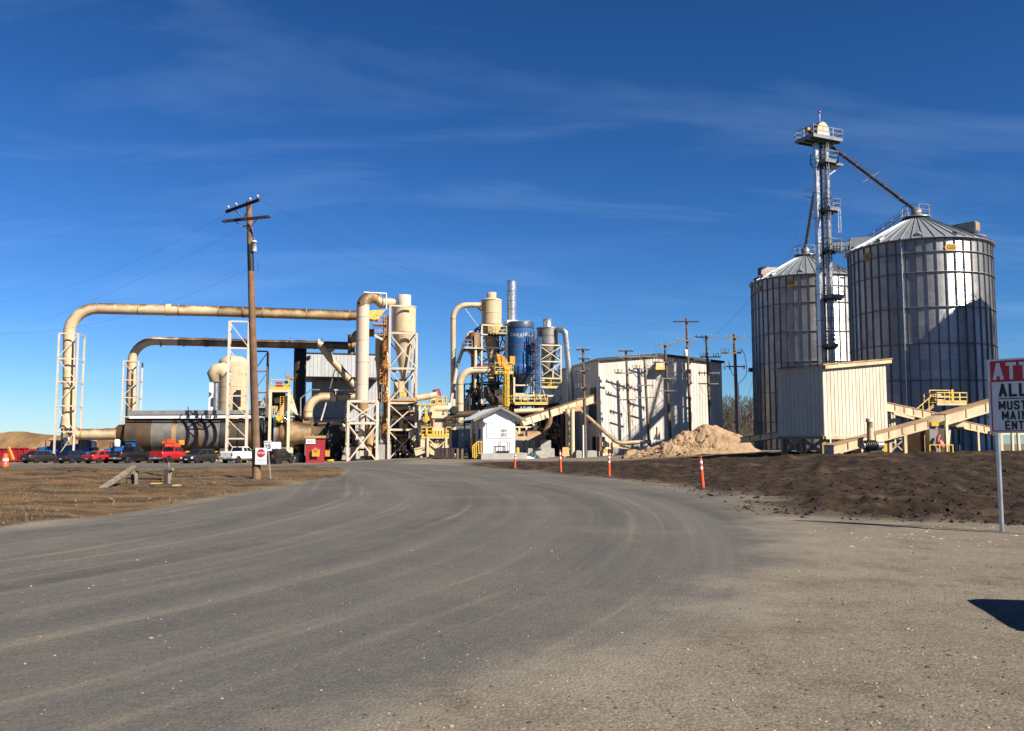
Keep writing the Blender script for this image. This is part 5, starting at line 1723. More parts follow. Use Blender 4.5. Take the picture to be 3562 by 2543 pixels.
duct(t, [PL(1940, 1147, 124.5), PL(1966, 1147, 123.6), PL(1985, 1345, 123.6), PL(1986, 1440, 124.5)], rd(1970, 124, 22), [.9, 3], M['galv'], 2.6, None, 20, 1.05)
for y in (1188, 1196, 1200):
    pass

# ---- steelwork below the filters
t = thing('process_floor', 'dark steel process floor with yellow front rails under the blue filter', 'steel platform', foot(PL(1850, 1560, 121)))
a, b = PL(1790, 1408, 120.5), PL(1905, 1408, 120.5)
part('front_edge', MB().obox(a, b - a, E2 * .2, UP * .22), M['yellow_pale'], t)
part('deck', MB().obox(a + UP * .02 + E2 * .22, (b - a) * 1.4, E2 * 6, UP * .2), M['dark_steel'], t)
handrail(t, [a + UP * .22, b + UP * .22], M['yellow_pale'], 1.1, .045, 1.0)
a2, b2 = PL(1768, 1408, 121), PL(1790, 1408, 121)
handrail(t, [a2 + UP * .22, b2 + UP * .22], M['yellow_pale'], 1.0, .04, .5)
bx(t, 'upper_beam', 1786, 1890, 1374, 1379, 121, .3, 'cream_steel')
bx(t, 'upper_beam', 1904, 1958, 1374, 1380, 122, .3, 'white_steel')
for (x0, x1, y0, y1, mt) in ((1798, 1816, 1386, 1400, 'dark_steel'), (1820, 1836, 1384, 1404, 'yellow_pale'), (1845, 1870, 1390, 1404, 'grey_steel'), (1874, 1898, 1386, 1402, 'dark_steel'), (1806, 1812, 1380, 1398, 'cream'), (1862, 1868, 1376, 1406, 'cream')):
    bx(t, 'machine_block', x0, x1, y0, y1, 122, 1.2, mt)
for px in (1762, 1800, 1863, 1915, 1955):
    for dY in (0, 6):
        qq = PL(px, 1408, 121.4 + dY)
        part('column', MB().beam(foot(qq), qq, .34), M['dark_steel'] if px != 1955 else M['brown_steel'], t)
for (x0, y0, x1, y1) in ((1838, 1520, 1862, 1488), (1912, 1520, 1952, 1488), (1885, 1440, 1950, 1480), (1932, 1410, 1953, 1385), (1925, 1535, 1955, 1555), (1812, 1408, 1824, 1425), (1836, 1408, 1826, 1425)):
    part('brace', MB().beam(PL(x0, y0, 121.2), PL(x1, y1, 121.2), .14), M['brown_steel'], t)
bx(t, 'cross_beam', 1866, 1955, 1483, 1489, 121.2, .25, 'dark_steel')
bx(t, 'front_frame', 1790, 1860, 1483, 1488, 112, .3, 'cream_steel')
for px in (1806, 1831):
    qq = PL(px, 1488, 112)
    part('frame_post', MB().beam(PL(px, 1518, 112), qq, .24), M['cream_steel'], t)
part('frame_brace', MB().beam(PL(1793, 1495, 112), PL(1806, 1515, 112), .14), M['cream_steel'], t)
bx(t, 'frame_box', 1807, 1822, 1508, 1518, 112, .4, 'cream_steel')
part('long_pipe', MB().tube(PL(1788, 1431, 119), PL(1890, 1427, 119), .32, 14), M['cream'], t)
part('long_pipe', MB().tube(PL(1788, 1438, 119.4), PL(1890, 1434, 119.4), .25, 12), M['drum_rust'], t)
part('leaning_pipe', MB().pipe([PL(1914, 1444, 116.5), PL(1912, 1466, 116.5), PL(1878, 1545, 116.5)], .36, 14), M['duct_brown'], t)
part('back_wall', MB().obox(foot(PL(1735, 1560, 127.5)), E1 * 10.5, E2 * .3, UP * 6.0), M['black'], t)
part('drop_pipe', MB().tube(PL(1921, 1385, 122.5), PL(1918, 1408, 122.5), .45, 14), M['cream'], t)
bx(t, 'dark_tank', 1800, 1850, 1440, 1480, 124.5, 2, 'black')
part('tank_rust', MB().lathe([(1.5, 0), (1.5, 4.4)], PL(1776, 1540, 117.5), 24, E1), M['drum_band'], t)

# concrete block wall under it
for k, (x0, x1, y0, y1, Y0) in enumerate(((1796, 1822, 1530, 1560, 114), (1823, 1842, 1531, 1560, 114), (1842, 1862, 1532, 1556, 114.2), (1880, 1920, 1530, 1556, 115.2),
                                         (1862, 1905, 1568, 1590, 105.5), (1795, 1836, 1575, 1592, 103.8), (1962, 1988, 1565, 1583, 108), (2004, 2025, 1567, 1585, 106.5), (2043, 2077, 1567, 1581, 108.5), (1836, 1930, 1558, 1582, 112))):
    a, b = PL(x0, y1, Y0), PL(x1, y1, Y0)
    h_ = PZ(y0, x0, Y0) - a.z
    i = E1 * .05
    mb = MB()
    zb = min(0, foot(a, 0).z - a.z) - .1
    mb.hexa([a + UP * zb, b + UP * zb, b + E2 * 1 + UP * zb, a + E2 * 1 + UP * zb, a + i + UP * h_ * .94, b - i + UP * h_ * .94, b - i + E2 + UP * h_ * .94, a + i + E2 + UP * h_ * .94])
    mb.obox(a + (b - a) * .3 + E2 * .3 + UP * h_ * .942, (b - a) * .4, E2 * .4, UP * h_ * .08)
    lab = ['pale concrete block with rusty lid right of the shed, left one', 'pale concrete block right of the shed, middle one of the row', 'half-shaded concrete block at the end of the row by the shed', 'shaded concrete block behind the leaning pipe',
           'low concrete block beside the green tarp', 'low concrete block in front of the yellow bollard', 'concrete block behind the chipboard sheet', 'concrete block left of the white conduit on the pole', 'long concrete block right of the leftmost grey pole', 'long dark concrete wall block in the shade under the filters'][k]
    single('concrete_block', mb, M['concrete'], lab, 'concrete block', foot(a, 0), 'concrete blocks below the filters')

# ---- inclined conveyor into the white building
t = thing('inclined_conveyor', 'cream box conveyor climbing from behind the shed into the white building', 'conveyor', foot(PL(1985, 1560, 107)))
T0, T1, B0, B1 = PL(1812, 1460, 105), PL(2066, 1376, 112), PL(1822, 1482, 105), PL(2066, 1402, 112)
n_ = 8
for i in range(n_):
    f0, f1 = i / n_ + .004, (i + 1) / n_ - .004
    a, b = B0.lerp(B1, f0), B0.lerp(B1, f1)
    c_, d_ = T0.lerp(T1, f0), T0.lerp(T1, f1)
    off = E2 * 1.5
    o = part('casing_panel', MB().hexa([a, b, b + off, a + off, c_, d_, d_ + off, c_ + off]), M['cream'], t)
    part('joint_strip', MB().beam(b - E2 * .03, d_ - E2 * .03, .07, .05), M['drum_band'], o)
part('cover', MB().hexa([T0 - E2 * .08 + UP * .01, T1 - E2 * .08 + UP * .01, T1 + E2 * 1.6 + UP * .01, T0 + E2 * 1.6 + UP * .01, T0 - E2 * .08 + UP * .16, T1 - E2 * .08 + UP * .16, T1 + E2 * 1.6 + UP * .16, T0 + E2 * 1.6 + UP * .16]), M['brown_steel'], t)
for px, Y0 in ((1974, 108.5), (1991, 107.5)):
    qq = PL(px, 1424, Y0)
    part('leg', MB().tube(foot(qq), qq, .26, 14), M['cream_steel'], t)
for (y0, y1) in ((1440, 1500), (1510, 1575)):
    part('leg_brace', MB().beam(PL(1976, y0, 108), PL(1990, y1, 108), .1), M['cream_steel'], t)
    part('leg_brace', MB().beam(PL(1990, y0, 108), PL(1976, y1, 108), .1), M['cream_steel'], t)
part('leg_tie', MB().beam(PL(1974, 1503, 108), PL(1991, 1503, 108), .2), M['cream_steel'], t)
part('under_beam', MB().beam(PL(1942, 1432, 109), PL(2020, 1420, 110), .5, .6), M['drum_band'], t)
part('prop', MB().beam(PL(1846, 1464, 106), PL(1858, 1480, 106), .2), M['cream_steel'], t)
t = thing('blow_pipe', 'tan tube running down the corner of the white building to the sawdust heap', 'pipe', foot(PL(2150, 1560, 108)))
duct(t, [PL(1996, 1426, 113), PL(2014, 1424, 112), PL(2148, 1541, 107.5), PL(2262, 1536, 107)], rd(2100, 109, 13.5), [.9, 1.0], M['duct'], 3.5)
qq = PL(2130, 1524, 108.5)
part('post', MB().beam(foot(qq), qq, .16), M['drum_band'], t)
t = thing('drag_conveyor', 'low cream box conveyor with yellow end guards at the foot of the white building', 'conveyor', foot(PL(2120, 1570, 110)))
a, b = PL(2098, 1552, 109), PL(2225, 1568, 109)
part('trough', MB().hexa([a, b, b + E2, a + E2, a + UP * .5, b + UP * .5, b + E2 + UP * .5, a + E2 + UP * .5]), M['cream'], t)
part('head_box', MB().obox(PL(2086, 1570, 109), E1 * .7, E2 * 1.1, UP * 1.8), M['brown_steel'], t)
part('head_round', MB().lathe([(.42, -.1), (.42, .9)], PL(2104, 1545, 109), 18, E2), M['cream'], t)
for x in (2100, 2116):
    bx(t, 'end_guard', x, x + 10, 1562, 1577, 108.6, .3, 'yellow')
part('post', MB().beam(foot(PL(2129, 1580, 109)), PL(2129, 1540, 109), .2), M['drum_band'], t)
bx(t, 'upright_box', 2287, 2297, 1485, 1530, 104, .5, 'cream_steel')
part('slanted_box', MB().prism([PL(2278, 1530, 104.2), PL(2287, 1505, 104.2), PL(2287, 1530, 104.2)], E2 * .5), M['cream_steel'], t)

# ---- small things by the shed
mb = MB().hexa([PL(1956, 1587, 104), PL(1981, 1587, 104), PL(1981, 1587, 104.4), PL(1956, 1587, 104.4), PL(1957, 1556, 104.6), PL(1978, 1556, 104.6), PL(1978, 1556, 104.7), PL(1957, 1556, 104.7)])
single('chipboard_sheet', mb, M['ply'], 'orange chipboard sheet leaning on a concrete block', 'board', foot(PL(1968, 1587, 104), 0))
heap('tarpaulin', 'crumpled dark green and white tarpaulin on the ground beside the shed', PL(1851, 1588, 103).x, 103, .9, .7, .75, M['tarp'], 31, .9, 26, 22, cat='tarpaulin')
heap('plastic_sheet', 'small white crumpled plastic sheet on the low concrete block', PL(1840, 1588, 102.5).x, 102.4, .7, .3, .3, M['white'], 33, .9, 20, 12, cat='plastic sheet')
q = foot(PL(1801, 1580, 101.5), -.1)
t = thing('bollard', 'yellow steel bollard at the right corner of the shed', 'bollard', q)
part('post', MB().lathe([(.17, 0), (.17, 1.25)], q, 16), M['yellow'], t)
part('cap', MB().lathe([(.17, 1.25), (.13, 1.33), (.02, 1.37)], q, 16), M['yellow'], t)
q = foot(PL(1683, 1580, 99), -.1)
t = thing('bollard', 'yellow steel bollard at the left front corner of the shed', 'bollard', q)
part('post', MB().lathe([(.17, 0), (.17, 1.45)], q, 16), M['yellow'], t)
part('cap', MB().lathe([(.17, 1.45), (.13, 1.53), (.02, 1.57)], q, 16), M['yellow'], t)

# ---- white gabled shed with the record board
YW = 98.6
g0, g1 = PL(1680, 1576, YW), PL(1792, 1576, YW)
Wd = (g1 - g0).length
zb, ze, za = g0.z, PZ(1447, 1680, YW), PZ(1419, 1736, YW)
D_ = 7.0
t = thing('gabled_shed', 'small white gabled shed with a safety record board on its front', 'shed', foot((g0 + g1) / 2, 0))
o = Vector((g0.x, g0.y, 0))
part('front_wall', MB().prism([o + UP * zb, o + E1 * Wd + UP * zb, o + E1 * Wd + UP * ze, o + E1 * Wd / 2 + UP * za, o + UP * ze], E2 * .15), M['white'], t)
part('back_wall', MB().prism([o + E2 * D_ + UP * zb, o + E2 * D_ + E1 * Wd + UP * zb, o + E2 * D_ + E1 * Wd + UP * ze, o + E2 * D_ + E1 * Wd / 2 + UP * za, o + E2 * D_ + UP * ze], E2 * .15), M['white'], t)
left = part('side_wall', MB().obox(o + E2 * .155 + UP * zb, E1 * .15, E2 * (D_ - .16), UP * (ze - zb)), M['white'], t)
part('side_wall', MB().obox(o + E1 * (Wd - .15) + E2 * .155 + UP * zb, E1 * .15, E2 * (D_ - .16), UP * (ze - zb)), M['white'], t)
part('window', MB().obox(o + E2 * 1.4 - E1 * .03 + UP * (zb + 1.5), E1 * .02, E2 * .9, UP * 1.1), M['glass'], left)
part('door', MB().obox(o + E2 * 4.6 - E1 * .04 + UP * (zb + .05), E1 * .03, E2 * 1.0, UP * 2.1), M['trim_dark'], left)
for f in (2.6, 5.9):
    part('corner_strip', MB().obox(o + E2 * f - E1 * .03 + UP * zb, E1 * .025, E2 * .1, UP * (ze - zb)), M['trim_dark'], left)
sl = (za - ze) / (Wd / 2)
ov, fo = 1.15, .5
for s in (-1, 1):
    A = o + E1 * Wd / 2 + UP * (za + .1) - E2 * fo
    Bp = o + E1 * (Wd / 2 + s * (Wd / 2 + ov)) + UP * (ze - sl * ov + .1) - E2 * fo
    dv = E2 * (D_ + 2 * fo)
    r_ = part('roof_slope', MB().hexa([A, Bp, Bp + dv, A + dv, A + UP * .1, Bp + UP * .1, Bp + dv + UP * .1, A + dv + UP * .1]), M['roof'], t)
    part('barge_board', MB().beam(A - E2 * .04 - UP * .06, Bp - E2 * .04 - UP * .06, .05, .24), M['wood_grey'], r_)
    for k in range(9):
        e = E2 * (k + .5) * (D_ + 2 * fo) / 9
        part('roof_rib', MB().beam(A + e + UP * .125, Bp + e + UP * .125, .05, .05), M['roof'], r_)
part('ridge_cap', MB().beam(A + UP * .14, A + dv + UP * .14, .35, .08), M['roof'], t)
# concrete plinth
a = PL(1674, 1592, YW - .6); b = PL(1834, 1592, YW - .6)
part('plinth', MB().obox(foot(a, -.2), b - a, E2 * (D_ + 1.2), UP * (zb - gz(a.x, a.y) + .19)), M['concrete'], t)
# yellow stair rail, steel landing
hr = MB()
P = lambda x, y: PL(x, y, YW - .9)
for (x0, y0, x1, y1) in ((1644, 1552, 1661, 1536), (1661, 1536, 1682, 1536), (1644, 1560, 1661, 1545), (1644, 1552, 1645, 1592), (1650, 1549, 1651, 1594), (1657, 1542, 1656, 1594), (1664, 1537, 1666, 1577), (1673, 1537, 1674, 1577), (1661, 1577, 1676, 1577), (1656, 1585, 1662, 1585)):
    hr.beam(P(x0, y0), P(x1, y1), .09)
part('stair_rail', hr, M['yellow'], t)
hr = MB()
P = lambda x, y: PL(x, y, YW - .5)
for (x0, y0, x1, y1) in ((1734, 1537, 1772, 1537), (1734, 1539, 1734, 1570), (1740, 1537, 1740, 1575), (1766, 1538, 1766, 1568), (1772, 1537, 1772, 1575), (1734, 1569, 1772, 1569)):
    hr.beam(P(x0, y0), P(x1, y1), .07)
part('landing_rail', hr, M['ink_grey'], t)
part('landing', MB().obox(P(1732, 1575), E1 * 1.3, E2 * .42, UP * .22), M['black'], t)
part('wall_lamp', MB().lathe([(.02, 0), (.28, .06), (.34, .2), (.2, .34)], PL(1688, 1474, YW - .35), 16), M['white'], t)
# the board
fr = -E2
bp = o + fr * .05
x0, x1 = (PL(1694, 1490, YW) - g0).dot(E1), (PL(1779.5, 1490, YW) - g0).dot(E1)
z0, z1 = PZ(1523, 1736, YW), PZ(1460, 1736, YW)
bd = part('record_board', MB().obox(bp + E1 * x0 + UP * z0, E1 * (x1 - x0), E2 * .04, UP * (z1 - z0)), M['sign_white'], t, 'white board counting accident-free days')
fm = MB()
for (a, b) in (((x0, z0), (x1, z0)), ((x1, z0), (x1, z1)), ((x1, z1), (x0, z1)), ((x0, z1), (x0, z0))):
    fm.beam(bp + E1 * a[0] + UP * a[1] - E2 * .01, bp + E1 * b[0] + UP * b[1] - E2 * .01, .025)
part('board_frame', fm, M['ink_pale'], bd)
BW, BH = x1 - x0, z1 - z0


def bt(s, fx, fy, size, mat, al='CENTER', bold=.0, sq=1.0):
    text(bd, 'lettering', s, bp + E1 * (x0 + BW * fx) + UP * (z0 + BH * fy) - E2 * .006, E1, UP, size, M[mat], al, bold, sq)


bt('684', .67, .38, .36, 'sign_black', bold=.03, sq=1.25)
bt('852', .68, .145, .36, 'sign_black', bold=.03, sq=1.25)
bt('Current', .23, .43, .2, 'ink_blue', bold=.015, sq=1.1)
bt('Record', .23, .335, .2, 'ink_blue', bold=.015, sq=1.1)
bt('Previous', .23, .195, .2, 'ink_blue', bold=.015, sq=1.1)
bt('Record', .23, .095, .2, 'ink_blue', bold=.015, sq=1.1)
bt('LOST TIME ACCIDENT FREE DAYS', .5, .56, .125, 'ink_red', sq=1.15)
bt('Safety Starts With S and Means With U', .5, .635, .095, 'ink_pale', sq=1.1)
for fy in (.465, .285, .235, .055):
    part('rule', MB().beam(bp + E1 * (x0 + BW * .45) + UP * (z0 + BH * fy) - E2 * .008, bp + E1 * (x0 + BW * .91) + UP * (z0 + BH * fy) - E2 * .008, .015, .022), M['ink_grey'], bd)


def arc_strip(cx, cy, r0, r1, a0, a1, n=10):
    mb, P = MB(), []
    for i in range(n + 1):
        w = R(a0 + (a1 - a0) * i / n)
        th = math.sin(math.pi * i / n)
        P.append((cx + r0 * math.cos(w), cy + r0 * math.sin(w), cx + (r0 + (r1 - r0) * th) * math.cos(w), cy + (r0 + (r1 - r0) * th) * math.sin(w)))
    vs, fs = [], []
    for (ax_, ay, bx_, by) in P:
        for d in (-.006, -.001):
            vs.append(bp + E1 * ax_ + UP * ay + E2 * d); vs.append(bp + E1 * bx_ + UP * by + E2 * d)
    for i in range(n):
        j = i * 4
        fs.append((j, j + 1, j + 5, j + 4))
    return mb.add(vs, fs)


lx, lz = x0 + BW * .22, z0 + BH * .82
part('logo', arc_strip(lx, lz, .12, .24, 95, -25), M['ink_green'], bd)
part('logo', arc_strip(lx, lz, .12, .24, 275, 155), M['ink_navy'], bd)
for k, (fx, w) in enumerate(((.42, .05), (.50, .06), (.58, .08), (.67, .05), (.76, .10))):
    part('name_stroke', MB().obox(bp + E1 * (x0 + BW * fx) + UP * (z0 + BH * .835) - E2 * .006, E1 * BW * w, E2 * .004, UP * .05), M['ink_green'], bd)

# ---- white metal building
YQ = 113.6
t = thing('metal_building', 'large white metal-clad building behind the grey power poles', 'building', foot(PL(2300, 1560, YQ), 0))
A, B = PL(2084, 1400, YQ), PL(2513, 1400, YQ)
W = (B - A).length
zg = .05
zl, zp, zr = PZ(1249, 2084, YQ), PZ(1235, 2290, YQ), PZ(1260, 2513, YQ)
zl = zr = (zl + zr) / 2
fpk = (PL(2290, 1240, YQ) - A).to_2d().length / W
zf = lambda f: zl + (zp - zl) * (f / fpk if f < fpk else (1 - f) / (1 - fpk))
clad(t, A, B, zg, zf, 42, M['clad'])
DEP = 30
clad(t, A + E2 * DEP, A, zg, zl, 30, M['clad'])
oA = Vector((A.x, A.y, 0))
part('core', MB().prism([oA + E1 * .1 + E2 * .1 + UP * zg, oA + E1 * (W - .1) + E2 * .1 + UP * zg, oA + E1 * (W - .1) + E2 * .1 + UP * (zl - .05), oA + E1 * W * fpk + E2 * .1 + UP * (zp - .05), oA + E1 * .1 + E2 * .1 + UP * (zl - .05)], E2 * (DEP - .2)), M['clad_dark'], t)
for s, f0, z0_, f1, z1_ in ((0, fpk, zp, -.015, zl - .1), (1, fpk, zp, 1.015, zl - .1)):
    P0, P1 = oA + E1 * W * f0 + UP * z0_ - E2 * .3, oA + E1 * W * f1 + UP * z1_ - E2 * .3
    dv = E2 * (DEP + .5)
    part('roof_slope', MB().hexa([P0 + UP * .02, P1 + UP * .02, P1 + dv + UP * .02, P0 + dv + UP * .02, P0 + UP * .2, P1 + UP * .2, P1 + dv + UP * .2, P0 + dv + UP * .2]), M['roof'], t)
    part('rake_trim', MB().beam(P0 - E2 * .04 + UP * .04, P1 - E2 * .04 + UP * .04, .06, .34), M['trim_dark'], t)
part('corner_trim', MB().obox(oA - E1 * .06 - E2 * .06 + UP * zg, E1 * .22, E2 * .22, UP * (zl - zg)), M['clad'], t)
for (x0_, x1_, y0_, y1_) in ((2232, 2256, 1285, 1307), (2382, 2405, 1289, 1311)):
    v = bx(t, 'louvre_vent', x0_, x1_, y0_, y1_, YQ - .1, .12, 'grey_steel')
    for k in range(6):
        y_ = y0_ + (k + .5) * (y1_ - y0_) / 6
        bx(v, 'slat', x0_ + 1, x1_ - 1, y_ - 1, y_ + .8, YQ - .16, .06, 'white')
hd = part('fan_hood', MB().prism([PL(2282, 1284, YQ - 1.2), PL(2282, 1262, YQ - 1.2), PL(2282, 1255, YQ), PL(2282, 1284, YQ)], E1 * 1.35), M['cream'], t)
bx(hd, 'hood_edge', 2281, 2318, 1276, 1286, YQ - 1.25, .1, 'yellow_pale')
# openings in the shaded long side
for (d0, d1, z0_, z1_) in ((1.2, 3.4, 7.2, 9.0), (1.0, 4.0, 4.4, 6.8), (5.0, 6.6, .3, 2.5), (1.4, 2.6, .3, 2.6), (5.4, 6.6, 3.2, 3.8)):
    part('opening', MB().obox(oA + E2 * d0 - E1 * .12 + UP * z0_, E1 * .1, E2 * (d1 - d0), UP * (z1_ - z0_)), M['black'], t)

# ---- long dark shed added to darken the gaps behind the mills
YZ = 146
t = thing('backdrop_shed', 'long dark shed added to darken the gaps between the machines behind the mills', 'shed', foot(PL(1560, 1560, YZ), 0))
a, b = PL(1335, 1500, YZ), PL(1790, 1500, YZ)
zt = PZ(1462, 1560, YZ)
clad(t, a, b, gz(a.x, a.y) - .2, zt, 26, M['clad_dark'])
part('core', MB().obox(Vector((a.x, a.y, -.6)) + E1 * .1 + E2 * .1, E1 * ((b - a).length - .2), E2 * 7, UP * (zt + .55)), M['clad_dark'], t)
part('roof', MB().hexa([Vector((a.x, a.y, zt)) - E2 * .5, Vector((b.x, b.y, zt)) - E2 * .5, Vector((b.x, b.y, zt + .5)) + E2 * 7.4, Vector((a.x, a.y, zt + .5)) + E2 * 7.4,
                        Vector((a.x, a.y, zt + .15)) - E2 * .5, Vector((b.x, b.y, zt + .15)) - E2 * .5, Vector((b.x, b.y, zt + .65)) + E2 * 7.4, Vector((a.x, a.y, zt + .65)) + E2 * 7.4]), M['galv_dark'], t)
for f in (.1, .34, .58, .82):
    p = a.lerp(b, f)
    part('door', MB().obox(Vector((p.x, p.y, gz(p.x, p.y))) - E2 * .08, E1 * 2.6, E2 * .05, UP * 2.6), M['black'], t)


# ---- the tangle of small pipes, valves and conduits between the machines
def tangle(label, x0, x1, y0, y1, Y0, n, seed):
    rng_ = random.Random(seed)
    t_ = thing('process_piping', label, 'piping', foot(PL((x0 + x1) / 2, 1580, Y0), 0))
    cols = ['cream', 'cream_steel', 'dark_steel', 'brown_steel', 'galv', 'drum_band', 'black', 'grey_steel', 'yellow']
    rack = [PL(x, y0, Y0 + .8) for x in (x0, x1)]
    for p_ in rack:
        part('rack_post', MB().beam(foot(p_), p_, .16), M['dark_steel'], t_)
    for f_ in (.0, .45, .8):
        y_ = y0 + (y1 - y0) * f_
        part('rack_beam', MB().beam(PL(x0, y_, Y0 + .8), PL(x1, y_, Y0 + .8), .14, .18), M['dark_steel'], t_)
    for i_ in range(n):
        x_, y_ = rng_.uniform(x0, x1), rng_.uniform(y0, y1)
        d_ = Y0 + rng_.uniform(-.5, 1.6)
        m_ = M[rng_.choice(cols)]
        k_ = rng_.random()
        if k_ < .55:
            dx, dy = rng_.choice([(1, 0), (0, 1), (1, 0), (.8, .5), (.8, -.5)])
            L_ = rng_.uniform(12, 42)
            r_ = rng_.uniform(.05, .2)
            a_, b_ = PL(x_, y_, d_), PL(min(x1, x_ + dx * L_), min(y1, max(y0, y_ + dy * L_)), d_)
            if (b_ - a_).length > .3:
                o_ = part('pipe', MB().tube(a_, b_, r_, 10), m_, t_)
                part('flange', MB().tube(b_ - (b_ - a_).normalized() * .08, b_, r_ * 1.5, 10), m_, o_)
        elif k_ < .85:
            part('valve_box', MB().obox(PL(x_, y_, d_), E1 * rng_.uniform(.25, .8), E2 * .5, UP * rng_.uniform(.25, .8)), m_, t_)
        else:
            part('motor', MB().tube(PL(x_, y_, d_), PL(x_, y_, d_) + E1 * rng_.uniform(.4, .8), rng_.uniform(.18, .3), 12), m_, t_)


tangle('tangle of small pipes under the large cream cyclone', 1354, 1446, 1410, 1578, 124.8, 46, 3)
tangle('tangle of pipes and motors behind the short white tower', 1214, 1312, 1476, 1580, 127, 30, 5)
tangle('tangle of pipes and boxes behind the cream hammermill', 1456, 1572, 1430, 1570, 122, 44, 7)
tangle('tangle of pipes in the shade under the blue filter', 1768, 1955, 1412, 1556, 123.5, 60, 9)
tangle('tangle of pipes and valves behind the feeder platform', 946, 1046, 1440, 1580, 130, 30, 11)
tangle('tangle of pipes between the middle cyclone tower and the fat duct', 1616, 1760, 1336, 1430, 126.5, 34, 13)

# ================================================================ silos and elevator (right)
def silo(label, cx, cy, zb, ze, Rs, nb=48, badges=(), rz0=0.0, tiers=(0, .16, .33, .5, .67, .835, .93, 1.0), name='grain_silo', full=True):
    t = thing(name, label, 'silo', (cx, cy, zb))
    O = Vector((cx, cy, zb))
    H = ze - zb
    da = 2 * math.pi / nb

    def wedge_panel(z0, z1):
        mb = MB()
        n = 3
        vs, fs = [], []
        for i in range(n + 1):
            w = (i / n - .5) * da * .985
            for r_ in (Rs, Rs - .04):
                for z in (z0, z1):
                    vs.append(O + Vector((r_ * math.cos(w), r_ * math.sin(w), z)))
        for i in range(n):
            j = i * 4
            fs += [(j, j + 4, j + 5, j + 1), (j + 2, j + 3, j + 7, j + 6), (j + 1, j + 5, j + 7, j + 3), (j, j + 2, j + 6, j + 4)]
        fs += [(0, 1, 3, 2), (n * 4, n * 4 + 2, n * 4 + 3, n * 4 + 1)]
        mb.add(vs, fs, True)
        return mb

    def ringcopies(o, count, off=0.0):
        o.rotation_euler = (0, 0, rz0 + off)
        for i in range(1, count):
            c_ = o.copy()
            C.objects.link(c_)
            c_.parent = o.parent
            c_.rotation_euler = (0, 0, rz0 + off + i * 2 * math.pi / count)

    for a, b in zip(tiers[:-1], tiers[1:]):
        o = part('wall_sheet', wedge_panel(a * H + .004, b * H - .004), M['silo'], t)
        for p in o.data.polygons:
            p.use_smooth = True
        o.data.set_sharp_from_angle(angle=R(30))
        ringcopies(o, nb)
    st = MB()
    r_ = Rs
    st.hexa([O + Vector((r_ - .01, -.08, 0)), O + Vector((r_ + .02, -.08, 0)), O + Vector((r_ + .02, .08, 0)), O + Vector((r_ - .01, .08, 0)),
             O + Vector((r_ - .01, -.08, H)), O + Vector((r_ + .02, -.08, H)), O + Vector((r_ + .02, .08, H)), O + Vector((r_ - .01, .08, H))])
    for s in (-1, 1):
        st.obox(O + Vector((r_ + .02, s * .05 - .012, 0)), (.07, 0, 0), (0, .024, 0), (0, 0, H))
    ringcopies(part('stiffener', st, M['stiff'], t), nb, da / 2)
    for a in tiers[1:-1]:
        if full or a > .8:
            part('wind_ring', MB().lathe([(Rs + .09, a * H - .03), (Rs + .15, a * H - .03), (Rs + .15, a * H + .03), (Rs + .09, a * H + .03), (Rs + .09, a * H - .03)], O, 64), M['stiff'], t)
    # roof of ribbed wedge sheets
    rh, rt = Rs * math.tan(R(30)), .95
    nr = 44
    dr = 2 * math.pi / nr
    mb = MB()
    e = Rs + .32
    z0 = H - .05
    z1 = H + rh - rt * math.tan(R(30))

    def rp(r, w, z):
        return O + Vector((r * math.cos(w), r * math.sin(w), z))
    w = dr / 2 * .99
    mb.hexa([rp(e, -w, z0 - .05), rp(e, w, z0 - .05), rp(rt, w, z1 - .05), rp(rt, -w, z1 - .05), rp(e, -w, z0), rp(e, w, z0), rp(rt, w, z1), rp(rt, -w, z1)])
    for s in (-1, 1):
        v = s * w
        mb.hexa([rp(e, v - .045 / e, z0 + .002), rp(e, v + .045 / e, z0 + .002), rp(rt, v + .04 / rt, z1 + .002), rp(rt, v - .04 / rt, z1 + .002),
                 rp(e, v - .03 / e, z0 + .11), rp(e, v + .03 / e, z0 + .11), rp(rt, v + .02 / rt, z1 + .09), rp(rt, v - .02 / rt, z1 + .09)])
    ringcopies(part('roof_sheet', mb, M['silo_roof'], t), nr)
    part('roof_core', MB().lathe([(Rs - .1, H - .3), (.9, z1 - .12)], O, 44), M['galv_dark'], t)
    part('eave_trim', MB().lathe([(Rs + .06, H - .22), (Rs + .30, H - .12), (Rs + .30, H - .07), (Rs + .06, H - .1)], O, 64), M['stiff'], t)
    part('peak_ring', MB().lathe([(1.45, z1 + .02), (1.45, z1 + .16), (.95, z1 + .16)], O, 28), M['stiff'], t)
    part('fill_cap', MB().lathe([(.55, z1), (.55, z1 + 1.0), (.3, z1 + 1.2)], O, 18), M['galv_dark'], t)
    pk = MB()
    for i in range(14):
        a0, a1 = i * 2 * math.pi / 14, (i + 1) * 2 * math.pi / 14
        p, q = O + Vector((1.4 * math.cos(a0), 1.4 * math.sin(a0), z1 + .15)), O + Vector((1.4 * math.cos(a1), 1.4 * math.sin(a1), z1 + .15))
        if i % 2 == 0:
            pk.beam(p, p + UP * 1.15, .07)
        for hh in (.6, 1.15):
            pk.beam(p + UP * hh, q + UP * hh, .06)
    part('peak_rail', pk, M['stiff'], t)
    # small roof vents near the eave
    for i in range(11):
        w = i * 2 * math.pi / 11 + .3
        r0 = Rs * .93
        p = rp(r0, w, H + (Rs - r0) * math.tan(R(30)) + .1)
        d = Vector((math.cos(w), math.sin(w), -.5)).normalized()
        part('roof_vent', MB().pipe([p - d * .45, p + d * .05, p + d * .4], [.28, .34, .30], 8), M['silo_roof'], t)
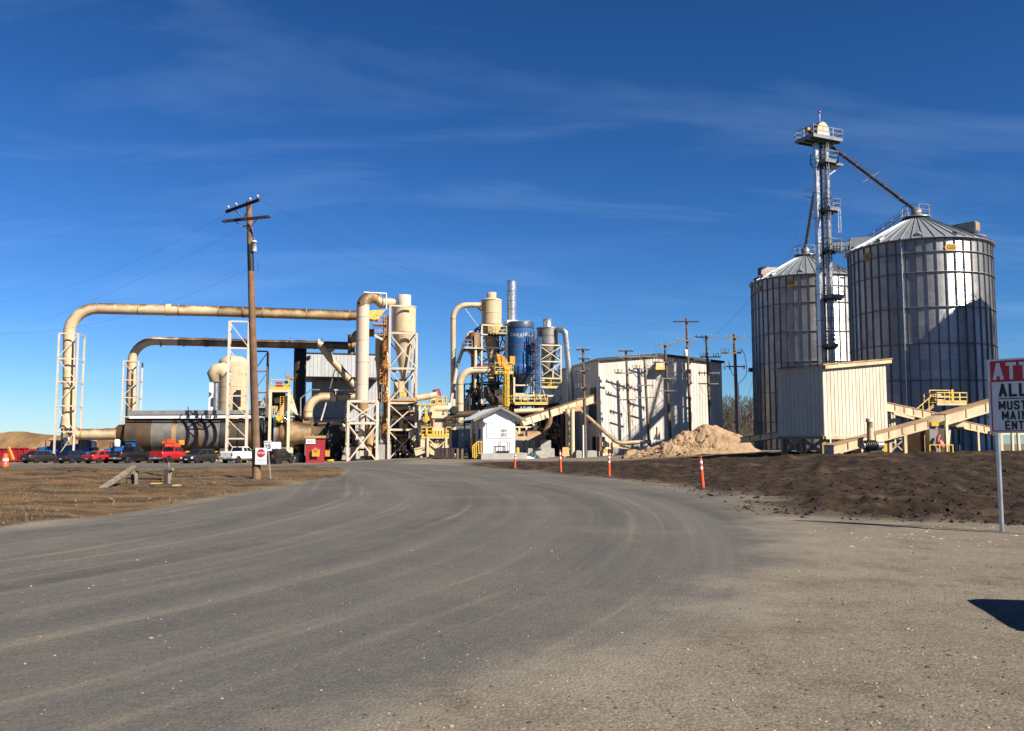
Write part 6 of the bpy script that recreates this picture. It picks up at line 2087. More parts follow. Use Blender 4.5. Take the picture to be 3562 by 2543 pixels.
    for w, s in badges:
        for k in range(1):
            n_ = Vector((math.cos(w), math.sin(w), 0)); rtv = Vector((-math.sin(w), math.cos(w), 0))
            cc_ = O + n_ * (Rs + .06) + UP * (H - 1.15)
            poly = [cc_ + rtv * .62 * math.cos(q_) + UP * .42 * math.sin(q_) for q_ in [2 * math.pi * j / 24 for j in range(24)]]
            bg = part('badge', MB().prism(poly, n_ * .02), M['yel_sign'], t)
            text(bg, 'lettering', 'GSI', cc_ + n_ * .03, rtv, UP, .55, M['sign_black'], 'CENTER', .01)
    return t, O, z1 + zb


S1 = (43.85, 96.0)
S2 = (39.15, 118.5)
ZB, ZE, RS = .9, 22.4, 7.1


def view_angle(S, off):
    """direction on the silo wall that many degrees right of straight at the camera"""
    return math.atan2(-S[1], -S[0]) + R(off)


tA, OA, zA = silo('nearer galvanised grain silo, the tallest looking, at the right', S1[0], S1[1], ZB, ZE, RS, badges=((view_angle(S1, -43), 1), (view_angle(S1, 25), 1)))
tB, OB, zB = silo('farther galvanised grain silo behind the bucket elevator', S2[0], S2[1], ZB, ZE + .6, RS, badges=((view_angle(S2, -14), 1), (view_angle(S2, -58), 1)), rz0=.05)


def roof_pt(O, S, off, r, lift=0):
    w = view_angle(S, off)
    return O + Vector((r * math.cos(w), r * math.sin(w), ZE - ZB + (RS - r) * math.tan(R(30)) + lift))


# roof exhausters, stairs, hatches on the nearer silo
for off, r, wd in ((-78, 6.1, 1.0), (62, 5.6, 1.0)):
    w = view_angle(S1, off)
    n_, s_ = Vector((math.cos(w), math.sin(w), 0)), Vector((-math.sin(w), math.cos(w), 0))
    p = roof_pt(OA, S1, off, r, .1)
    ex = part('roof_exhauster', MB().obox(p - s_ * .5 - n_ * 1.6, n_ * 2.4, s_ * 1.0, UP * 1.05), M['silo_roof'] if off < 0 else M['galv_dark'], tA)
    part('louvre', MB().obox(p - s_ * .42 + n_ * .81 + UP * .1, n_ * .05, s_ * .84, UP * .85), M['black'] if off < 0 else M['drum_band'], ex)
w = view_angle(S2, -62)
n_, s_ = Vector((math.cos(w), math.sin(w), 0)), Vector((-math.sin(w), math.cos(w), 0))
p = roof_pt(OB, S2, -62, 6.0, .8)
ex = part('roof_exhauster', MB().obox(p - s_ * .5 - n_ * 1.6, n_ * 2.2, s_ * 1.0, UP * 1.0), M['galv_dark'], tB)
part('louvre', MB().obox(p - s_ * .42 + n_ * .61 + UP * .1, n_ * .05, s_ * .84, UP * .8), M['black'], ex)
part('red_beacon', MB().lathe([(.16, 0), (.16, .3), (.02, .4)], roof_pt(OB, S2, -55, 6.6, .75), 10), M['lamp_red'], tB)
for T_, O_, S_, off in ((tA, OA, S1, -98), (tB, OB, S2, 38)):
    a, b = roof_pt(O_, S_, off, RS + .1, .15), roof_pt(O_, S_, off, 1.5, .15)
    w = view_angle(S_, off)
    s_ = Vector((-math.sin(w), math.cos(w), 0)) * .4
    mb = MB()
    for i in range(26):
        p = a.lerp(b, i / 25)
        mb.beam(p - s_, p + s_, .22, .05)
    st = part('roof_stairs', mb, M['stiff'], T_)
    mb = MB()
    for s in (-1, 1):
        for i in range(7):
            p = a.lerp(b, i / 6) + s_ * s
            mb.beam(p, p + UP * 1.05, .05)
        for hh in (.35, .7, 1.05):
            mb.beam(a + s_ * s + UP * hh, b + s_ * s + UP * hh, .05)
    part('stair_rail', mb, M['stiff'], st)
# light downpipe up the front of the near silo
w = view_angle(S1, -12)
p = OA + Vector((math.cos(w), math.sin(w), 0)) * (RS + .16)
part('conduit', MB().tube(p, p + UP * (ZE - ZB), .055, 8), M['galv'], tA)
w = view_angle(S2, -84)
p = OB + Vector((math.cos(w), math.sin(w), 0)) * (RS + .1) + UP * 10.6
part('lamp_box', MB().box(p, (.9, .7, .5)), M['black'], tB)
# concrete ring foundations
for T_, O_ in ((tA, OA), (tB, OB)):
    part('foundation', MB().lathe([(RS + .55, -1.0), (RS + .55, .0), (RS - .2, .02)], O_, 48), M['concrete'], T_)

# ---- bucket elevator
YE = 106
ex_, ey_ = at(2869, 1000, YE).x, YE
t = thing('bucket_elevator', 'tall galvanised bucket elevator tower between the two silos', 'elevator', (ex_, ey_, gz(ex_, ey_)))
ea = R(25)
EX, EY = Vector((math.cos(ea), math.sin(ea), 0)), Vector((-math.sin(ea), math.cos(ea), 0))
EB = Vector((ex_, ey_, 0))
eh = lambda py: at(2860, py, YE).z
ztop = eh(500)
zlow = gz(ex_, ey_) - .2
for s in (-1, 1):
    n_ = 12
    for i in range(n_):
        z0, z1 = zlow + (ztop - zlow) * i / n_, zlow + (ztop - zlow) * (i + 1) / n_
        o = part('trunk_section', MB().obox(EB + EX * (s * .80 - .27) - EY * .28 + UP * (z0 + .005), EX * .54, EY * .54, UP * (z1 - z0 - .01)), M['galv'], t)
        part('flange', MB().obox(EB + EX * (s * .80 - .32) - EY * .33 + UP * (z1 - .05), EX * .64, EY * .64, UP * .1), M['stiff'], o)
# lattice support behind the trunks
for sx in (-1, 1):
    part('mast_leg', MB().beam(EB + EX * sx * .42 + EY * .5 + UP * zlow, EB + EX * sx * .42 + EY * .5 + UP * ztop, .16, .16, up=EY), M['stiff'], t)
nb_ = 13
for i in range(nb_):
    z0, z1 = zlow + (ztop - zlow) * i / nb_, zlow + (ztop - zlow) * (i + 1) / nb_
    a, b = EB - EX * .42 + EY * .5, EB + EX * .42 + EY * .5
    part('brace', MB().beam((a if i % 2 else b) + UP * z0, (b if i % 2 else a) + UP * z1, .09), M['stiff'], t)
    part('tie', MB().beam(a + UP * z1, b + UP * z1, .09), M['stiff'], t)
ladder(t, EB - EY * .45 + EX * .05 + UP * (eh(1300)), eh(505), EX, -EY, M['stiff'], .42, True, .5, .03)
part('service_pipe', MB().tube(EB - EY * .5 + EX * .42 + UP * zlow, EB - EY * .5 + EX * .42 + UP * (ztop + 1.5), .06, 8), M['galv_dark'], t)
# head platform
zp_ = eh(497)
for (x0, x1, y0, y1, z, nm) in ((-2.5, 2.1, -1.5, 1.6, zp_, 'head_platform'), (-.5, 1.5, -1.3, 1.2, eh(573), 'platform'), (1.5, 3.0, -.6, 1.2, eh(571), 'platform'), (-.3, 1.6, -1.3, 1.0, eh(738), 'platform'), (-.3, 1.7, -1.3, 1.0, eh(876), 'platform'), (-.3, 1.7, -1.3, 1.0, eh(1040), 'platform'), (-.6, .6, -1.3, .6, eh(1210), 'platform')):
    dk = part(nm, MB().obox(EB + EX * x0 + EY * y0 + UP * z, EX * (x1 - x0), EY * (y1 - y0), UP * .28), M['stiff'], t)
    if x0 > 1.4:
        handrail(dk, [EB + EX * x0 + EY * y1 + UP * (z + .28), EB + EX * x1 + EY * y1 + UP * (z + .28)], M['stiff'], 1.1, .035)
        continue
    cs = [(x0, y1), (x0, y0), (x1, y0), (x1, y1), (x0, y1)]
    handrail(dk, [EB + EX * a + EY * b + UP * (z + .28) for a, b in cs], M['stiff'], 1.15, .035, 1.5)
    for k in range(3):
        yy = y0 + (k + .5) * (y1 - y0) / 3
        part('joist', MB().beam(EB + EX * x0 + EY * yy + UP * (z - .1), EB + EX * x1 + EY * yy + UP * (z - .1), .1, .18), M['dark_steel'], dk)
hc = EB + UP * (zp_ + .28)
part('head_base', MB().obox(hc - EX * .95 - EY * .55, EX * 1.9, EY * 1.1, UP * .8), M['galv'], t)
hood = [hc - EX * .95 - EY * .55 + UP * .81] 
poly = []
for j in range(9):
    w_ = math.pi * j / 8
    poly.append(hc + EX * .98 * math.cos(w_) - EY * .55 + UP * (.81 + 1.35 * math.sin(w_)))
hd = part('head_hood', MB().prism(poly, EY * 1.1), M['cream'], t)
for j in range(1, 8):
    w_ = math.pi * j / 8
    p = hc + EX * 1.0 * math.cos(w_) - EY * .6 + UP * (.81 + 1.38 * math.sin(w_))
    part('bolt_strip', MB().beam(p, p + EY * 1.2, .06), M['drum_band'], hd)
part('drive_motor', MB().pipe([hc - EX * 1.1 + UP * .75, hc - EX * 1.9 + UP * 1.0], .28, 12), M['black'], t)
part('motor_cowl', MB().pipe([hc - EX * 1.9 + UP * 1.0, hc - EX * 2.2 + UP * 1.1], [.32, .28], 12), M['orange'], t)
part('discharge', MB().hexa([hc + EX * .98 - EY * .4 + UP * -.3, hc + EX * 1.6 - EY * .4 + UP * -.9, hc + EX * 1.6 + EY * .4 + UP * -.9, hc + EX * .98 + EY * .4 + UP * -.3,
                             hc + EX * .98 - EY * .4 + UP * .7, hc + EX * 1.75 - EY * .4 + UP * .0, hc + EX * 1.75 + EY * .4 + UP * .0, hc + EX * .98 + EY * .4 + UP * .7]), M['galv_dark'], t)
part('beacon_mast', MB().tube(hc + UP * 2.1, hc + UP * 3.4, .07, 8), M['galv'], t)
part('beacon', MB().lathe([(.14, 0), (.14, .25), (.02, .34)], hc + UP * 3.4, 10), M['lamp_red'], t)
# hanging caged ladder, bracket
ladder(t, EB + EX * 1.35 - EY * 1.3 + UP * eh(818), eh(738), EX, -EY, M['galv'], .4, False)
part('knee_brace', MB().beam(EB + EX * .8 + UP * eh(612), EB + EX * 2.7 + UP * eh(575), .14), M['galv'], t)
# ---- spouts to the silo tops
def spout(label, p, q, r):
    t_ = thing('grain_spout', label, 'spout', p)
    p, q = Vector(p), Vector(q)
    for i in range(6):
        a, b = p.lerp(q, i / 6), p.lerp(q, (i + 1) / 6)
        d = (b - a).normalized()
        o = part('spout_section', MB().tube(a, b - d * .01, r, 14), M['spout'], t_)
        part('clamp', MB().tube(b - d * .08, b + d * .04, r * 1.2, 14), M['galv_dark'], o)
    return t_, p, q


peakA = Vector((S1[0], S1[1], zA + .9))
peakB = Vector((S2[0], S2[1], zB + 1.3))
t_, p, q = spout('long dark spout from the elevator head down to the nearer silo', hc + EX * 1.7 - UP * .5, peakA, .19)
m_ = p.lerp(q, .5)
side = (q - p).cross(UP).normalized()
upv = side.cross(q - p).normalized()
for sg in (-1, 1):
    for vv in (side, upv):
        e_ = m_ + (side * sg + upv * (1 if vv is side else -1)) * .75
        part('truss_arm', MB().beam(m_, e_, .06), M['galv'], t_)
        part('stay_wire', MB().pipe([p.lerp(q, .04), e_, p.lerp(q, .96)], .022, 5), M['galv_dark'], t_)
t_, p, q = spout('short steep dark spout from the elevator to the farther silo', EB - EX * .6 + EY * .6 + UP * eh(665), peakB, .19)
mb = MB()
a = p.lerp(q, .1) - EX * .2
for hh in (0, .9):
    mb.beam(a + UP * hh, a - EX * 1.1 + UP * hh, .07)
mb.beam(a - EX * 1.1, a - EX * 1.1 + UP * .9, .07)
part('bracket', mb, M['stiff'], t_)
# catwalk between elevator and near silo
t = thing('catwalk', 'railed steel catwalk from the elevator to the roof edge of the nearer silo', 'catwalk', EB + EX * 1.7 + UP * (eh(876)))
a = EB + EX * 1.7 - EY * .4 + UP * (eh(876) + .05)
w = view_angle(S1, -72)
b = Vector((S1[0] + (RS + .4) * math.cos(w), S1[1] + (RS + .4) * math.sin(w), ZE + .1))
part('deck', MB().beam(a, b, .9, .22), M['stiff'], t)
sv = (b - a).cross(UP).normalized() * .45
for s in (-1, 1):
    handrail(t, [a + sv * s + UP * .1, b + sv * s + UP * .1], M['stiff'], 1.1, .04)
# guy wires
for k, (px, py, Y0, lab) in enumerate(((2540, 1560, 100, 'thin guy wire from the elevator down towards the power poles'), (3080, 1500, 112, 'thin guy wire from the elevator down between the silos'), (2690, 1560, 96, 'thin guy wire from the elevator down in front of the farther silo'))):
    single('guy_wire', wire(EB + UP * (ztop - 1), foot(at(px, py, Y0)), .3, .014, 6), M['cable'], lab, 'wire', foot(at(px, py, Y0)))

# third bin added unseen, outside the picture on the right, to shade the near silo
silo('smaller galvanised silo added unseen outside the picture to shade the nearer silo', 57.0, 79.6, ZB, 24.0, 4.0, 24, (), 0, (0, .25, .5, .75, 1.0))

# ================================================================ metal hopper house on legs
HA = R(35)
h1, h2 = Vector((math.cos(HA), math.sin(HA), 0)), Vector((-math.sin(HA), math.cos(HA), 0))
cn = at(2864, 1400, 72)
cn = Vector((cn.x, cn.y, 0))
zb_, z1_, z2_ = at(2866, 1517, 72).z, at(2862, 1272, 72).z, at(3075, 1254, 77.2).z
HW, HD = 8.75, 4.4
t = thing('hopper_house', 'tan corrugated hopper house on stilts in front of the silos', 'hopper house', foot(cn, 0))
clad(t, cn, cn + h1 * HW, zb_, lambda f: z1_ + (z2_ - z1_) * f, 18, M['clad_tan'], .06)
clad(t, cn + h2 * HD, cn, zb_, z1_, 11, M['clad_tan'], .06)
part('core', MB().hexa([cn + h1 * .08 + h2 * .08 + UP * zb_, cn + h1 * (HW - .02) + h2 * .08 + UP * zb_, cn + h1 * (HW - .02) + h2 * HD + UP * zb_, cn + h1 * .08 + h2 * HD + UP * zb_,
                        cn + h1 * .08 + h2 * .08 + UP * (z1_ - .04), cn + h1 * (HW - .02) + h2 * .08 + UP * (z2_ - .04), cn + h1 * (HW - .02) + h2 * HD + UP * (z2_ - .04), cn + h1 * .08 + h2 * HD + UP * (z1_ - .04)]), M['clad_dark'], t)
dr_ = (z2_ - z1_) / HW
P_ = lambda a, b, dz: cn + h1 * a + h2 * b + UP * (z1_ + dr_ * a + dz)
part('roof_slab', MB().hexa([P_(-.35, -.35, .03), P_(HW + .5, -.35, .03), P_(HW + .5, HD + .3, .03), P_(-.35, HD + .3, .03), P_(-.35, -.35, .14), P_(HW + .5, -.35, .14), P_(HW + .5, HD + .3, .14), P_(-.35, HD + .3, .14)]), M['duct_brown'], t)
part('fascia', MB().hexa([P_(0, -.30, -.28), P_(HW + .45, -.30, -.28), P_(HW + .45, -.22, -.28), P_(0, -.22, -.28), P_(0, -.30, .02), P_(HW + .45, -.30, .02), P_(HW + .45, -.22, .02), P_(0, -.22, .02)]), M['cream'], t)
part('base_beam', MB().beam(cn - h2 * .06 + UP * (zb_ - .12), cn - h2 * .06 + h1 * HW + UP * (zb_ - .12), .2, .24), M['cream'], t)
part('base_beam', MB().beam(cn - h1 * .06 + UP * (zb_ - .12), cn - h1 * .06 + h2 * HD + UP * (zb_ - .12), .2, .24), M['drum_band'], t)
for (a, b) in ((.2, .3), (.2, 2.2), (.2, 4.1), (2.4, .3), (2.4, 4.1), (8.2, .3), (8.2, 4.1), (5.4, .3), (5.4, 4.1)):
    q = cn + h1 * a + h2 * b
    part('stilt', MB().beam(foot(q, -.3), q + UP * (zb_ - .24), .34), M['cream_steel'] if b < 1 and a > 1 else M['drum_band'], t)
for (a0, b0, a1, b1) in ((.2, .3, .2, 2.2), (.2, 2.2, .2, 4.1), (.2, .3, 2.4, .3)):
    p, q = cn + h1 * a0 + h2 * b0, cn + h1 * a1 + h2 * b1
    part('stilt_brace', MB().beam(foot(p, .05), q + UP * (zb_ - .3), .22), M['drum_band'], t)
    part('stilt_brace', MB().beam(foot(q, .05), p + UP * (zb_ - .3), .22), M['drum_band'], t)

# ---- conveyors round the silo feet
def box_conveyor(label, pts, w, hgt, mat='cream', n=5, cover='drum_band', back=None, name='box_conveyor'):
    """closed box conveyor through the given upper front edge points"""
    t_ = thing(name, label, 'conveyor', foot(pts[0], 0))
    p, q = pts
    d = (q - p).normalized()
    bk = back if back is not None else Vector((-d.y, d.x, 0)).normalized()
    dn = -UP * hgt
    for i in range(n):
        a, b = p.lerp(q, (i + .004) / n), p.lerp(q, (i + 1 - .004) / n)
        o = part('casing_panel', MB().hexa([a + dn, b + dn, b + dn + bk * w, a + dn + bk * w, a, b, b + bk * w, a + bk * w]), M[mat], t_)
        part('joint_strip', MB().beam(b + dn - bk * .03, b - bk * .03, .08, .06), M['drum_band'], o)
    part('cover', MB().hexa([p - bk * .05 + UP * .01, q - bk * .05 + UP * .01, q + bk * (w + .05) + UP * .01, p + bk * (w + .05) + UP * .01, p - bk * .05 + UP * .09, q - bk * .05 + UP * .09, q + bk * (w + .05) + UP * .09, p + bk * (w + .05) + UP * .09]), M[cover], t_)
    part('bottom_flange', MB().beam(p + dn - bk * .04, q + dn - bk * .04, .08, .1), M[mat], t_)
    return t_


t1 = box_conveyor('cream box conveyor rising from under the hopper house past the black blower', (at(2900, 1552, 69), at(3228, 1463, 72.5)), 1.1, .62, n=7)
for px in (3094, 3146):
    q = at(px, 1520 if px < 3120 else 1508, 71.6)
    part('leg', MB().beam(foot(q, -.2), q, .26), M['cream'], t1)
part('leg_brace', MB().beam(at(3098, 1530, 71.6), foot(at(3142, 1570, 71.6), .1), .1), M['cream'], t1)
part('leg_brace', MB().beam(at(3142, 1530, 71.6), foot(at(3098, 1570, 71.6), .1), .1), M['cream'], t1)
part('leg_tie', MB().beam(at(3094, 1526, 71.6), at(3146, 1526, 71.6), .12), M['cream'], t1)
for (x0, x1) in ((3088, 3100),):
    q = at(3106, 1500, 72)
    part('leg', MB().beam(foot(q, -.2), q, .14), M['brown_steel'], t1)
t2_ = box_conveyor('broad cream box conveyor rising behind the warning sign', (at(3289, 1444, 74), at(3560, 1366, 78)), 1.3, .78, n=4)
part('tail_hood', MB().prism([at(3230, 1463, 73), at(3285, 1444, 73), at(3287, 1462, 73), at(3240, 1480, 73)], h2 * 1.2), M['cream'], t2_)
for px, py in ((3290, 1470), (3476, 1430)):
    q = at(px, py, 74 if px < 3300 else 76.5)
    part('leg', MB().beam(foot(q, -.2), q, .24), M['cream_steel'], t2_)
part('under_box', MB().obox(at(3318, 1482, 75), Vector((1, .1, 0)) * .9, Vector((0, .8, 0)), UP * .35), M['cream'], t2_)
part('strut', MB().beam(foot(at(3294, 1540, 75)), at(3302, 1496, 75), .16), M['cream_steel'], t2_)
t3_ = box_conveyor('cream box conveyor sloping down from the hopper house towards the silo', (at(3080, 1401, 78), at(3272, 1441, 80)), 1.0, .66, n=6)
part('drive_arm', MB().beam(at(3106, 1438, 77.5), at(3178, 1456, 78.5), .2), M['cream'], t3_)
for px in (3100, 3108):
    q = at(px, 1428, 78.3)
    part('leg', MB().beam(foot(q, -.2), q, .18), M['cream_steel'], t3_)
part('leg_brace', MB().beam(at(3093, 1470, 78.3), foot(at(3106, 1520, 78.3)), .1), M['cream_steel'], t3_)
t4_ = box_conveyor('short cream box conveyor running down behind the warning sign post', (at(3325, 1461, 81), at(3470, 1492, 84)), 1.0, .62, n=3)
q = at(3400, 1480, 82.5)
part('leg', MB().beam(foot(q, -.2), q, .2), M['cream_steel'], t4_)
for (x0, y0, x1, y1) in ((3458, 1500, 3492, 1565), (3482, 1500, 3484, 1562), (3540, 1500, 3545, 1562), (3520, 1500, 3522, 1562)):
    part('leg', MB().beam(at(x0, y0, 78), foot(at(x1, y1, 78), -.2), .2), M['cream_steel'], t4_)
bm_ = MB().beam(at(3440, 1506, 78.2), at(3600, 1506, 79.5), .3, .3)
part('carrier_beam', bm_, M['cream_steel'], t4_)
t5_ = box_conveyor('pale tube-like conveyor running from the sawdust heap to the hopper house', (at(2575, 1524, 84), at(2722, 1502, 76)), .9, .42, n=4)

# receiving leg box with yellow rail
t = thing('elevator_boot', 'tan sheet-metal elevator boot with yellow top under the conveyor crossing', 'machine', foot(at(3235, 1560, 73), 0))
a = at(3203, 1560, 73.6)
part('casing', MB().obox(foot(a, -.2), h1 * 1.0, h2 * 1.4, UP * (at(3203, 1478, 73.6).z - gz(a.x, a.y) + .2)), M['drum_band'], t)
a = at(3236, 1560, 72.8)
part('door', MB().obox(foot(a, -.2), Vector((.72, .1, 0)), Vector((-.1, .6, 0)), UP * (at(3236, 1480, 72.8).z - gz(a.x, a.y) + .2)), M['galv_dark'], t)
part('yellow_panel', MB().obox(at(3241, 1482, 72.6), Vector((.6, .05, 0)), Vector((0, .2, 0)), UP * .35), M['yellow'], t)
part('side_casing', MB().obox(foot(at(3262, 1560, 73.4), -.2), Vector((.6, .1, 0)), Vector((-.1, .8, 0)), UP * (at(3262, 1490, 73.4).z - gz(30, 73) + .2)), M['drum_rust'], t)
mb = MB()
gp = [foot(at(x, 1562, 71.5), 0) for x in (3234, 3268, 3300, 3314)]
for p in gp:
    mb.beam(p, p + UP * .62, .08)
mb.beam(gp[0] + UP * .6, gp[-1] + UP * .6, .08)
part('guard_rail', mb, M['yellow'], t)
part('hose', MB().pipe([at(3262, 1545, 72.5), at(3262, 1525, 72.5), at(3268, 1512, 72.5)], .14, 8), M['ink_red'], t)
part('pink_sack', MB().lathe([(.1, 0), (.3, .1), (.24, .5), (.05, .7)], foot(at(3272, 1556, 72.4), .3), 10), M['ink_red'], t)

# yellow railed drive platform
t = thing('drive_platform', 'cream-edged yellow railed platform in front of the nearer silo', 'platform', foot(at(3310, 1560, 82), 0))
a, b = at(3260, 1410, 81.5), at(3364, 1410, 82.5)
dv = Vector((-(b - a).y, (b - a).x, 0)).normalized() * 1.6
part('fascia', MB().obox(a, b - a, dv * .06, UP * .32), M['cream'], t)
part('deck', MB().obox(a + dv * .07 + UP * .1, b - a, dv, UP * .14), M['dark_steel'], t)
handrail(t, [a + dv + UP * .3, a + UP * .3, b + UP * .3, b + dv + UP * .3], M['yellow_pale'], .85, .04, .75)
handrail(t, [a + dv * .9 + (b - a) * .15 + UP * .3, b + dv * .9 - (b - a) * .18 + UP * .3], M['yellow_pale'], 1.15, .04, 2)
m_ = a.lerp(b, .48)
part('yellow_column', MB().obox(m_ + UP * .3 - dv * .03, (b - a) * .07, dv * .1, UP * 1.15), M['yellow'], t)
for (f, z, w_) in ((.05, .35, .32), (.03, .62, .34), (.1, .8, .2)):
    part('gear_motor', MB().tube(a.lerp(b, f) + dv * .4 + UP * (z + .15), a.lerp(b, f + w_) + dv * .4 + UP * (z + .15), .13, 10), M['cream'], t)
for f in (.05, .5, .95):
    q = a.lerp(b, f) + dv * .6
    part('leg', MB().beam(foot(q, -.2), q + UP * .1, .16), M['dark_steel'], t)
p, q = a + dv * .5 + UP * .1, at(3175, 1462, 81)
mb = MB()
for i in range(12):
    c_ = p.lerp(q, i / 11)
    mb.beam(c_ - dv * .3, c_ + dv * .3, .22, .05)
sn = part('stairs', mb, M['dark_steel'], t)
part('stringer', MB().beam(p - dv * .32, q - dv * .32, .06, .3), M['drum_band'], sn)
mb = MB()
for i in range(4):
    c_ = p.lerp(q, i / 3) - dv * .33
    mb.beam(c_, c_ + UP * 1.0, .07)
mb.beam(p - dv * .33 + UP, q - dv * .33 + UP, .06)
part('stair_rail', mb, M['yellow_pale'], sn)

# black blower and breather
t = thing('blower', 'black ribbed blower motor on the mud in front of the hopper house', 'blower', foot(at(3030, 1565, 68), 0))
b0, b1 = at(3000, 1551, 68), at(3068, 1549, 68.6)
part('casing', MB().tube(b0.lerp(b1, .1), b0.lerp(b1, .7), .34, 18), M['black'], t)
for i in range(5):
    c_, d_ = b0.lerp(b1, .16 + i * .105), b0.lerp(b1, .20 + i * .105)
    part('rib', MB().tube(c_, d_, .42, 18), M['black'], t)
part('end_cap', MB().tube(b0, b0.lerp(b1, .1), .24, 16), M['grey_steel'], t)
part('motor', MB().tube(b0.lerp(b1, .72), b1, .28, 16), M['galv_dark'], t)
part('foot', MB().obox(foot(b0.lerp(b1, .2), -.1) - h2 * .3, (b1 - b0) * .7, h2 * .6, UP * .3), M['dark_steel'], t)
t = thing('breather_pipe', 'short cream breather pipe with a cap behind the black blower', 'pipe', foot(at(3025, 1565, 69.5), 0))
pb = at(3026, 1500, 69.5)
zq = lambda py: at(3026, py, 69.5).z
O_ = Vector((pb.x, pb.y, 0))
part('pipe', MB().lathe([(.25, gz(pb.x, pb.y)), (.25, zq(1488))], O_, 18), M['cream'], t)
part('rusty_neck', MB().lathe([(.22, zq(1488)), (.22, zq(1468))], O_, 18), M['duct_brown'], t)
part('cap', MB().lathe([(.29, zq(1469)), (.29, zq(1456)), (.25, zq(1455))], O_, 18), M['duct_pink'], t)
q = at(3075, 1562, 69)
t = thing('hazard_panel', 'small yellow guard panel right of the black blower', 'panel', foot(q, 0))
part('panel', MB().obox(foot(q, .1), Vector((.26, .03, 0)), Vector((0, .08, 0)), UP * .62), M['yellow'], t)
part('foot', MB().obox(foot(q, -.1) + Vector((.08, .02, 0)), (.08, 0, 0), (0, .05, 0), UP * .2), M['yellow'], t)

# ================================================================ power poles and wires
def insul(par, p, up=.22, mat='insul', r=.07):
    part('insulator', MB().lathe([(r * .4, 0), (r * .4, up * .3), (r, up * .35), (r * .75, up * .6), (r * 1.1, up * .65), (r * .5, up)], p, 10), M[mat], par)


def cutout(par, p, s=.42):
    mb = MB()
    for k in (-1, 1):
        mb.beam(p + Vector((k * s * .4, -.12, 0)), p + Vector((k * s * .4, -.12, s)), .07)
        mb.beam(p + Vector((k * s * .4, -.12, s)), p + Vector((k * s * .75, -.12, s * 1.05)), .05)
    mb.beam(p + Vector((-s * .4, -.12, 0)), p + Vector((s * .4, -.12, 0)), .1)
    part('cutout_switch', mb, M['insul_dark'], par)


def upole(label, top, base, Y, r, arms, wood='wood', extra=None, dx=0.0):
    """power pole leaning as in the picture; arms: (row, left col, right col, kind)"""
    a, b = at(top[0], top[1], Y), at(base[0], base[1], Y)
    d = (b - a) / max(.1, (a.z - b.z))
    gzv = ground_z(b.x, b.y) - .4
    b2 = a + d * (a.z - gzv)
    t = thing('utility_pole', label, 'utility pole', (b2.x, b2.y, gzv + .4), 'power poles by the white building' if wood == 'wood' else None)
    part('shaft', MB().pipe([b2, b2.lerp(a, .5), a], [r, r * .9, r * .75], 14), M[wood], t)
    cols = {}
    for (py, x0, x1, kind) in arms:
        p, q = at(x0, py, Y - r - .07), at(x1, py + dx, Y - r - .07)
        am = part('crossarm', MB().beam(p, q, .11, .14), M['wood_dark'] if kind[-1] == 'd' else M['wood_grey'], t)
        m_ = p.lerp(q, .5)
        axis_x = at(top[0] + (base[0] - top[0]) * (py - top[1]) / max(1, base[1] - top[1]), py, Y)
        if kind[0] in 'it':
            for s in (-1, 1):
                e = axis_x + (q - p).normalized() * s * min(.75, (q - p).length * .3)
                part('arm_brace', MB().beam(e + Vector((0, -r - .1, -.05)), axis_x + Vector((0, -r, -.75)), .05), M['grey_steel'], am)
        n = 4 if (q - p).length > 2.6 else 3
        for i in range(n):
            f = (.06, .3, .7, .94)[i] if n == 4 else (.06, .28, .94)[i]
            w = p.lerp(q, f)
            if kind[0] == 'i':
                insul(am, w + UP * .07, .24)
            elif kind[0] == 'c':
                cutout(am, w + UP * .05)
            elif kind[0] == 'h':
                part('hanging_insulator', MB().lathe([(.05, -.35), (.08, -.3), (.05, -.2), (.08, -.12), (.04, 0)], w, 8), M['insul_dark'], am)
                part('pin', MB().tube(w, w + UP * .3, .035, 6), M['insul_dark'], am)
    return t


def RG(x, y):
    return 1900 + .3694 * x, 1050 + .3694 * y


def small(label, top, base, arms, Y, r=.19, wood='wood', **k):
    aa = []
    for (y, x0, x1, kind) in arms:
        p0, p1 = RG(x0, y), RG(x1, y)
        aa.append((p0[1], p0[0], p1[0], kind))
    return upole(label, RG(*top), RG(*base), Y, r, aa, wood, **k)


small('grey power pole standing before the shaded side of the white building', (345, 437), (372, 1440), [(452, 283, 408, 'id'), (537, 305, 410, 'id'), (650, 272, 402, 'c'), (808, 285, 392, 'c'), (911, 290, 375, 'p')], 105.5)
small('second grey power pole from the left, before the bright wall', (750, 460), (795, 1400), [(463, 680, 820, 'id'), (518, 670, 860, 'i'), (672, 650, 812, 'c'), (818, 680, 840, 'h'), (922, 685, 848, 'p')], 113.6)
small('third grey power pole, the shortest one, in front of the left wall vent', (922, 505), (965, 1300), [(515, 800, 1050, 'i'), (632, 820, 980, 'c'), (787, 850, 1012, 'h'), (900, 850, 1027, 'p')], 114.3)
small('fourth grey power pole rising behind the left end of the sawdust heap', (1118, 395), (1165, 1250), [(403, 1020, 1215, 'i'), (570, 1005, 1190, 'c'), (722, 1030, 1225, 'h'), (838, 1045, 1225, 'p')], 115, .22)
tP5 = small('tall reddish power pole with transformer behind the sawdust heap', (1320, 152), (1355, 1165), [(187, 1195, 1440, 'td'), (366, 1225, 1415, 'i')], 108, .18, 'wood_red')
small('grey power pole in front of the shaded right end of the white building', (1507, 315), (1545, 1190), [(332, 1400, 1625, 'i'), (520, 1450, 1645, 'c'), (670, 1430, 1635, 'h'), (771, 1430, 1625, 'p')], 116.8, .21)
tP7 = small('rightmost grey power pole with a white conduit, standing against the bare trees', (1770, 305), (1805, 1280), [(335, 1680, 1875, 'i'), (482, 1650, 1832, 'c'), (609, 1670, 1875, 'h')], 104, .22)
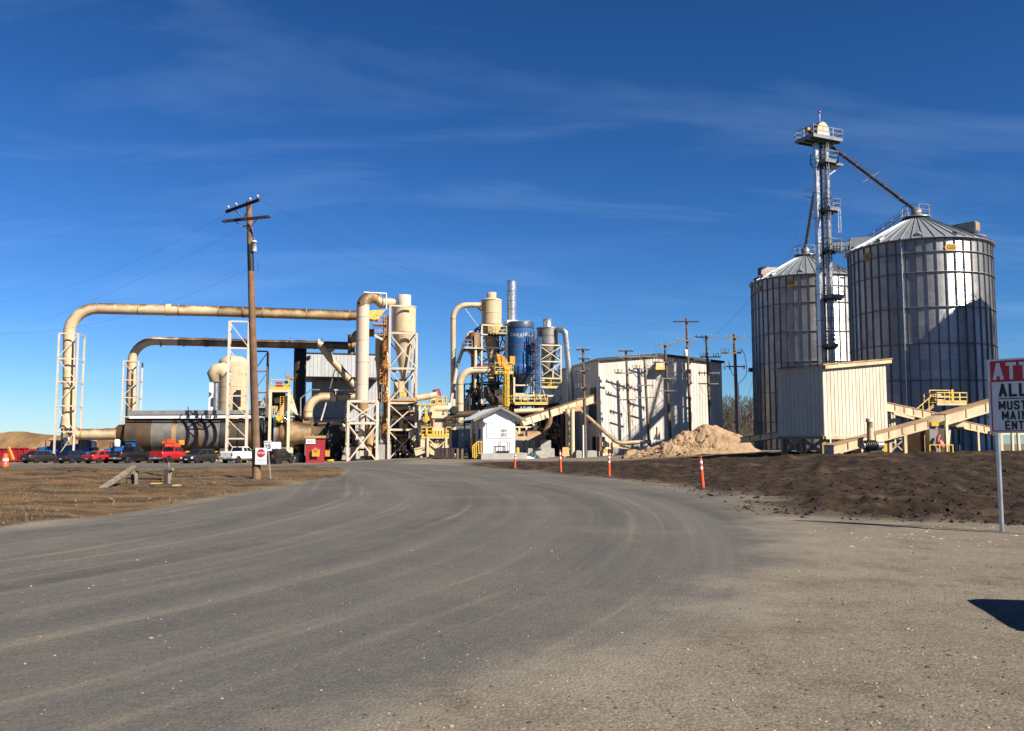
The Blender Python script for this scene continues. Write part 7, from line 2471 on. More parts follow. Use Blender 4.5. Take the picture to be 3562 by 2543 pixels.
# transformer and flood lamps on the tall one
x, y = RG(1314, 480)
p = at(x, y, 107.7)
tr = part('transformer', MB().lathe([(.22, -.42), (.24, -.38), (.24, .32), (.16, .40)], p, 16), M['tank'], tP5)
part('bushing', MB().lathe([(.05, .4), (.07, .5), (.03, .62)], p, 8), M['insul_dark'], tr)
for xx in (1290, 1340):
    x, y = RG(xx, 655)
    part('flood_lamp', MB().box(at(x, y, 107.5), (.5, .3, .45), .3 if xx < 1300 else -.2), M['black'], tP5)
x, y = RG(1344, 725)
part('photocell', MB().lathe([(.09, 0), (.09, .18)], at(x, y, 107.7), 10), M['white'], tP5)
q0, q1 = RG(1805, 780), RG(1822, 1280)
part('conduit', MB().tube(at(q0[0], q0[1], 103.7), foot(at(q1[0], q1[1], 103.7)), .09, 10), M['tank'], tP7)
part('cable_loop', MB().pipe([at(*RG(a, b), 103.6) for a, b in ((1830, 440), (1868, 490), (1880, 560), (1890, 650), (1878, 700), (1845, 740), (1806, 775))], .035, 6), M['cable'], tP7)
part('cable_loop', MB().pipe([at(*RG(a, b), 103.6) for a, b in ((1715, 555), (1730, 620), (1755, 680), (1785, 720), (1800, 775))], .035, 6), M['cable'], tP7)
q0, q1 = RG(347, 1160), RG(350, 1440)
mb = MB().tube(at(q0[0], q0[1], 105.1), foot(at(q1[0], q1[1], 105.1)), .10, 10)
single('conduit', mb, M['tank'], 'white cable conduit beside the pole nearest the shed', 'conduit', foot(at(q1[0], q1[1], 105.1)))
q0, q1 = RG(1548, 985), RG(1553, 1195)
single('conduit', MB().tube(at(q0[0], q0[1], 116.4), foot(at(q1[0], q1[1], 116.4)), .06, 8), M['tank'], 'thin white conduit on the pole before the shaded wall end', 'conduit', foot(at(q1[0], q1[1], 116.4)))
q0, q1 = RG(785, 1175), RG(797, 1400)
single('conduit', MB().tube(at(q0[0], q0[1], 113.2), foot(at(q1[0], q1[1], 113.2)), .05, 8), M['tank'], 'thin white conduit on the second grey pole', 'conduit', foot(at(q1[0], q1[1], 113.2)))
# drooping leads on the poles
k = 0
for (Yp, arcs) in ((113.3, [((688, 920), (720, 1000), (765, 1060)), ((830, 925), (825, 1000), (790, 1055))]), (114.0, [((852, 905), (870, 1000), (940, 1030)), ((1008, 900), (1005, 980), (965, 1010))]),
                   (114.7, [((1048, 842), (1060, 910), (1125, 955)), ((1218, 842), (1205, 900), (1145, 940))]), (116.5, [((1450, 775), (1465, 850), (1515, 890)), ((1585, 775), (1575, 860), (1530, 895))])):
    for (p0, p1, p2) in arcs:
        pts = []
        for i in range(9):
            f = i / 8
            x = (1 - f) ** 2 * p0[0] + 2 * f * (1 - f) * p1[0] + f * f * p2[0]
            y = (1 - f) ** 2 * p0[1] + 2 * f * (1 - f) * p1[1] + f * f * p2[1]
            pts.append(at(*RG(x, y), Yp))
        side = ['left', 'right'][k % 2]
        pol = ['second grey', 'third grey', 'fourth grey', 'far right wall'][k // 2]
        single('cable_lead', MB().pipe(pts, .022, 5), M['cable'], 'thin drooping cable on the %s side of the %s power pole' % (side, pol), 'cable', pts[-1])
        k += 1

# ---- the big wooden pole on the left
Yb = 43.7
a, b = at(866, 700, Yb), at(893, 1668, Yb)
d = (b - a) / (a.z - b.z)
b2 = a + d * (a.z + .4)
tL = thing('utility_pole', 'tall brown wooden power pole with transformer in the left foreground', 'utility pole', (b2.x, b2.y, 0))
part('shaft', MB().pipe([b2, b2.lerp(a, .35), b2.lerp(a, .7), a], [.205, .185, .16, .135], 16), M['wood_red'], tL)
for (x0, y0, Ya, x1, y1, Yc, n) in ((800, 739, 44.7, 916, 697, 42.4, 4), (787, 773, 44.0, 944, 757, 43.2, 0)):
    p, q = at(x0, y0, Ya), at(x1, y1, Yc)
    dn = (q - p).cross(UP).normalized() * .2
    if dn.y > 0:
        dn = -dn
    am = part('crossarm', MB().beam(p + dn, q + dn, .10, .13), M['wood_dark'], tL)
    m_ = p.lerp(q, .5)
    for s in (-1, 1):
        part('arm_brace', MB().beam(m_ + dn + (q - p) * .24 * s - UP * .05, m_ + dn * .6 - UP * .62, .04), M['grey_steel'], am)
    for f in ((.06, .3, .72, .94) if n else ()):
        insul(am, p.lerp(q, f) + dn + UP * .06, .2, 'insul', .08)
    if not n:
        for f in (.02, .98):
            w = p.lerp(q, f) + dn
            part('dead_end', MB().lathe([(.03, -.16), (.06, -.1), (.06, .1), (.03, .16)], w, 8, (q - p)), M['insul_dark'], am)
p = at(884, 857, Yb - .1)
tr = part('transformer', MB().lathe([(.11, -.26), (.125, -.24), (.125, .2), (.13, .2), (.13, .24), (.08, .29)], p, 16), M['tank'], tL)
part('bushing', MB().lathe([(.025, .29), (.035, .36), (.015, .44)], p, 8), M['insul_dark'], tr)
part('hanger', MB().beam(p + Vector((-.1, 0, .1)), p + Vector((-.3, .1, .1)), .05), M['grey_steel'], tL)
part('scorched_band', MB().pipe([b2.lerp(a, .75), b2.lerp(a, .845)], [.158, .150], 16), M['black'], tL)
part('ground_wire', MB().tube(at(896, 905, Yb - .1), at(899, 945, Yb - .1), .012, 6), M['cable'], tL)
part('bracket', MB().beam(at(840, 790, Yb - .1), at(868, 782, Yb - .1), .05), M['grey_steel'], tL)
# signs on and beside it
a0 = at(887, 1616, Yb - .28)
t = thing('notice_board', 'white notice with a red octagon fixed to the wooden pole', 'sign', a0)
W_, H_ = at(927, 1616, Yb - .28).x - a0.x, at(887, 1558, Yb - .28).z - a0.z
part('board', MB().obox(a0, (W_, 0, 0), (0, .03, 0), UP * H_), M['sign_white'], t)
cc = a0 + Vector((W_ / 2, -.008, H_ * .68))
part('octagon', MB().prism([cc + Vector((.205 * math.cos(R(22.5 + 45 * i)), 0, .205 * math.sin(R(22.5 + 45 * i)))) for i in range(8)], (0, .005, 0)), M['sign_red'], t)
text(t, 'lettering', 'STOP', cc + Vector((0, -.004, -.0)), (1, 0, 0), UP, .145, M['sign_white'], 'CENTER', .012)
for i in range(4):
    part('text_line', MB().obox(a0 + Vector((W_ * .15, -.004, H_ * (.08 + .075 * i))), (W_ * .7, 0, 0), (0, .003, 0), UP * .016), M['ink_pale'], t)
a0 = at(920, 1570, Yb + .4)
t = thing('speed_sign', 'small white speed sign reading 25 on a leaning post', 'sign', foot(at(943, 1660, Yb + .4), 0))
W_, H_ = .36, .50
tl = Matrix.Rotation(R(-4), 3, 'Y')
part('plate', MB().obox(a0, tl @ Vector((W_, 0, 0)), (0, .02, 0), tl @ Vector((0, 0, H_))), M['sign_white'], t)
text(t, 'lettering', '25', a0 + tl @ Vector((W_ / 2, -.006, H_ * .42)), tl @ Vector((1, 0, 0)), tl @ UP, .3, M['sign_black'], 'CENTER', .02)
text(t, 'lettering', 'SPEED LIMIT', a0 + tl @ Vector((W_ / 2, -.006, H_ * .86)), tl @ Vector((1, 0, 0)), tl @ UP, .06, M['sign_black'], 'CENTER', .0)
part('post', MB().beam(foot(at(943, 1660, Yb + .45)), at(933, 1562, Yb + .45), .07, .05), M['wood_grey'], t)
# long wires
e1, e2 = at(944, 757, 43.2), at(916, 697, 42.4)
P5l, P5r = at(*RG(1200, 187), 107.9), at(*RG(1435, 187), 107.9)
for p, q, sag, lab in ((e1, P5l, 3.4, 'overhead wire from the big wooden pole to the tall red pole, lowest'), (at(905, 700, 42.6), P5r, 3.0, 'overhead wire from the big wooden pole to the tall red pole, middle'), (e2, at(*RG(1318, 160), 107.9), 2.6, 'overhead wire from the big wooden pole to the tall red pole, highest'),
                       (at(860, 940, Yb), at(-260, 1108, 70), 2.0, 'overhead cable leaving the wooden pole to the left, lowest'), (at(838, 795, Yb), at(-260, 1235, 95), 1.0, 'overhead wire leaving the wooden pole to the left, middle'), (at(800, 739, 44.7), at(-300, 1000, 100), 3.0, 'overhead wire leaving the wooden pole to the left, highest'),
                       (at(*RG(408, 455), 105.4), at(*RG(682, 463), 113.5), .25, 'short wire between the two leftmost grey poles'), (at(*RG(1050, 500), 114.1), at(*RG(1020, 395), 114.9), .05, 'short wire from the third grey pole up to the fourth'),
                       (at(*RG(1215, 395), 114.9), at(*RG(1400, 325), 116.7), .15, 'wire from the fourth grey pole to the pole before the shaded wall'), (at(*RG(1625, 335), 116.7), at(*RG(1690, 340), 104), .1, 'wire between the two rightmost grey poles'),
                       (at(*RG(1600, 315), 116.7), at(2900, 700, 106), .4, 'thin wire from the grey poles up towards the elevator')):
    single('overhead_wire', wire(p, q, sag, .004 if 'left' in lab or 'big' in lab else .010), M['cable'], lab, 'wire', p)

# ================================================================ warning sign on the right
GLY = dict(A=[(0, 0, .5, 1), (.5, 1, 1, 0), (.2, .3, .8, .3)], T=[(0, 1, 1, 1), (.5, 0, .5, 1)], E=[(0, 0, 0, 1), (0, 1, 1, 1), (0, .5, .85, .5), (0, 0, 1, 0)], N=[(0, 0, 0, 1), (0, 1, 1, 0), (1, 0, 1, 1)],
           I=[(.5, 0, .5, 1)], O=[(0, .12, 0, .88), (0, .88, .2, 1), (.2, 1, .8, 1), (.8, 1, 1, .88), (1, .88, 1, .12), (1, .12, .8, 0), (.8, 0, .2, 0), (.2, 0, 0, .12)], L=[(0, 0, 0, 1), (0, 0, 1, 0)],
           M=[(0, 0, 0, 1), (0, 1, .5, .25), (.5, .25, 1, 1), (1, 1, 1, 0)], U=[(0, 1, 0, .12), (0, .12, .2, 0), (.2, 0, .8, 0), (.8, 0, 1, .12), (1, .12, 1, 1)],
           S=[(1, .82, .8, 1), (.8, 1, .2, 1), (.2, 1, 0, .85), (0, .85, 0, .62), (0, .62, 1, .4), (1, .4, 1, .15), (1, .15, .8, 0), (.8, 0, .2, 0), (.2, 0, 0, .18)], R=[(0, 0, 0, 1), (0, 1, .8, 1), (.8, 1, 1, .88), (1, .88, 1, .6), (1, .6, .8, .48), (.8, .48, 0, .48), (.5, .48, 1, 0)])


def block_text(par, s, p, rt, nrm, h, mat):
    """heavy condensed sign lettering cut from strokes"""
    mb, x, w, st = MB(), 0.0, h * .50, h * .19
    for ch in s:
        gw = w * (.55 if ch == 'I' else 1.28 if ch == 'M' else 1.0)
        for k, (a, b, c, d) in enumerate(GLY[ch]):
            P = [p + rt * (x + st / 2 + u * (gw - st * .6)) + UP * (st / 2 + v * (h - st)) + nrm * (.002 + .0004 * k) for u, v in ((a, b), (c, d))]
            e = (P[1] - P[0]).normalized() * st * .42
            mb.beam(P[0] - e, P[1] + e, st, .003, up=nrm)
        x += gw + st * 1.05
    return part('lettering', mb, mat, par)


SA = R(46)
sr, sn_ = Vector((math.cos(SA), -math.sin(SA), 0)), Vector((-math.sin(SA), -math.cos(SA), 0))
Ysg = 17.7
lb = at(3444, 1507, Ysg)
lt = at(3438, 1252, Ysg)
SH, SW = lt.z - lb.z, 2.35
t = thing('warning_sign', 'large white and red warning sign on a grey post at the right edge', 'sign', (lb.x, lb.y, 0))
part('board', MB().obox(lb, sr * SW, -sn_ * .03, UP * SH), M['sign_white'], t)
o_ = lb + sn_ * .004
part('red_band', MB().obox(o_ + sr * .055 + UP * (SH * .69), sr * (SW - .11), sn_ * .002, UP * (SH * .285)), M['sign_red'], t)
fr_ = MB()
for (x0, z0_, x1, z1_) in ((.055, .04, SW - .055, .04), (.055, .04, .055, SH * .69), (SW - .055, .04, SW - .055, SH * .69)):
    fr_.beam(o_ + sr * x0 + UP * z0_, o_ + sr * x1 + UP * z1_, .016, .016)
part('border', fr_, M['sign_red'], t)
for s, x, f, size, mt in (('ATTENTION', .10, .832, .48, 'sign_white'), ('ALL', .19, .575, .37, 'sign_black'), ('MUST', .18, .372, .25, 'sign_black'), ('MAIN', .23, .237, .25, 'sign_black'), ('ENTER', .28, .105, .24, 'sign_black')):
    block_text(t, s, o_ + sr * x + UP * (SH * f - size * .35), sr, sn_, size * .70, M[mt])
part('underline', MB().obox(o_ + sr * .18 + UP * SH * .455, sr * 1.6, sn_ * .003, UP * .018), M['sign_black'], t)
for f in (.045, .95):
    q = lb + sr * SW * f - sn_ * .085
    part('post', MB().tube(Vector((q.x, q.y, -.3)), q + UP * SH * .9, .042, 12), M['galv'], t)

# ================================================================ delineators
def delineator(label, px, py, h, tilt, Y=None):
    Y = Y or 5331 / (py - 1543)
    p = at(px, py, Y)
    z = ground_z(p.x, p.y)
    base = Vector((p.x, p.y, z))
    topv = Vector((math.sin(R(tilt)) * h, 0, h))
    t = thing('delineator_post', label, 'delineator', base, 'orange delineators along the road')
    part('base', MB().lathe([(.30, 0), (.29, .03), (.12, .05)], base, 12), M['rubber'], t)
    part('tube', MB().pipe([base + UP * .03, base + topv * .5, base + topv * .93, base + topv], [.075, .068, .055, .04], 12), M['cone'], t)
    for f in (.64, .84):
        part('reflective_band', MB().pipe([base + topv * f, base + topv * (f + .09)], [.0675, .0635], 12, False), M['band'], t)
    hd_ = base + topv
    part('handle', MB().pipe([hd_ + Vector((-.035, 0, 0)), hd_ + Vector((-.04, 0, .07)), hd_ + Vector((.04, 0, .07)), hd_ + Vector((.035, 0, 0))], .012, 6), M['cone'], t)


delineator('orange delineator post in front of the white shed', 1791, 1630, 1.05, 1)
delineator('orange delineator post in front of the chipboard sheet', 1951, 1640, 1.30, -2)
delineator('orange delineator post before the foot of the white building', 2119, 1657, 1.14, 0)
delineator('nearest and largest orange delineator post beside the mud', 2445, 1693, 1.17, -3.5)
p = at(18, 1614, 76)
z = ground_z(p.x, p.y)
t = thing('traffic_drum', 'orange-red traffic drum with a pale band at the left edge', 'traffic drum', (p.x, p.y, z))
o_ = Vector((p.x, p.y, z))
part('base', MB().lathe([(.34, 0), (.33, .08)], o_, 16), M['rubber'], t)
part('body', MB().lathe([(.28, .08), (.27, .45), (.25, .47), (.24, .9), (.21, .92), (.2, 1.15), (.1, 1.2)], o_, 18), M['cone'], t)
part('band', MB().lathe([(.256, .6), (.252, .78)], o_, 18), M['band'], t)

# ================================================================ vehicles
def bil(q, u, v):
    return q[0].lerp(q[1], u).lerp(q[3].lerp(q[2], u), v)


def pane(q, u0, u1, v0, v1, out=.012, th=.01):
    """glass set on a four-cornered face q (bl, br, tr, tl)"""
    n = (q[1] - q[0]).cross(q[3] - q[0]).normalized()
    c = [bil(q, u0, v0), bil(q, u1, v0), bil(q, u1, v1), bil(q, u0, v1)]
    return MB().hexa([p - n * th for p in c] + [p + n * out for p in c])


def vehicle(kind, label, paintm, loc, rz, glass_open=False):
    """car or pickup in its own frame (x forward, z up), then set on the ground"""
    S = dict(
        pickup=dict(L=5.7, W=1.98, wb=(-1.75, 1.85), wr=.40, st=[(-2.85, .62, 1.26, .93), (-2.78, .50, 1.32, .97), (-1.0, .42, 1.33, .99), (.9, .42, 1.33, .99), (1.6, .42, 1.30, .98), (2.55, .48, 1.20, .95), (2.80, .55, 1.10, .88), (2.85, .62, 1.0, .84)],
                    cab=[(-.85, 1.30), (1.15, 1.30), (.42, 1.93), (-.68, 1.93)], hb=.93, ht=.76, split=.5),
        suv=dict(L=4.6, W=1.86, wb=(-1.38, 1.40), wr=.36, st=[(-2.28, .55, .98, .84), (-2.2, .40, 1.05, .90), (-1.2, .32, 1.08, .93), (1.0, .32, 1.06, .93), (1.7, .34, .99, .91), (2.15, .42, .86, .84), (2.3, .50, .74, .74)],
                 cab=[(-2.12, 1.02), (1.35, 1.02), (.45, 1.66), (-1.75, 1.66)], hb=.88, ht=.68, split=.52),
        hatch=dict(L=4.3, W=1.8, wb=(-1.28, 1.32), wr=.32, st=[(-2.12, .50, .85, .80), (-2.05, .36, .92, .86), (-1.1, .28, .95, .89), (.9, .28, .93, .89), (1.6, .30, .84, .86), (2.0, .38, .72, .78), (2.14, .45, .62, .68)],
                   cab=[(-1.95, .90), (1.25, .90), (.35, 1.45), (-1.45, 1.45)], hb=.84, ht=.62, split=.5),
        sedan=dict(L=4.7, W=1.82, wb=(-1.36, 1.42), wr=.33, st=[(-2.35, .50, .92, .80), (-2.25, .38, 1.0, .86), (-1.3, .28, .98, .90), (1.0, .28, .95, .90), (1.8, .30, .86, .86), (2.2, .38, .74, .78), (2.35, .45, .64, .68)],
                   cab=[(-1.85, .93), (1.3, .93), (.4, 1.43), (-1.0, 1.43)], hb=.84, ht=.62, split=.46))[kind]
    t = thing('parked_' + ('pickup' if kind == 'pickup' else 'car'), label, 'pickup' if kind == 'pickup' else 'car', (0, 0, 0))
    vs, fs = [], []
    for (x, z0, z1, hw) in S['st']:
        sec = [(hw * .80, z0), (hw * .97, z0 + (z1 - z0) * .18), (hw, z0 + (z1 - z0) * .5), (hw * .985, z1 - .10), (hw * .93, z1 - .015), (hw * .86, z1)]
        ring = [Vector((x, y, z)) for y, z in sec] + [Vector((x, -y, z)) for y, z in reversed(sec)]
        vs += ring
    n = 12
    for i in range(len(S['st']) - 1):
        for k in range(n):
            fs.append((i * n + k, i * n + (k + 1) % n, (i + 1) * n + (k + 1) % n, (i + 1) * n + k))
    fs += [tuple(range(n)), tuple(range(len(vs) - n, len(vs)))]
    body = part('body', MB().add(vs, fs, True), paintm, t)
    body.data.set_sharp_from_angle(angle=R(32))
    xb, xf, xft, xbt = S['cab'][0][0], S['cab'][1][0], S['cab'][2][0], S['cab'][3][0]
    zb, zt = S['cab'][0][1], S['cab'][2][1]
    hb, ht = S['hb'], S['ht']
    V = Vector
    bl, br, fl, fr_ = V((xb, hb, zb)), V((xb, -hb, zb)), V((xf, hb, zb)), V((xf, -hb, zb))
    tbl, tbr, tfl, tfr = V((xbt, ht, zt)), V((xbt, -ht, zt)), V((xft, ht, zt)), V((xft, -ht, zt))
    cab = MB().hexa([bl, fl, fr_, br, tbl, tfl, tfr, tbr])
    k = .88
    cx_ = (xbt + xft) / 2
    cab.hexa([tbl, tfl, tfr, tbr] + [V((cx_ + (p.x - cx_) * .93, p.y * k, zt + .045)) for p in (tbl, tfl, tfr, tbr)])
    cb = part('cabin', cab, paintm, t)
    part('rear_window', pane([br, bl, tbl, tbr][::-1][::-1], .09, .91, .16, .88), M['glass'], cb)
    part('windscreen', pane([fl, fr_, tfr, tfl], .06, .94, .1, .92), M['glass'], cb)
    sp = S['split']
    for q in ([bl, fl, tfl, tbl][::-1], [br, fr_, tfr, tbr]):
        qq = q if q[0] is br else [fl, bl, tbl, tfl]
        if q[0] is br:
            a, b = (.10, sp - .03), (sp + .03, .93)
        else:
            a, b = (.07, 1 - sp - .03), (1 - sp + .03, .90)
        for u0, u1 in (a, b):
            part('side_window', pane(qq, u0, u1, .14, .88), M['glass'], cb)
    hw = S['W'] / 2
    for x in S['wb']:
        for s in (-1, 1):
            c = V((x, s * (hw - .13), S['wr']))
            ay = V((0, s, 0))
            w = part('wheel', MB().lathe([(S['wr'] * .72, -.11), (S['wr'] * .97, -.10), (S['wr'], -.05), (S['wr'], .07), (S['wr'] * .95, .115), (S['wr'] * .66, .12)], c, 20, ay), M['tyre'], t)
            part('rim', MB().lathe([(S['wr'] * .64, .09), (S['wr'] * .60, .125), (S['wr'] * .2, .105), (.03, .12)], c, 16, ay), M['rim'], w)
            part('wheel_arch', MB().lathe([(S['wr'] * 1.17, -.05), (S['wr'] * 1.17, .124)], V((x, s * (hw - .13), S['wr'] + .03)), 22, ay), M['black'], t)
    st0, st1 = S['st'][0], S['st'][-1]
    zr = (st0[1] + st0[2]) / 2
    for s in (-1, 1):
        h_ = .36 if kind == 'pickup' else .22
        part('tail_lamp', MB().box((st0[0] + .02, s * st0[3] * .90, st0[2] - h_ * .62), (.12, .20, h_)), M['lamp_red'], t)
        part('head_lamp', MB().box((st1[0] - .10, s * st1[3] * .86, st1[2] - .08), (.22, .34, .16), -s * .25), M['lamp_clear'], t)
        part('mirror', MB().box((xf - .35, s * (hb + .13), zb + .1), (.12, .22, .16)), M['p_black'], t)
    part('rear_bumper', MB().box((st0[0] - .02, 0, st0[1] - .02), (.16, st0[3] * 1.9, .18)), M['chrome'] if kind == 'pickup' else M['p_black'], t)
    part('front_bumper', MB().box((st1[0] - .02, 0, st1[1] - .02), (.14, st1[3] * 1.9, .2)), M['chrome'] if kind == 'pickup' else M['p_black'], t)
    part('grille', MB().box((st1[0] + .0, 0, (st1[1] + st1[2]) / 2 + .03), (.05, st1[3] * 1.1, .2)), M['black'], t)
    part('number_plate', MB().box((st0[0] - .09, 0, st0[1] + .02), (.02, .34, .15)), M['plate'], t)
    part('number_plate', MB().box((st1[0] + .06, 0, st1[1] + .0), (.02, .34, .13)), M['plate'], t)
    if kind == 'pickup':
        tg = part('tailgate', MB().box((st0[0] + .0, 0, .98), (.07, 1.5, .52)), paintm, t)
        part('handle', MB().box((st0[0] - .045, 0, 1.12), (.02, .2, .07)), M['chrome'], tg)
        part('bed_liner', MB().box((-1.82, 0, 1.335), (1.85, 1.5, .02)), M['black'], t)
        for s in (-1, 1):
            part('bed_rail', MB().box((-1.82, s * .84, 1.37), (1.95, .13, .09)), paintm, t)
        part('bed_rail', MB().box((-2.76, 0, 1.36), (.09, 1.6, .07)), paintm, t)
        part('brake_lamp', MB().box((xbt - .04, 0, zt - .0), (.04, .3, .05)), M['lamp_red'], t)
    part('underside', MB().box((0, 0, st0[1] * .62), (S['L'] * .86, S['W'] * .78, .18)), M['black'], t)
    t.location = loc
    t.rotation_euler = (0, 0, rz)
    return t


AWAY, TOWARD = R(90) - ROT - R(7), R(270) - ROT - R(7)
CARS = [('sedan', 'dark grey car parked far left beside the red dumpsters', 'p_grey', 142, 108, AWAY), ('hatch', 'black hatchback parked in front of the blue machines', 'p_navy', 262, 108, AWAY),
        ('sedan', 'red low car between the black hatchback and the black pickup', 'p_red', 356, 107.5, AWAY), ('pickup', 'black pickup parked left of the red pickup', 'p_black', 462, 108.5, AWAY),
        ('pickup', 'bright red pickup parked in front of the drum', 'p_red', 600, 109, AWAY), ('suv', 'charcoal car facing the camera between the red and white pickups', 'p_grey', 693, 108, TOWARD),
        ('pickup', 'white pickup parked just left of the wooden pole', 'p_white', 838, 109, AWAY), ('suv', 'black car parked right of the wooden pole', 'p_black', 967, 105, AWAY)]
for kind, lab, pm, px, Y, rz in CARS:
    p = at(px, 1600, Y)
    vehicle(kind, lab, M[pm], (p.x, p.y, ground_z(p.x, p.y)), rz)
# pickup just outside the picture whose nose throws the shadow at the lower right
hx = Vector((-.966, .247, 0))
p = Vector((5.85, 8.42, 0)) - hx * 2.85
vehicle('pickup', 'grey pickup parked outside the picture, only its shadow showing at lower right', M['p_grey'], (p.x, p.y, 0), math.atan2(hx.y, hx.x))

# ================================================================ yard clutter on the left
def dumpster(label, px0, px1, Y, h, rz=0.0, mat='red'):
    a, b = at(px0, 1608, Y), at(px1, 1608, Y)
    z = gz(a.x, a.y)
    L_ = (b - a).length
    c = (a + b) / 2
    t = thing('dumpster', label, 'dumpster', (c.x, c.y, z))
    o = Vector((a.x, a.y, z + .12))
    ex, ey = Vector((math.cos(rz), math.sin(rz), 0)), Vector((-math.sin(rz), math.cos(rz), 0))
    part('front_side', MB().obox(o, ex * L_, ey * .08, UP * h), M[mat], t)
    part('rear_side', MB().obox(o + ey * 2.2, ex * L_, ey * .08, UP * h), M[mat], t)
    for s in (0, L_ - .08):
        part('end', MB().obox(o + ex * s + ey * .08, ex * .08, ey * 2.12, UP * h), M[mat], t)
    part('floor', MB().obox(o + ey * .08, ex * L_, ey * 2.1, UP * .1), M['dark_steel'], t)
    n = max(3, int(L_ / .8))
    for i in range(n):
        part('rib', MB().obox(o + ex * (L_ * (i + .35) / n) - ey * .1, ex * .14, ey * .1, UP * h), M[mat], t)
    part('top_rail', MB().obox(o - ey * .12 + UP * h, ex * L_, ey * .2, UP * .12), M[mat], t)
    for s in (.3, L_ - .6):
        part('skid', MB().obox(o + ex * s - UP * .14, ex * .3, ey * 2.2, UP * .13), M['dark_steel'], t)
    return t


dumpster('red open dumpster cut by the left picture edge', -60, 30, 112, 1.5)
dumpster('red open dumpster left of the dark grey car', 36, 96, 113, 1.55)
mb = MB().beam(at(29, 1556, 110.5), at(46, 1600, 110.2), .28)
single('leaning_bar', mb, M['orange'], 'orange bar leaning on the red dumpsters', 'bar', foot(at(46, 1600, 110.2), 0))


def machine(label, px, Y, w, h, tank=0, cab=True, seed=1):
    rng = random.Random(seed)
    p = at(px, 1600, Y)
    z = gz(p.x, p.y)
    t = thing('mobile_machine', label, 'machine', (p.x, p.y, z))
    o = Vector((p.x - w / 2, p.y, z))
    part('chassis', MB().obox(o + UP * .55, (w, 0, 0), (0, 1.6, 0), UP * .3), M['dark_steel'], t)
    for x in (.18, .82):
        for y_ in (.1, 1.4):
            wh = part('wheel', MB().lathe([(.30, -.12), (.42, -.1), (.42, .1), (.30, .12)], o + Vector((w * x, y_, .42)), 16, (0, 1, 0)), M['tyre'], t)
            part('rim', MB().lathe([(.24, -.13), (.24, .13)], o + Vector((w * x, y_, .42)), 12, (0, 1, 0)), M['tank'], wh)
    part('hood', MB().hexa([o + Vector((w * .02, .1, .86)), o + Vector((w * .5, .1, .86)), o + Vector((w * .5, 1.5, .86)), o + Vector((w * .02, 1.5, .86)),
                            o + Vector((w * .08, .2, .86 + h * .42)), o + Vector((w * .5, .2, .86 + h * .52)), o + Vector((w * .5, 1.4, .86 + h * .52)), o + Vector((w * .08, 1.4, .86 + h * .42))]), M['machine_blue'], t)
    if cab:
        part('cab', MB().hexa([o + Vector((w * .52, .1, .86)), o + Vector((w * .92, .1, .86)), o + Vector((w * .92, 1.5, .86)), o + Vector((w * .52, 1.5, .86)),
                               o + Vector((w * .55, .2, .86 + h * .8)), o + Vector((w * .88, .2, .86 + h * .8)), o + Vector((w * .88, 1.4, .86 + h * .8)), o + Vector((w * .55, 1.4, .86 + h * .8))]), M['machine_blue'], t)
        part('cab_window', MB().obox(o + Vector((w * .58, .09, .86 + h * .35)), (w * .28, 0, 0), (0, .05, 0), UP * h * .32), M['glass'], t)
        part('cab_roof', MB().obox(o + Vector((w * .5, .05, .87 + h * .8)), (w * .45, 0, 0), (0, 1.5, 0), UP * .12), M['blue_dark'], t)
    for i in range(tank):
        c = o + Vector((w * (.12 + .26 * i), .5, .86 + h * .5))
        part('tank', MB().lathe([(.36, 0), (.38, .1), (.38, .75), (.3, .86), (.1, .9)], c, 16), M['tank'], t)
    part('control_box', MB().obox(o + Vector((w * .3, -.02, .95)), (w * .16, 0, 0), (0, .12, 0), UP * .4), M['tank'], t)
    part('exhaust', MB().tube(o + Vector((w * .3, .8, .86 + h * .45)), o + Vector((w * .3, .8, 1.1 + h * .75)), .06, 8), M['dark_steel'], t)
    part('drawbar', MB().beam(o + Vector((w, .8, .6)), o + Vector((w + .7, .8, .45)), .12), M['dark_steel'], t)


machine('dark blue machine behind the dark grey car', 165, 116, 3.6, 2.2, 0, True, 1)
machine('tall bright blue machine with white tank behind the black hatchback', 262, 116.5, 4.0, 2.75, 1, True, 2)
machine('blue trailer with two white tanks right of the tall blue machine', 325, 117, 2.4, 1.9, 2, False, 3)
machine('small blue machine behind the red low car', 384, 115.5, 2.2, 1.8, 0, True, 4)
machine('blue machine with white box roof behind the black pickup', 428, 115, 2.8, 2.2, 1, True, 5)
t = thing('site_trailer', 'flat white-roofed blue trailer behind the black pickup', 'trailer', foot(at(492, 1600, 118), 0))
a = at(445, 1570, 118)
part('box', MB().obox(foot(a, .5), (3.6, .4, 0), (-.2, 2, 0), UP * 1.3), M['machine_blue'], t)
part('roof', MB().obox(foot(a, 1.82) + Vector((-.1, -.1, 0)), (3.8, .42, 0), (-.2, 2.2, 0), UP * .2), M['white'], t)
part('end_panel', MB().obox(foot(at(516, 1570, 117.6), .6), (.9, .1, 0), (-.05, .2, 0), UP * 1.2), M['tank'], t)
part('axle', MB().tube(foot(a, .35) + Vector((1.2, 0, 0)), foot(a, .35) + Vector((1.1, 2, 0)), .34, 14), M['tyre'], t)
single('pipe_stub', MB().tube(at(460, 1547, 119), at(487, 1534, 119), .22, 12), M['drum_band'], 'tan pipe stub sloping above the white-roofed trailer', 'pipe', at(460, 1547, 119))
t = thing('boom_lift', 'orange boom lift machine behind the red pickup', 'lift', foot(at(590, 1600, 114), 0))
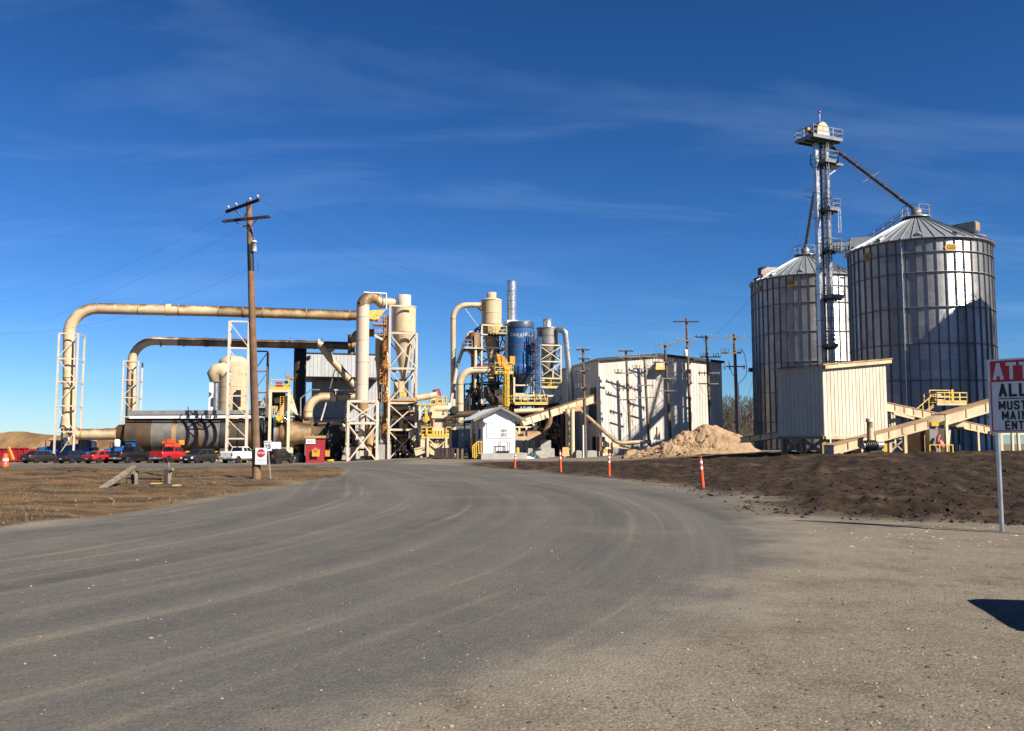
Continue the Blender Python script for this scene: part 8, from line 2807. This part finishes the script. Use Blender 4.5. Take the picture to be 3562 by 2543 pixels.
for (x0, x1, y0, y1, d) in ((563, 576, 1534, 1542, .8), (580, 598, 1528, 1542, 1.0), (574, 602, 1544, 1560, 1.4), (604, 618, 1542, 1562, 1.0), (566, 616, 1562, 1572, 1.6)):
    a = at(x0, y1, 114)
    part('orange_block', MB().obox(a, (at(x1, y1, 114).x - a.x, 0, 0), (0, d, 0), UP * (at(x0, y0, 114).z - a.z)), M['cone'], t)
part('boom', MB().beam(at(596, 1534, 114.3), at(606, 1556, 114.3), .2), M['dark_steel'], t)
part('chassis', MB().obox(foot(at(563, 1600, 114), .3), (2.1, 0, 0), (0, 1.7, 0), UP * 1.1), M['dark_steel'], t)
for x in (568, 610):
    part('wheel', MB().lathe([(.35, -.15), (.42, -.1), (.42, .1), (.35, .15)], foot(at(x, 1600, 113.9), .42), 14, (0, 1, 0)), M['tyre'], t)
# red bin and sacks right of the wooden pole
t = thing('red_bin', 'red steel bin with rusty lid and orange placard before the drum outlet', 'bin', foot(PL(1097, 1590, 115), 0))
a, b = PL(1061, 1594, 115), PL(1131, 1594, 115)
part('body', MB().hexa([foot(a + E1 * .1, 0), foot(b - E1 * .1, 0), foot(b - E1 * .1 + E2 * 2, 0), foot(a + E1 * .1 + E2 * 2, 0), Vector((a.x, a.y, PZ(1524, 1061, 115))), Vector((b.x, b.y, PZ(1522, 1131, 115))), Vector((b.x, b.y, PZ(1522, 1131, 115))) + E2 * 2.2, Vector((a.x, a.y, PZ(1524, 1061, 115))) + E2 * 2.2]), M['red'], t)
part('rusty_lid', MB().obox(PL(1059, 1524, 114.8), E1 * ((b - a).length + .15), E2 * 2.5, UP * .3), M['drum_band'], t)
part('label_plate', MB().obox(PL(1064, 1544, 114.88), E1 * 1.1, E2 * .04, UP * .6), M['sign_white'], t)
for zf_ in (.15, .3, .45):
    part('label_line', MB().obox(PL(1067, 1544, 114.85) + UP * zf_, E1 * .85, E2 * .02, UP * .05), M['ink_red'], t)
part('placard', MB().obox(PL(1085, 1588, 114.6), E1 * .9, E2 * .05, UP * .85), M['yel_sign'], t)
part('placard_top', MB().lathe([(.3, 0), (.3, .05)], PL(1097, 1566, 114.6), 14, E2), M['ink_red'], t)
t = thing('orange_crate', 'small orange crate right of the red bin', 'crate', foot(PL(1137, 1588, 116), 0))
bx(t, 'body', 1131, 1147, 1568, 1588, 116, .6, 'orange')
bx(t, 'lid', 1130, 1148, 1566, 1568, 115.95, .7, 'orange')
t = thing('yellow_hose', 'yellow hose coil on the ground right of the red bin', 'hose', foot(PL(1148, 1593, 114), 0))
part('coil', MB().pipe([foot(PL(1148, 1593, 114), .1) + Vector((.4 * math.cos(w), .3 * math.sin(w), .02 * w)) for w in [i * .5 for i in range(26)]], .06, 8), M['yellow'], t)
part('end', MB().tube(foot(PL(1148, 1593, 114), .12), foot(PL(1156, 1593, 114), .1), .06, 8), M['yellow'], t)
for k, (px, py, lab, mt) in enumerate(((1014, 1584, 'grey bulk sack left of the red bin, left one', 'clad_grey'), (1032, 1584, 'grey bulk sack beside the red bin, middle one', 'concrete'), (1050, 1586, 'dark bulk sack touching the red bin', 'dark_steel'))):
    q = foot(PL(px, py, 117), 0)
    t = thing('bulk_sack', lab, 'sack', q)
    part('bag', MB().lathe([(.3, 0), (.48, .1), (.52, .5), (.42, .85), (.15, .98)], q, 12), M[mt], t)
    part('neck', MB().lathe([(.14, .95), (.2, 1.1), (.1, 1.15)], q, 10), M[mt], t)
for k, (px, dY, lab) in enumerate(((948, 0, 'white container stacked behind the black car, left one'), (966, .5, 'white container stacked behind the black car, right one'))):
    q = foot(PL(px, 1590, 112 + dY), 0)
    t = thing('white_tank', lab, 'tank', q)
    part('body', MB().lathe([(.5, 0), (.52, .1), (.52, 1.3), (.4, 1.5), (.2, 1.55)], q, 16), M['tank'], t)
    part('cap', MB().lathe([(.18, 1.55), (.18, 1.72)], q, 12), M['tank'], t)
    part('upper_drum', MB().lathe([(.34, 1.72), (.36, 1.8), (.36, 2.4), (.25, 2.5)], q, 14), M['tank'], t)

# ---- broken timber barrier on the verge
t = thing('timber_barrier', 'collapsed grey timber barrier on the dry verge left of the pole', 'barrier', (at(470, 1690, 36).x, 36, ground_z(at(470, 1690, 36).x, 36)))
part('fallen_rail', MB().beam(at(350, 1702, 34), at(466, 1624, 37.5), .16, .12), M['wood_grey'], t)
part('top_rail', MB().beam(at(470, 1633, 37), at(602, 1632, 36.5), .14, .10), M['wood_grey'], t)
part('lower_rail', MB().beam(at(440, 1664, 37.2), at(560, 1667, 36.8), .07), M['wood_dark'], t)
for px, Y, lean in ((476, 37, 0), (460, 37.3, 1), (578, 36.4, 0), (594, 36.6, -1)):
    q = at(px, 1633, Y)
    g = ground_z(q.x, q.y)
    part('post', MB().beam(Vector((q.x + lean * .1, q.y, g - .3)), q, .13), M['wood_grey'] if px != 578 else M['wood_dark'], t)
part('thin_post', MB().beam(at(592, 1690, 36.6), at(588, 1608, 36.6), .05), M['wood_grey'], t)
for k, (x0, x1, y, Y) in enumerate(((524, 552, 1678, 36), (600, 618, 1686, 35))):
    q = at(x0, y, Y); g = ground_z(q.x, q.y)
    single('scrap_board', MB().obox(Vector((q.x, q.y, g + .02)), (at(x1, y, Y).x - q.x, .1, 0), (0, .3, 0), UP * .05), M['ply'], 'pale scrap board lying on the verge %s the timber barrier' % ['under', 'right of'][k], 'board', (q.x, q.y, g))

# ================================================================ bare trees behind
def bark(name, col):
    return paint(name, col, .9, var=.3, scale=2.0, spec=.1)


BARK = bark('tree_bark', (.16, .13, .10))
TWIG = paint('bare_twigs', (.10, .078, .055), .95, var=.35, scale=.6, stain=(.15, .11, .06), amt=.6, smap=(1, 1, 1), spec=.1)
BRUSH = paint('dry_brush', (.085, .062, .038), .95, var=.35, scale=.8, spec=.1)


def tree_proto(seed, h):
    rng = random.Random(seed)
    tr, tw = MB(), MB()
    tr.pipe([(0, 0, -.3), (.1 * rng.uniform(-1, 1), .1, h * .4), (.25 * rng.uniform(-1, 1), .1, h * .75), (.3 * rng.uniform(-1, 1), 0, h)], [.16, .12, .07, .02], 6)
    V, Fc = [], []

    def twig(p, d, L, w):
        s = d.cross(Vector((rng.uniform(-1, 1), rng.uniform(-1, 1), rng.uniform(-1, 1)))).normalized() * w
        b = len(V)
        m_ = p + d * L * .5 + Vector((rng.uniform(-1, 1), rng.uniform(-1, 1), rng.uniform(-.3, 1))) * L * .08
        V.extend([p - s, p + s, m_ + s * .7, m_ - s * .7, p + d * L])
        Fc.extend([(b, b + 1, b + 2, b + 3), (b + 3, b + 2, b + 4)])
    nb = 30
    for i in range(nb):
        z = h * (.25 + .72 * i / nb)
        w = rng.uniform(0, 6.283)
        up = rng.uniform(.5, 1.1)
        d = Vector((math.cos(w), math.sin(w), up)).normalized()
        L = h * .26 * (1 - .55 * (z / h)) * rng.uniform(.7, 1.2)
        p0 = Vector((0, 0, z))
        tr.pipe([p0, p0 + d * L * .6 + UP * .1, p0 + d * L + UP * L * .15], [.05 * (1.2 - z / h), .03 * (1.2 - z / h) + .008, .008], 4)
        for k in range(34):
            f = rng.uniform(.15, 1.1)
            q = p0 + d * L * f
            dd = (d + Vector((rng.uniform(-1, 1), rng.uniform(-1, 1), rng.uniform(-.3, 1)))).normalized()
            twig(q, dd, L * rng.uniform(.2, .5), rng.uniform(.006, .016))
    tw.add(V, Fc)
    return tr, tw


protos = []
TREE_LABELS = ['bare tree in the wood behind the rightmost power pole']
for s in range(5):
    tr, tw = tree_proto(40 + s, 9.5)
    t = thing('bare_tree', 'x', 'tree', (0, 0, 0), 'bare trees between the white building and the silos')
    part('trunk', tr, BARK, t)
    part('crown', tw, TWIG, t)
    protos.append(t)
rng = random.Random(77)
n_t = 46
used = set()
for i in range(n_t):
    Y = rng.uniform(168, 215)
    px = 2480 + 190 * (i + rng.uniform(-.6, .6)) / n_t
    p = at(px, 1560, Y)
    s_ = rng.uniform(.72, 1.12) * Y / 185
    if i < 5:
        o = protos[i]
    else:
        o = copy_tree(protos[i % 5])
    o.location = (p.x, p.y, gz(p.x, p.y) - .1)
    o.rotation_euler = (0, 0, rng.uniform(0, 6.28))
    o.scale = (s_, s_, s_)
    o['label'] = 'bare leafless tree in the wood between the white building and the silos'
    o['group'] = 'bare trees between the white building and the silos'
V, Fc = [], []
for i in range(9000):
    Y = rng.uniform(158, 200)
    p = at(rng.uniform(2440, 2720), 1560, Y)
    g = gz(p.x, p.y)
    h = rng.uniform(.6, 4.2) * rng.uniform(.5, 1)
    w = rng.uniform(.015, .05)
    b = len(V)
    lx, ly = rng.uniform(-.5, .5), rng.uniform(-.5, .5)
    V += [(p.x - w, p.y, g - .1), (p.x + w, p.y + w, g - .1), (p.x + lx + w * .3, p.y + ly, g + h), (p.x + lx - w * .3, p.y + ly, g + h)]
    Fc.append((b, b + 1, b + 2, b + 3))
me = bpy.data.meshes.new('dry_undergrowth')
me.from_pydata(V, [], Fc)
me.materials.append(BRUSH)
o = bpy.data.objects.new('dry_undergrowth', me)
C.objects.link(o)
o['kind'], o['label'] = 'stuff', 'dense dry brown undergrowth below the bare trees'

# ---------------------------------------------------------------- lettering becomes plain mesh
bpy.context.view_layer.update()
dg = bpy.context.evaluated_depsgraph_get()
for o in [o for o in bpy.data.objects if o.type == 'FONT']:
    me = bpy.data.meshes.new_from_object(o.evaluated_get(dg))
    me.materials.clear()
    me.materials.append(o.data.materials[0])
    nm, par, mb_ = o.name, o.parent, o.matrix_basis.copy()
    bpy.data.objects.remove(o)
    n2 = bpy.data.objects.new(nm.split('.')[0], me)
    C.objects.link(n2)
    n2.parent = par
    n2.matrix_basis = mb_
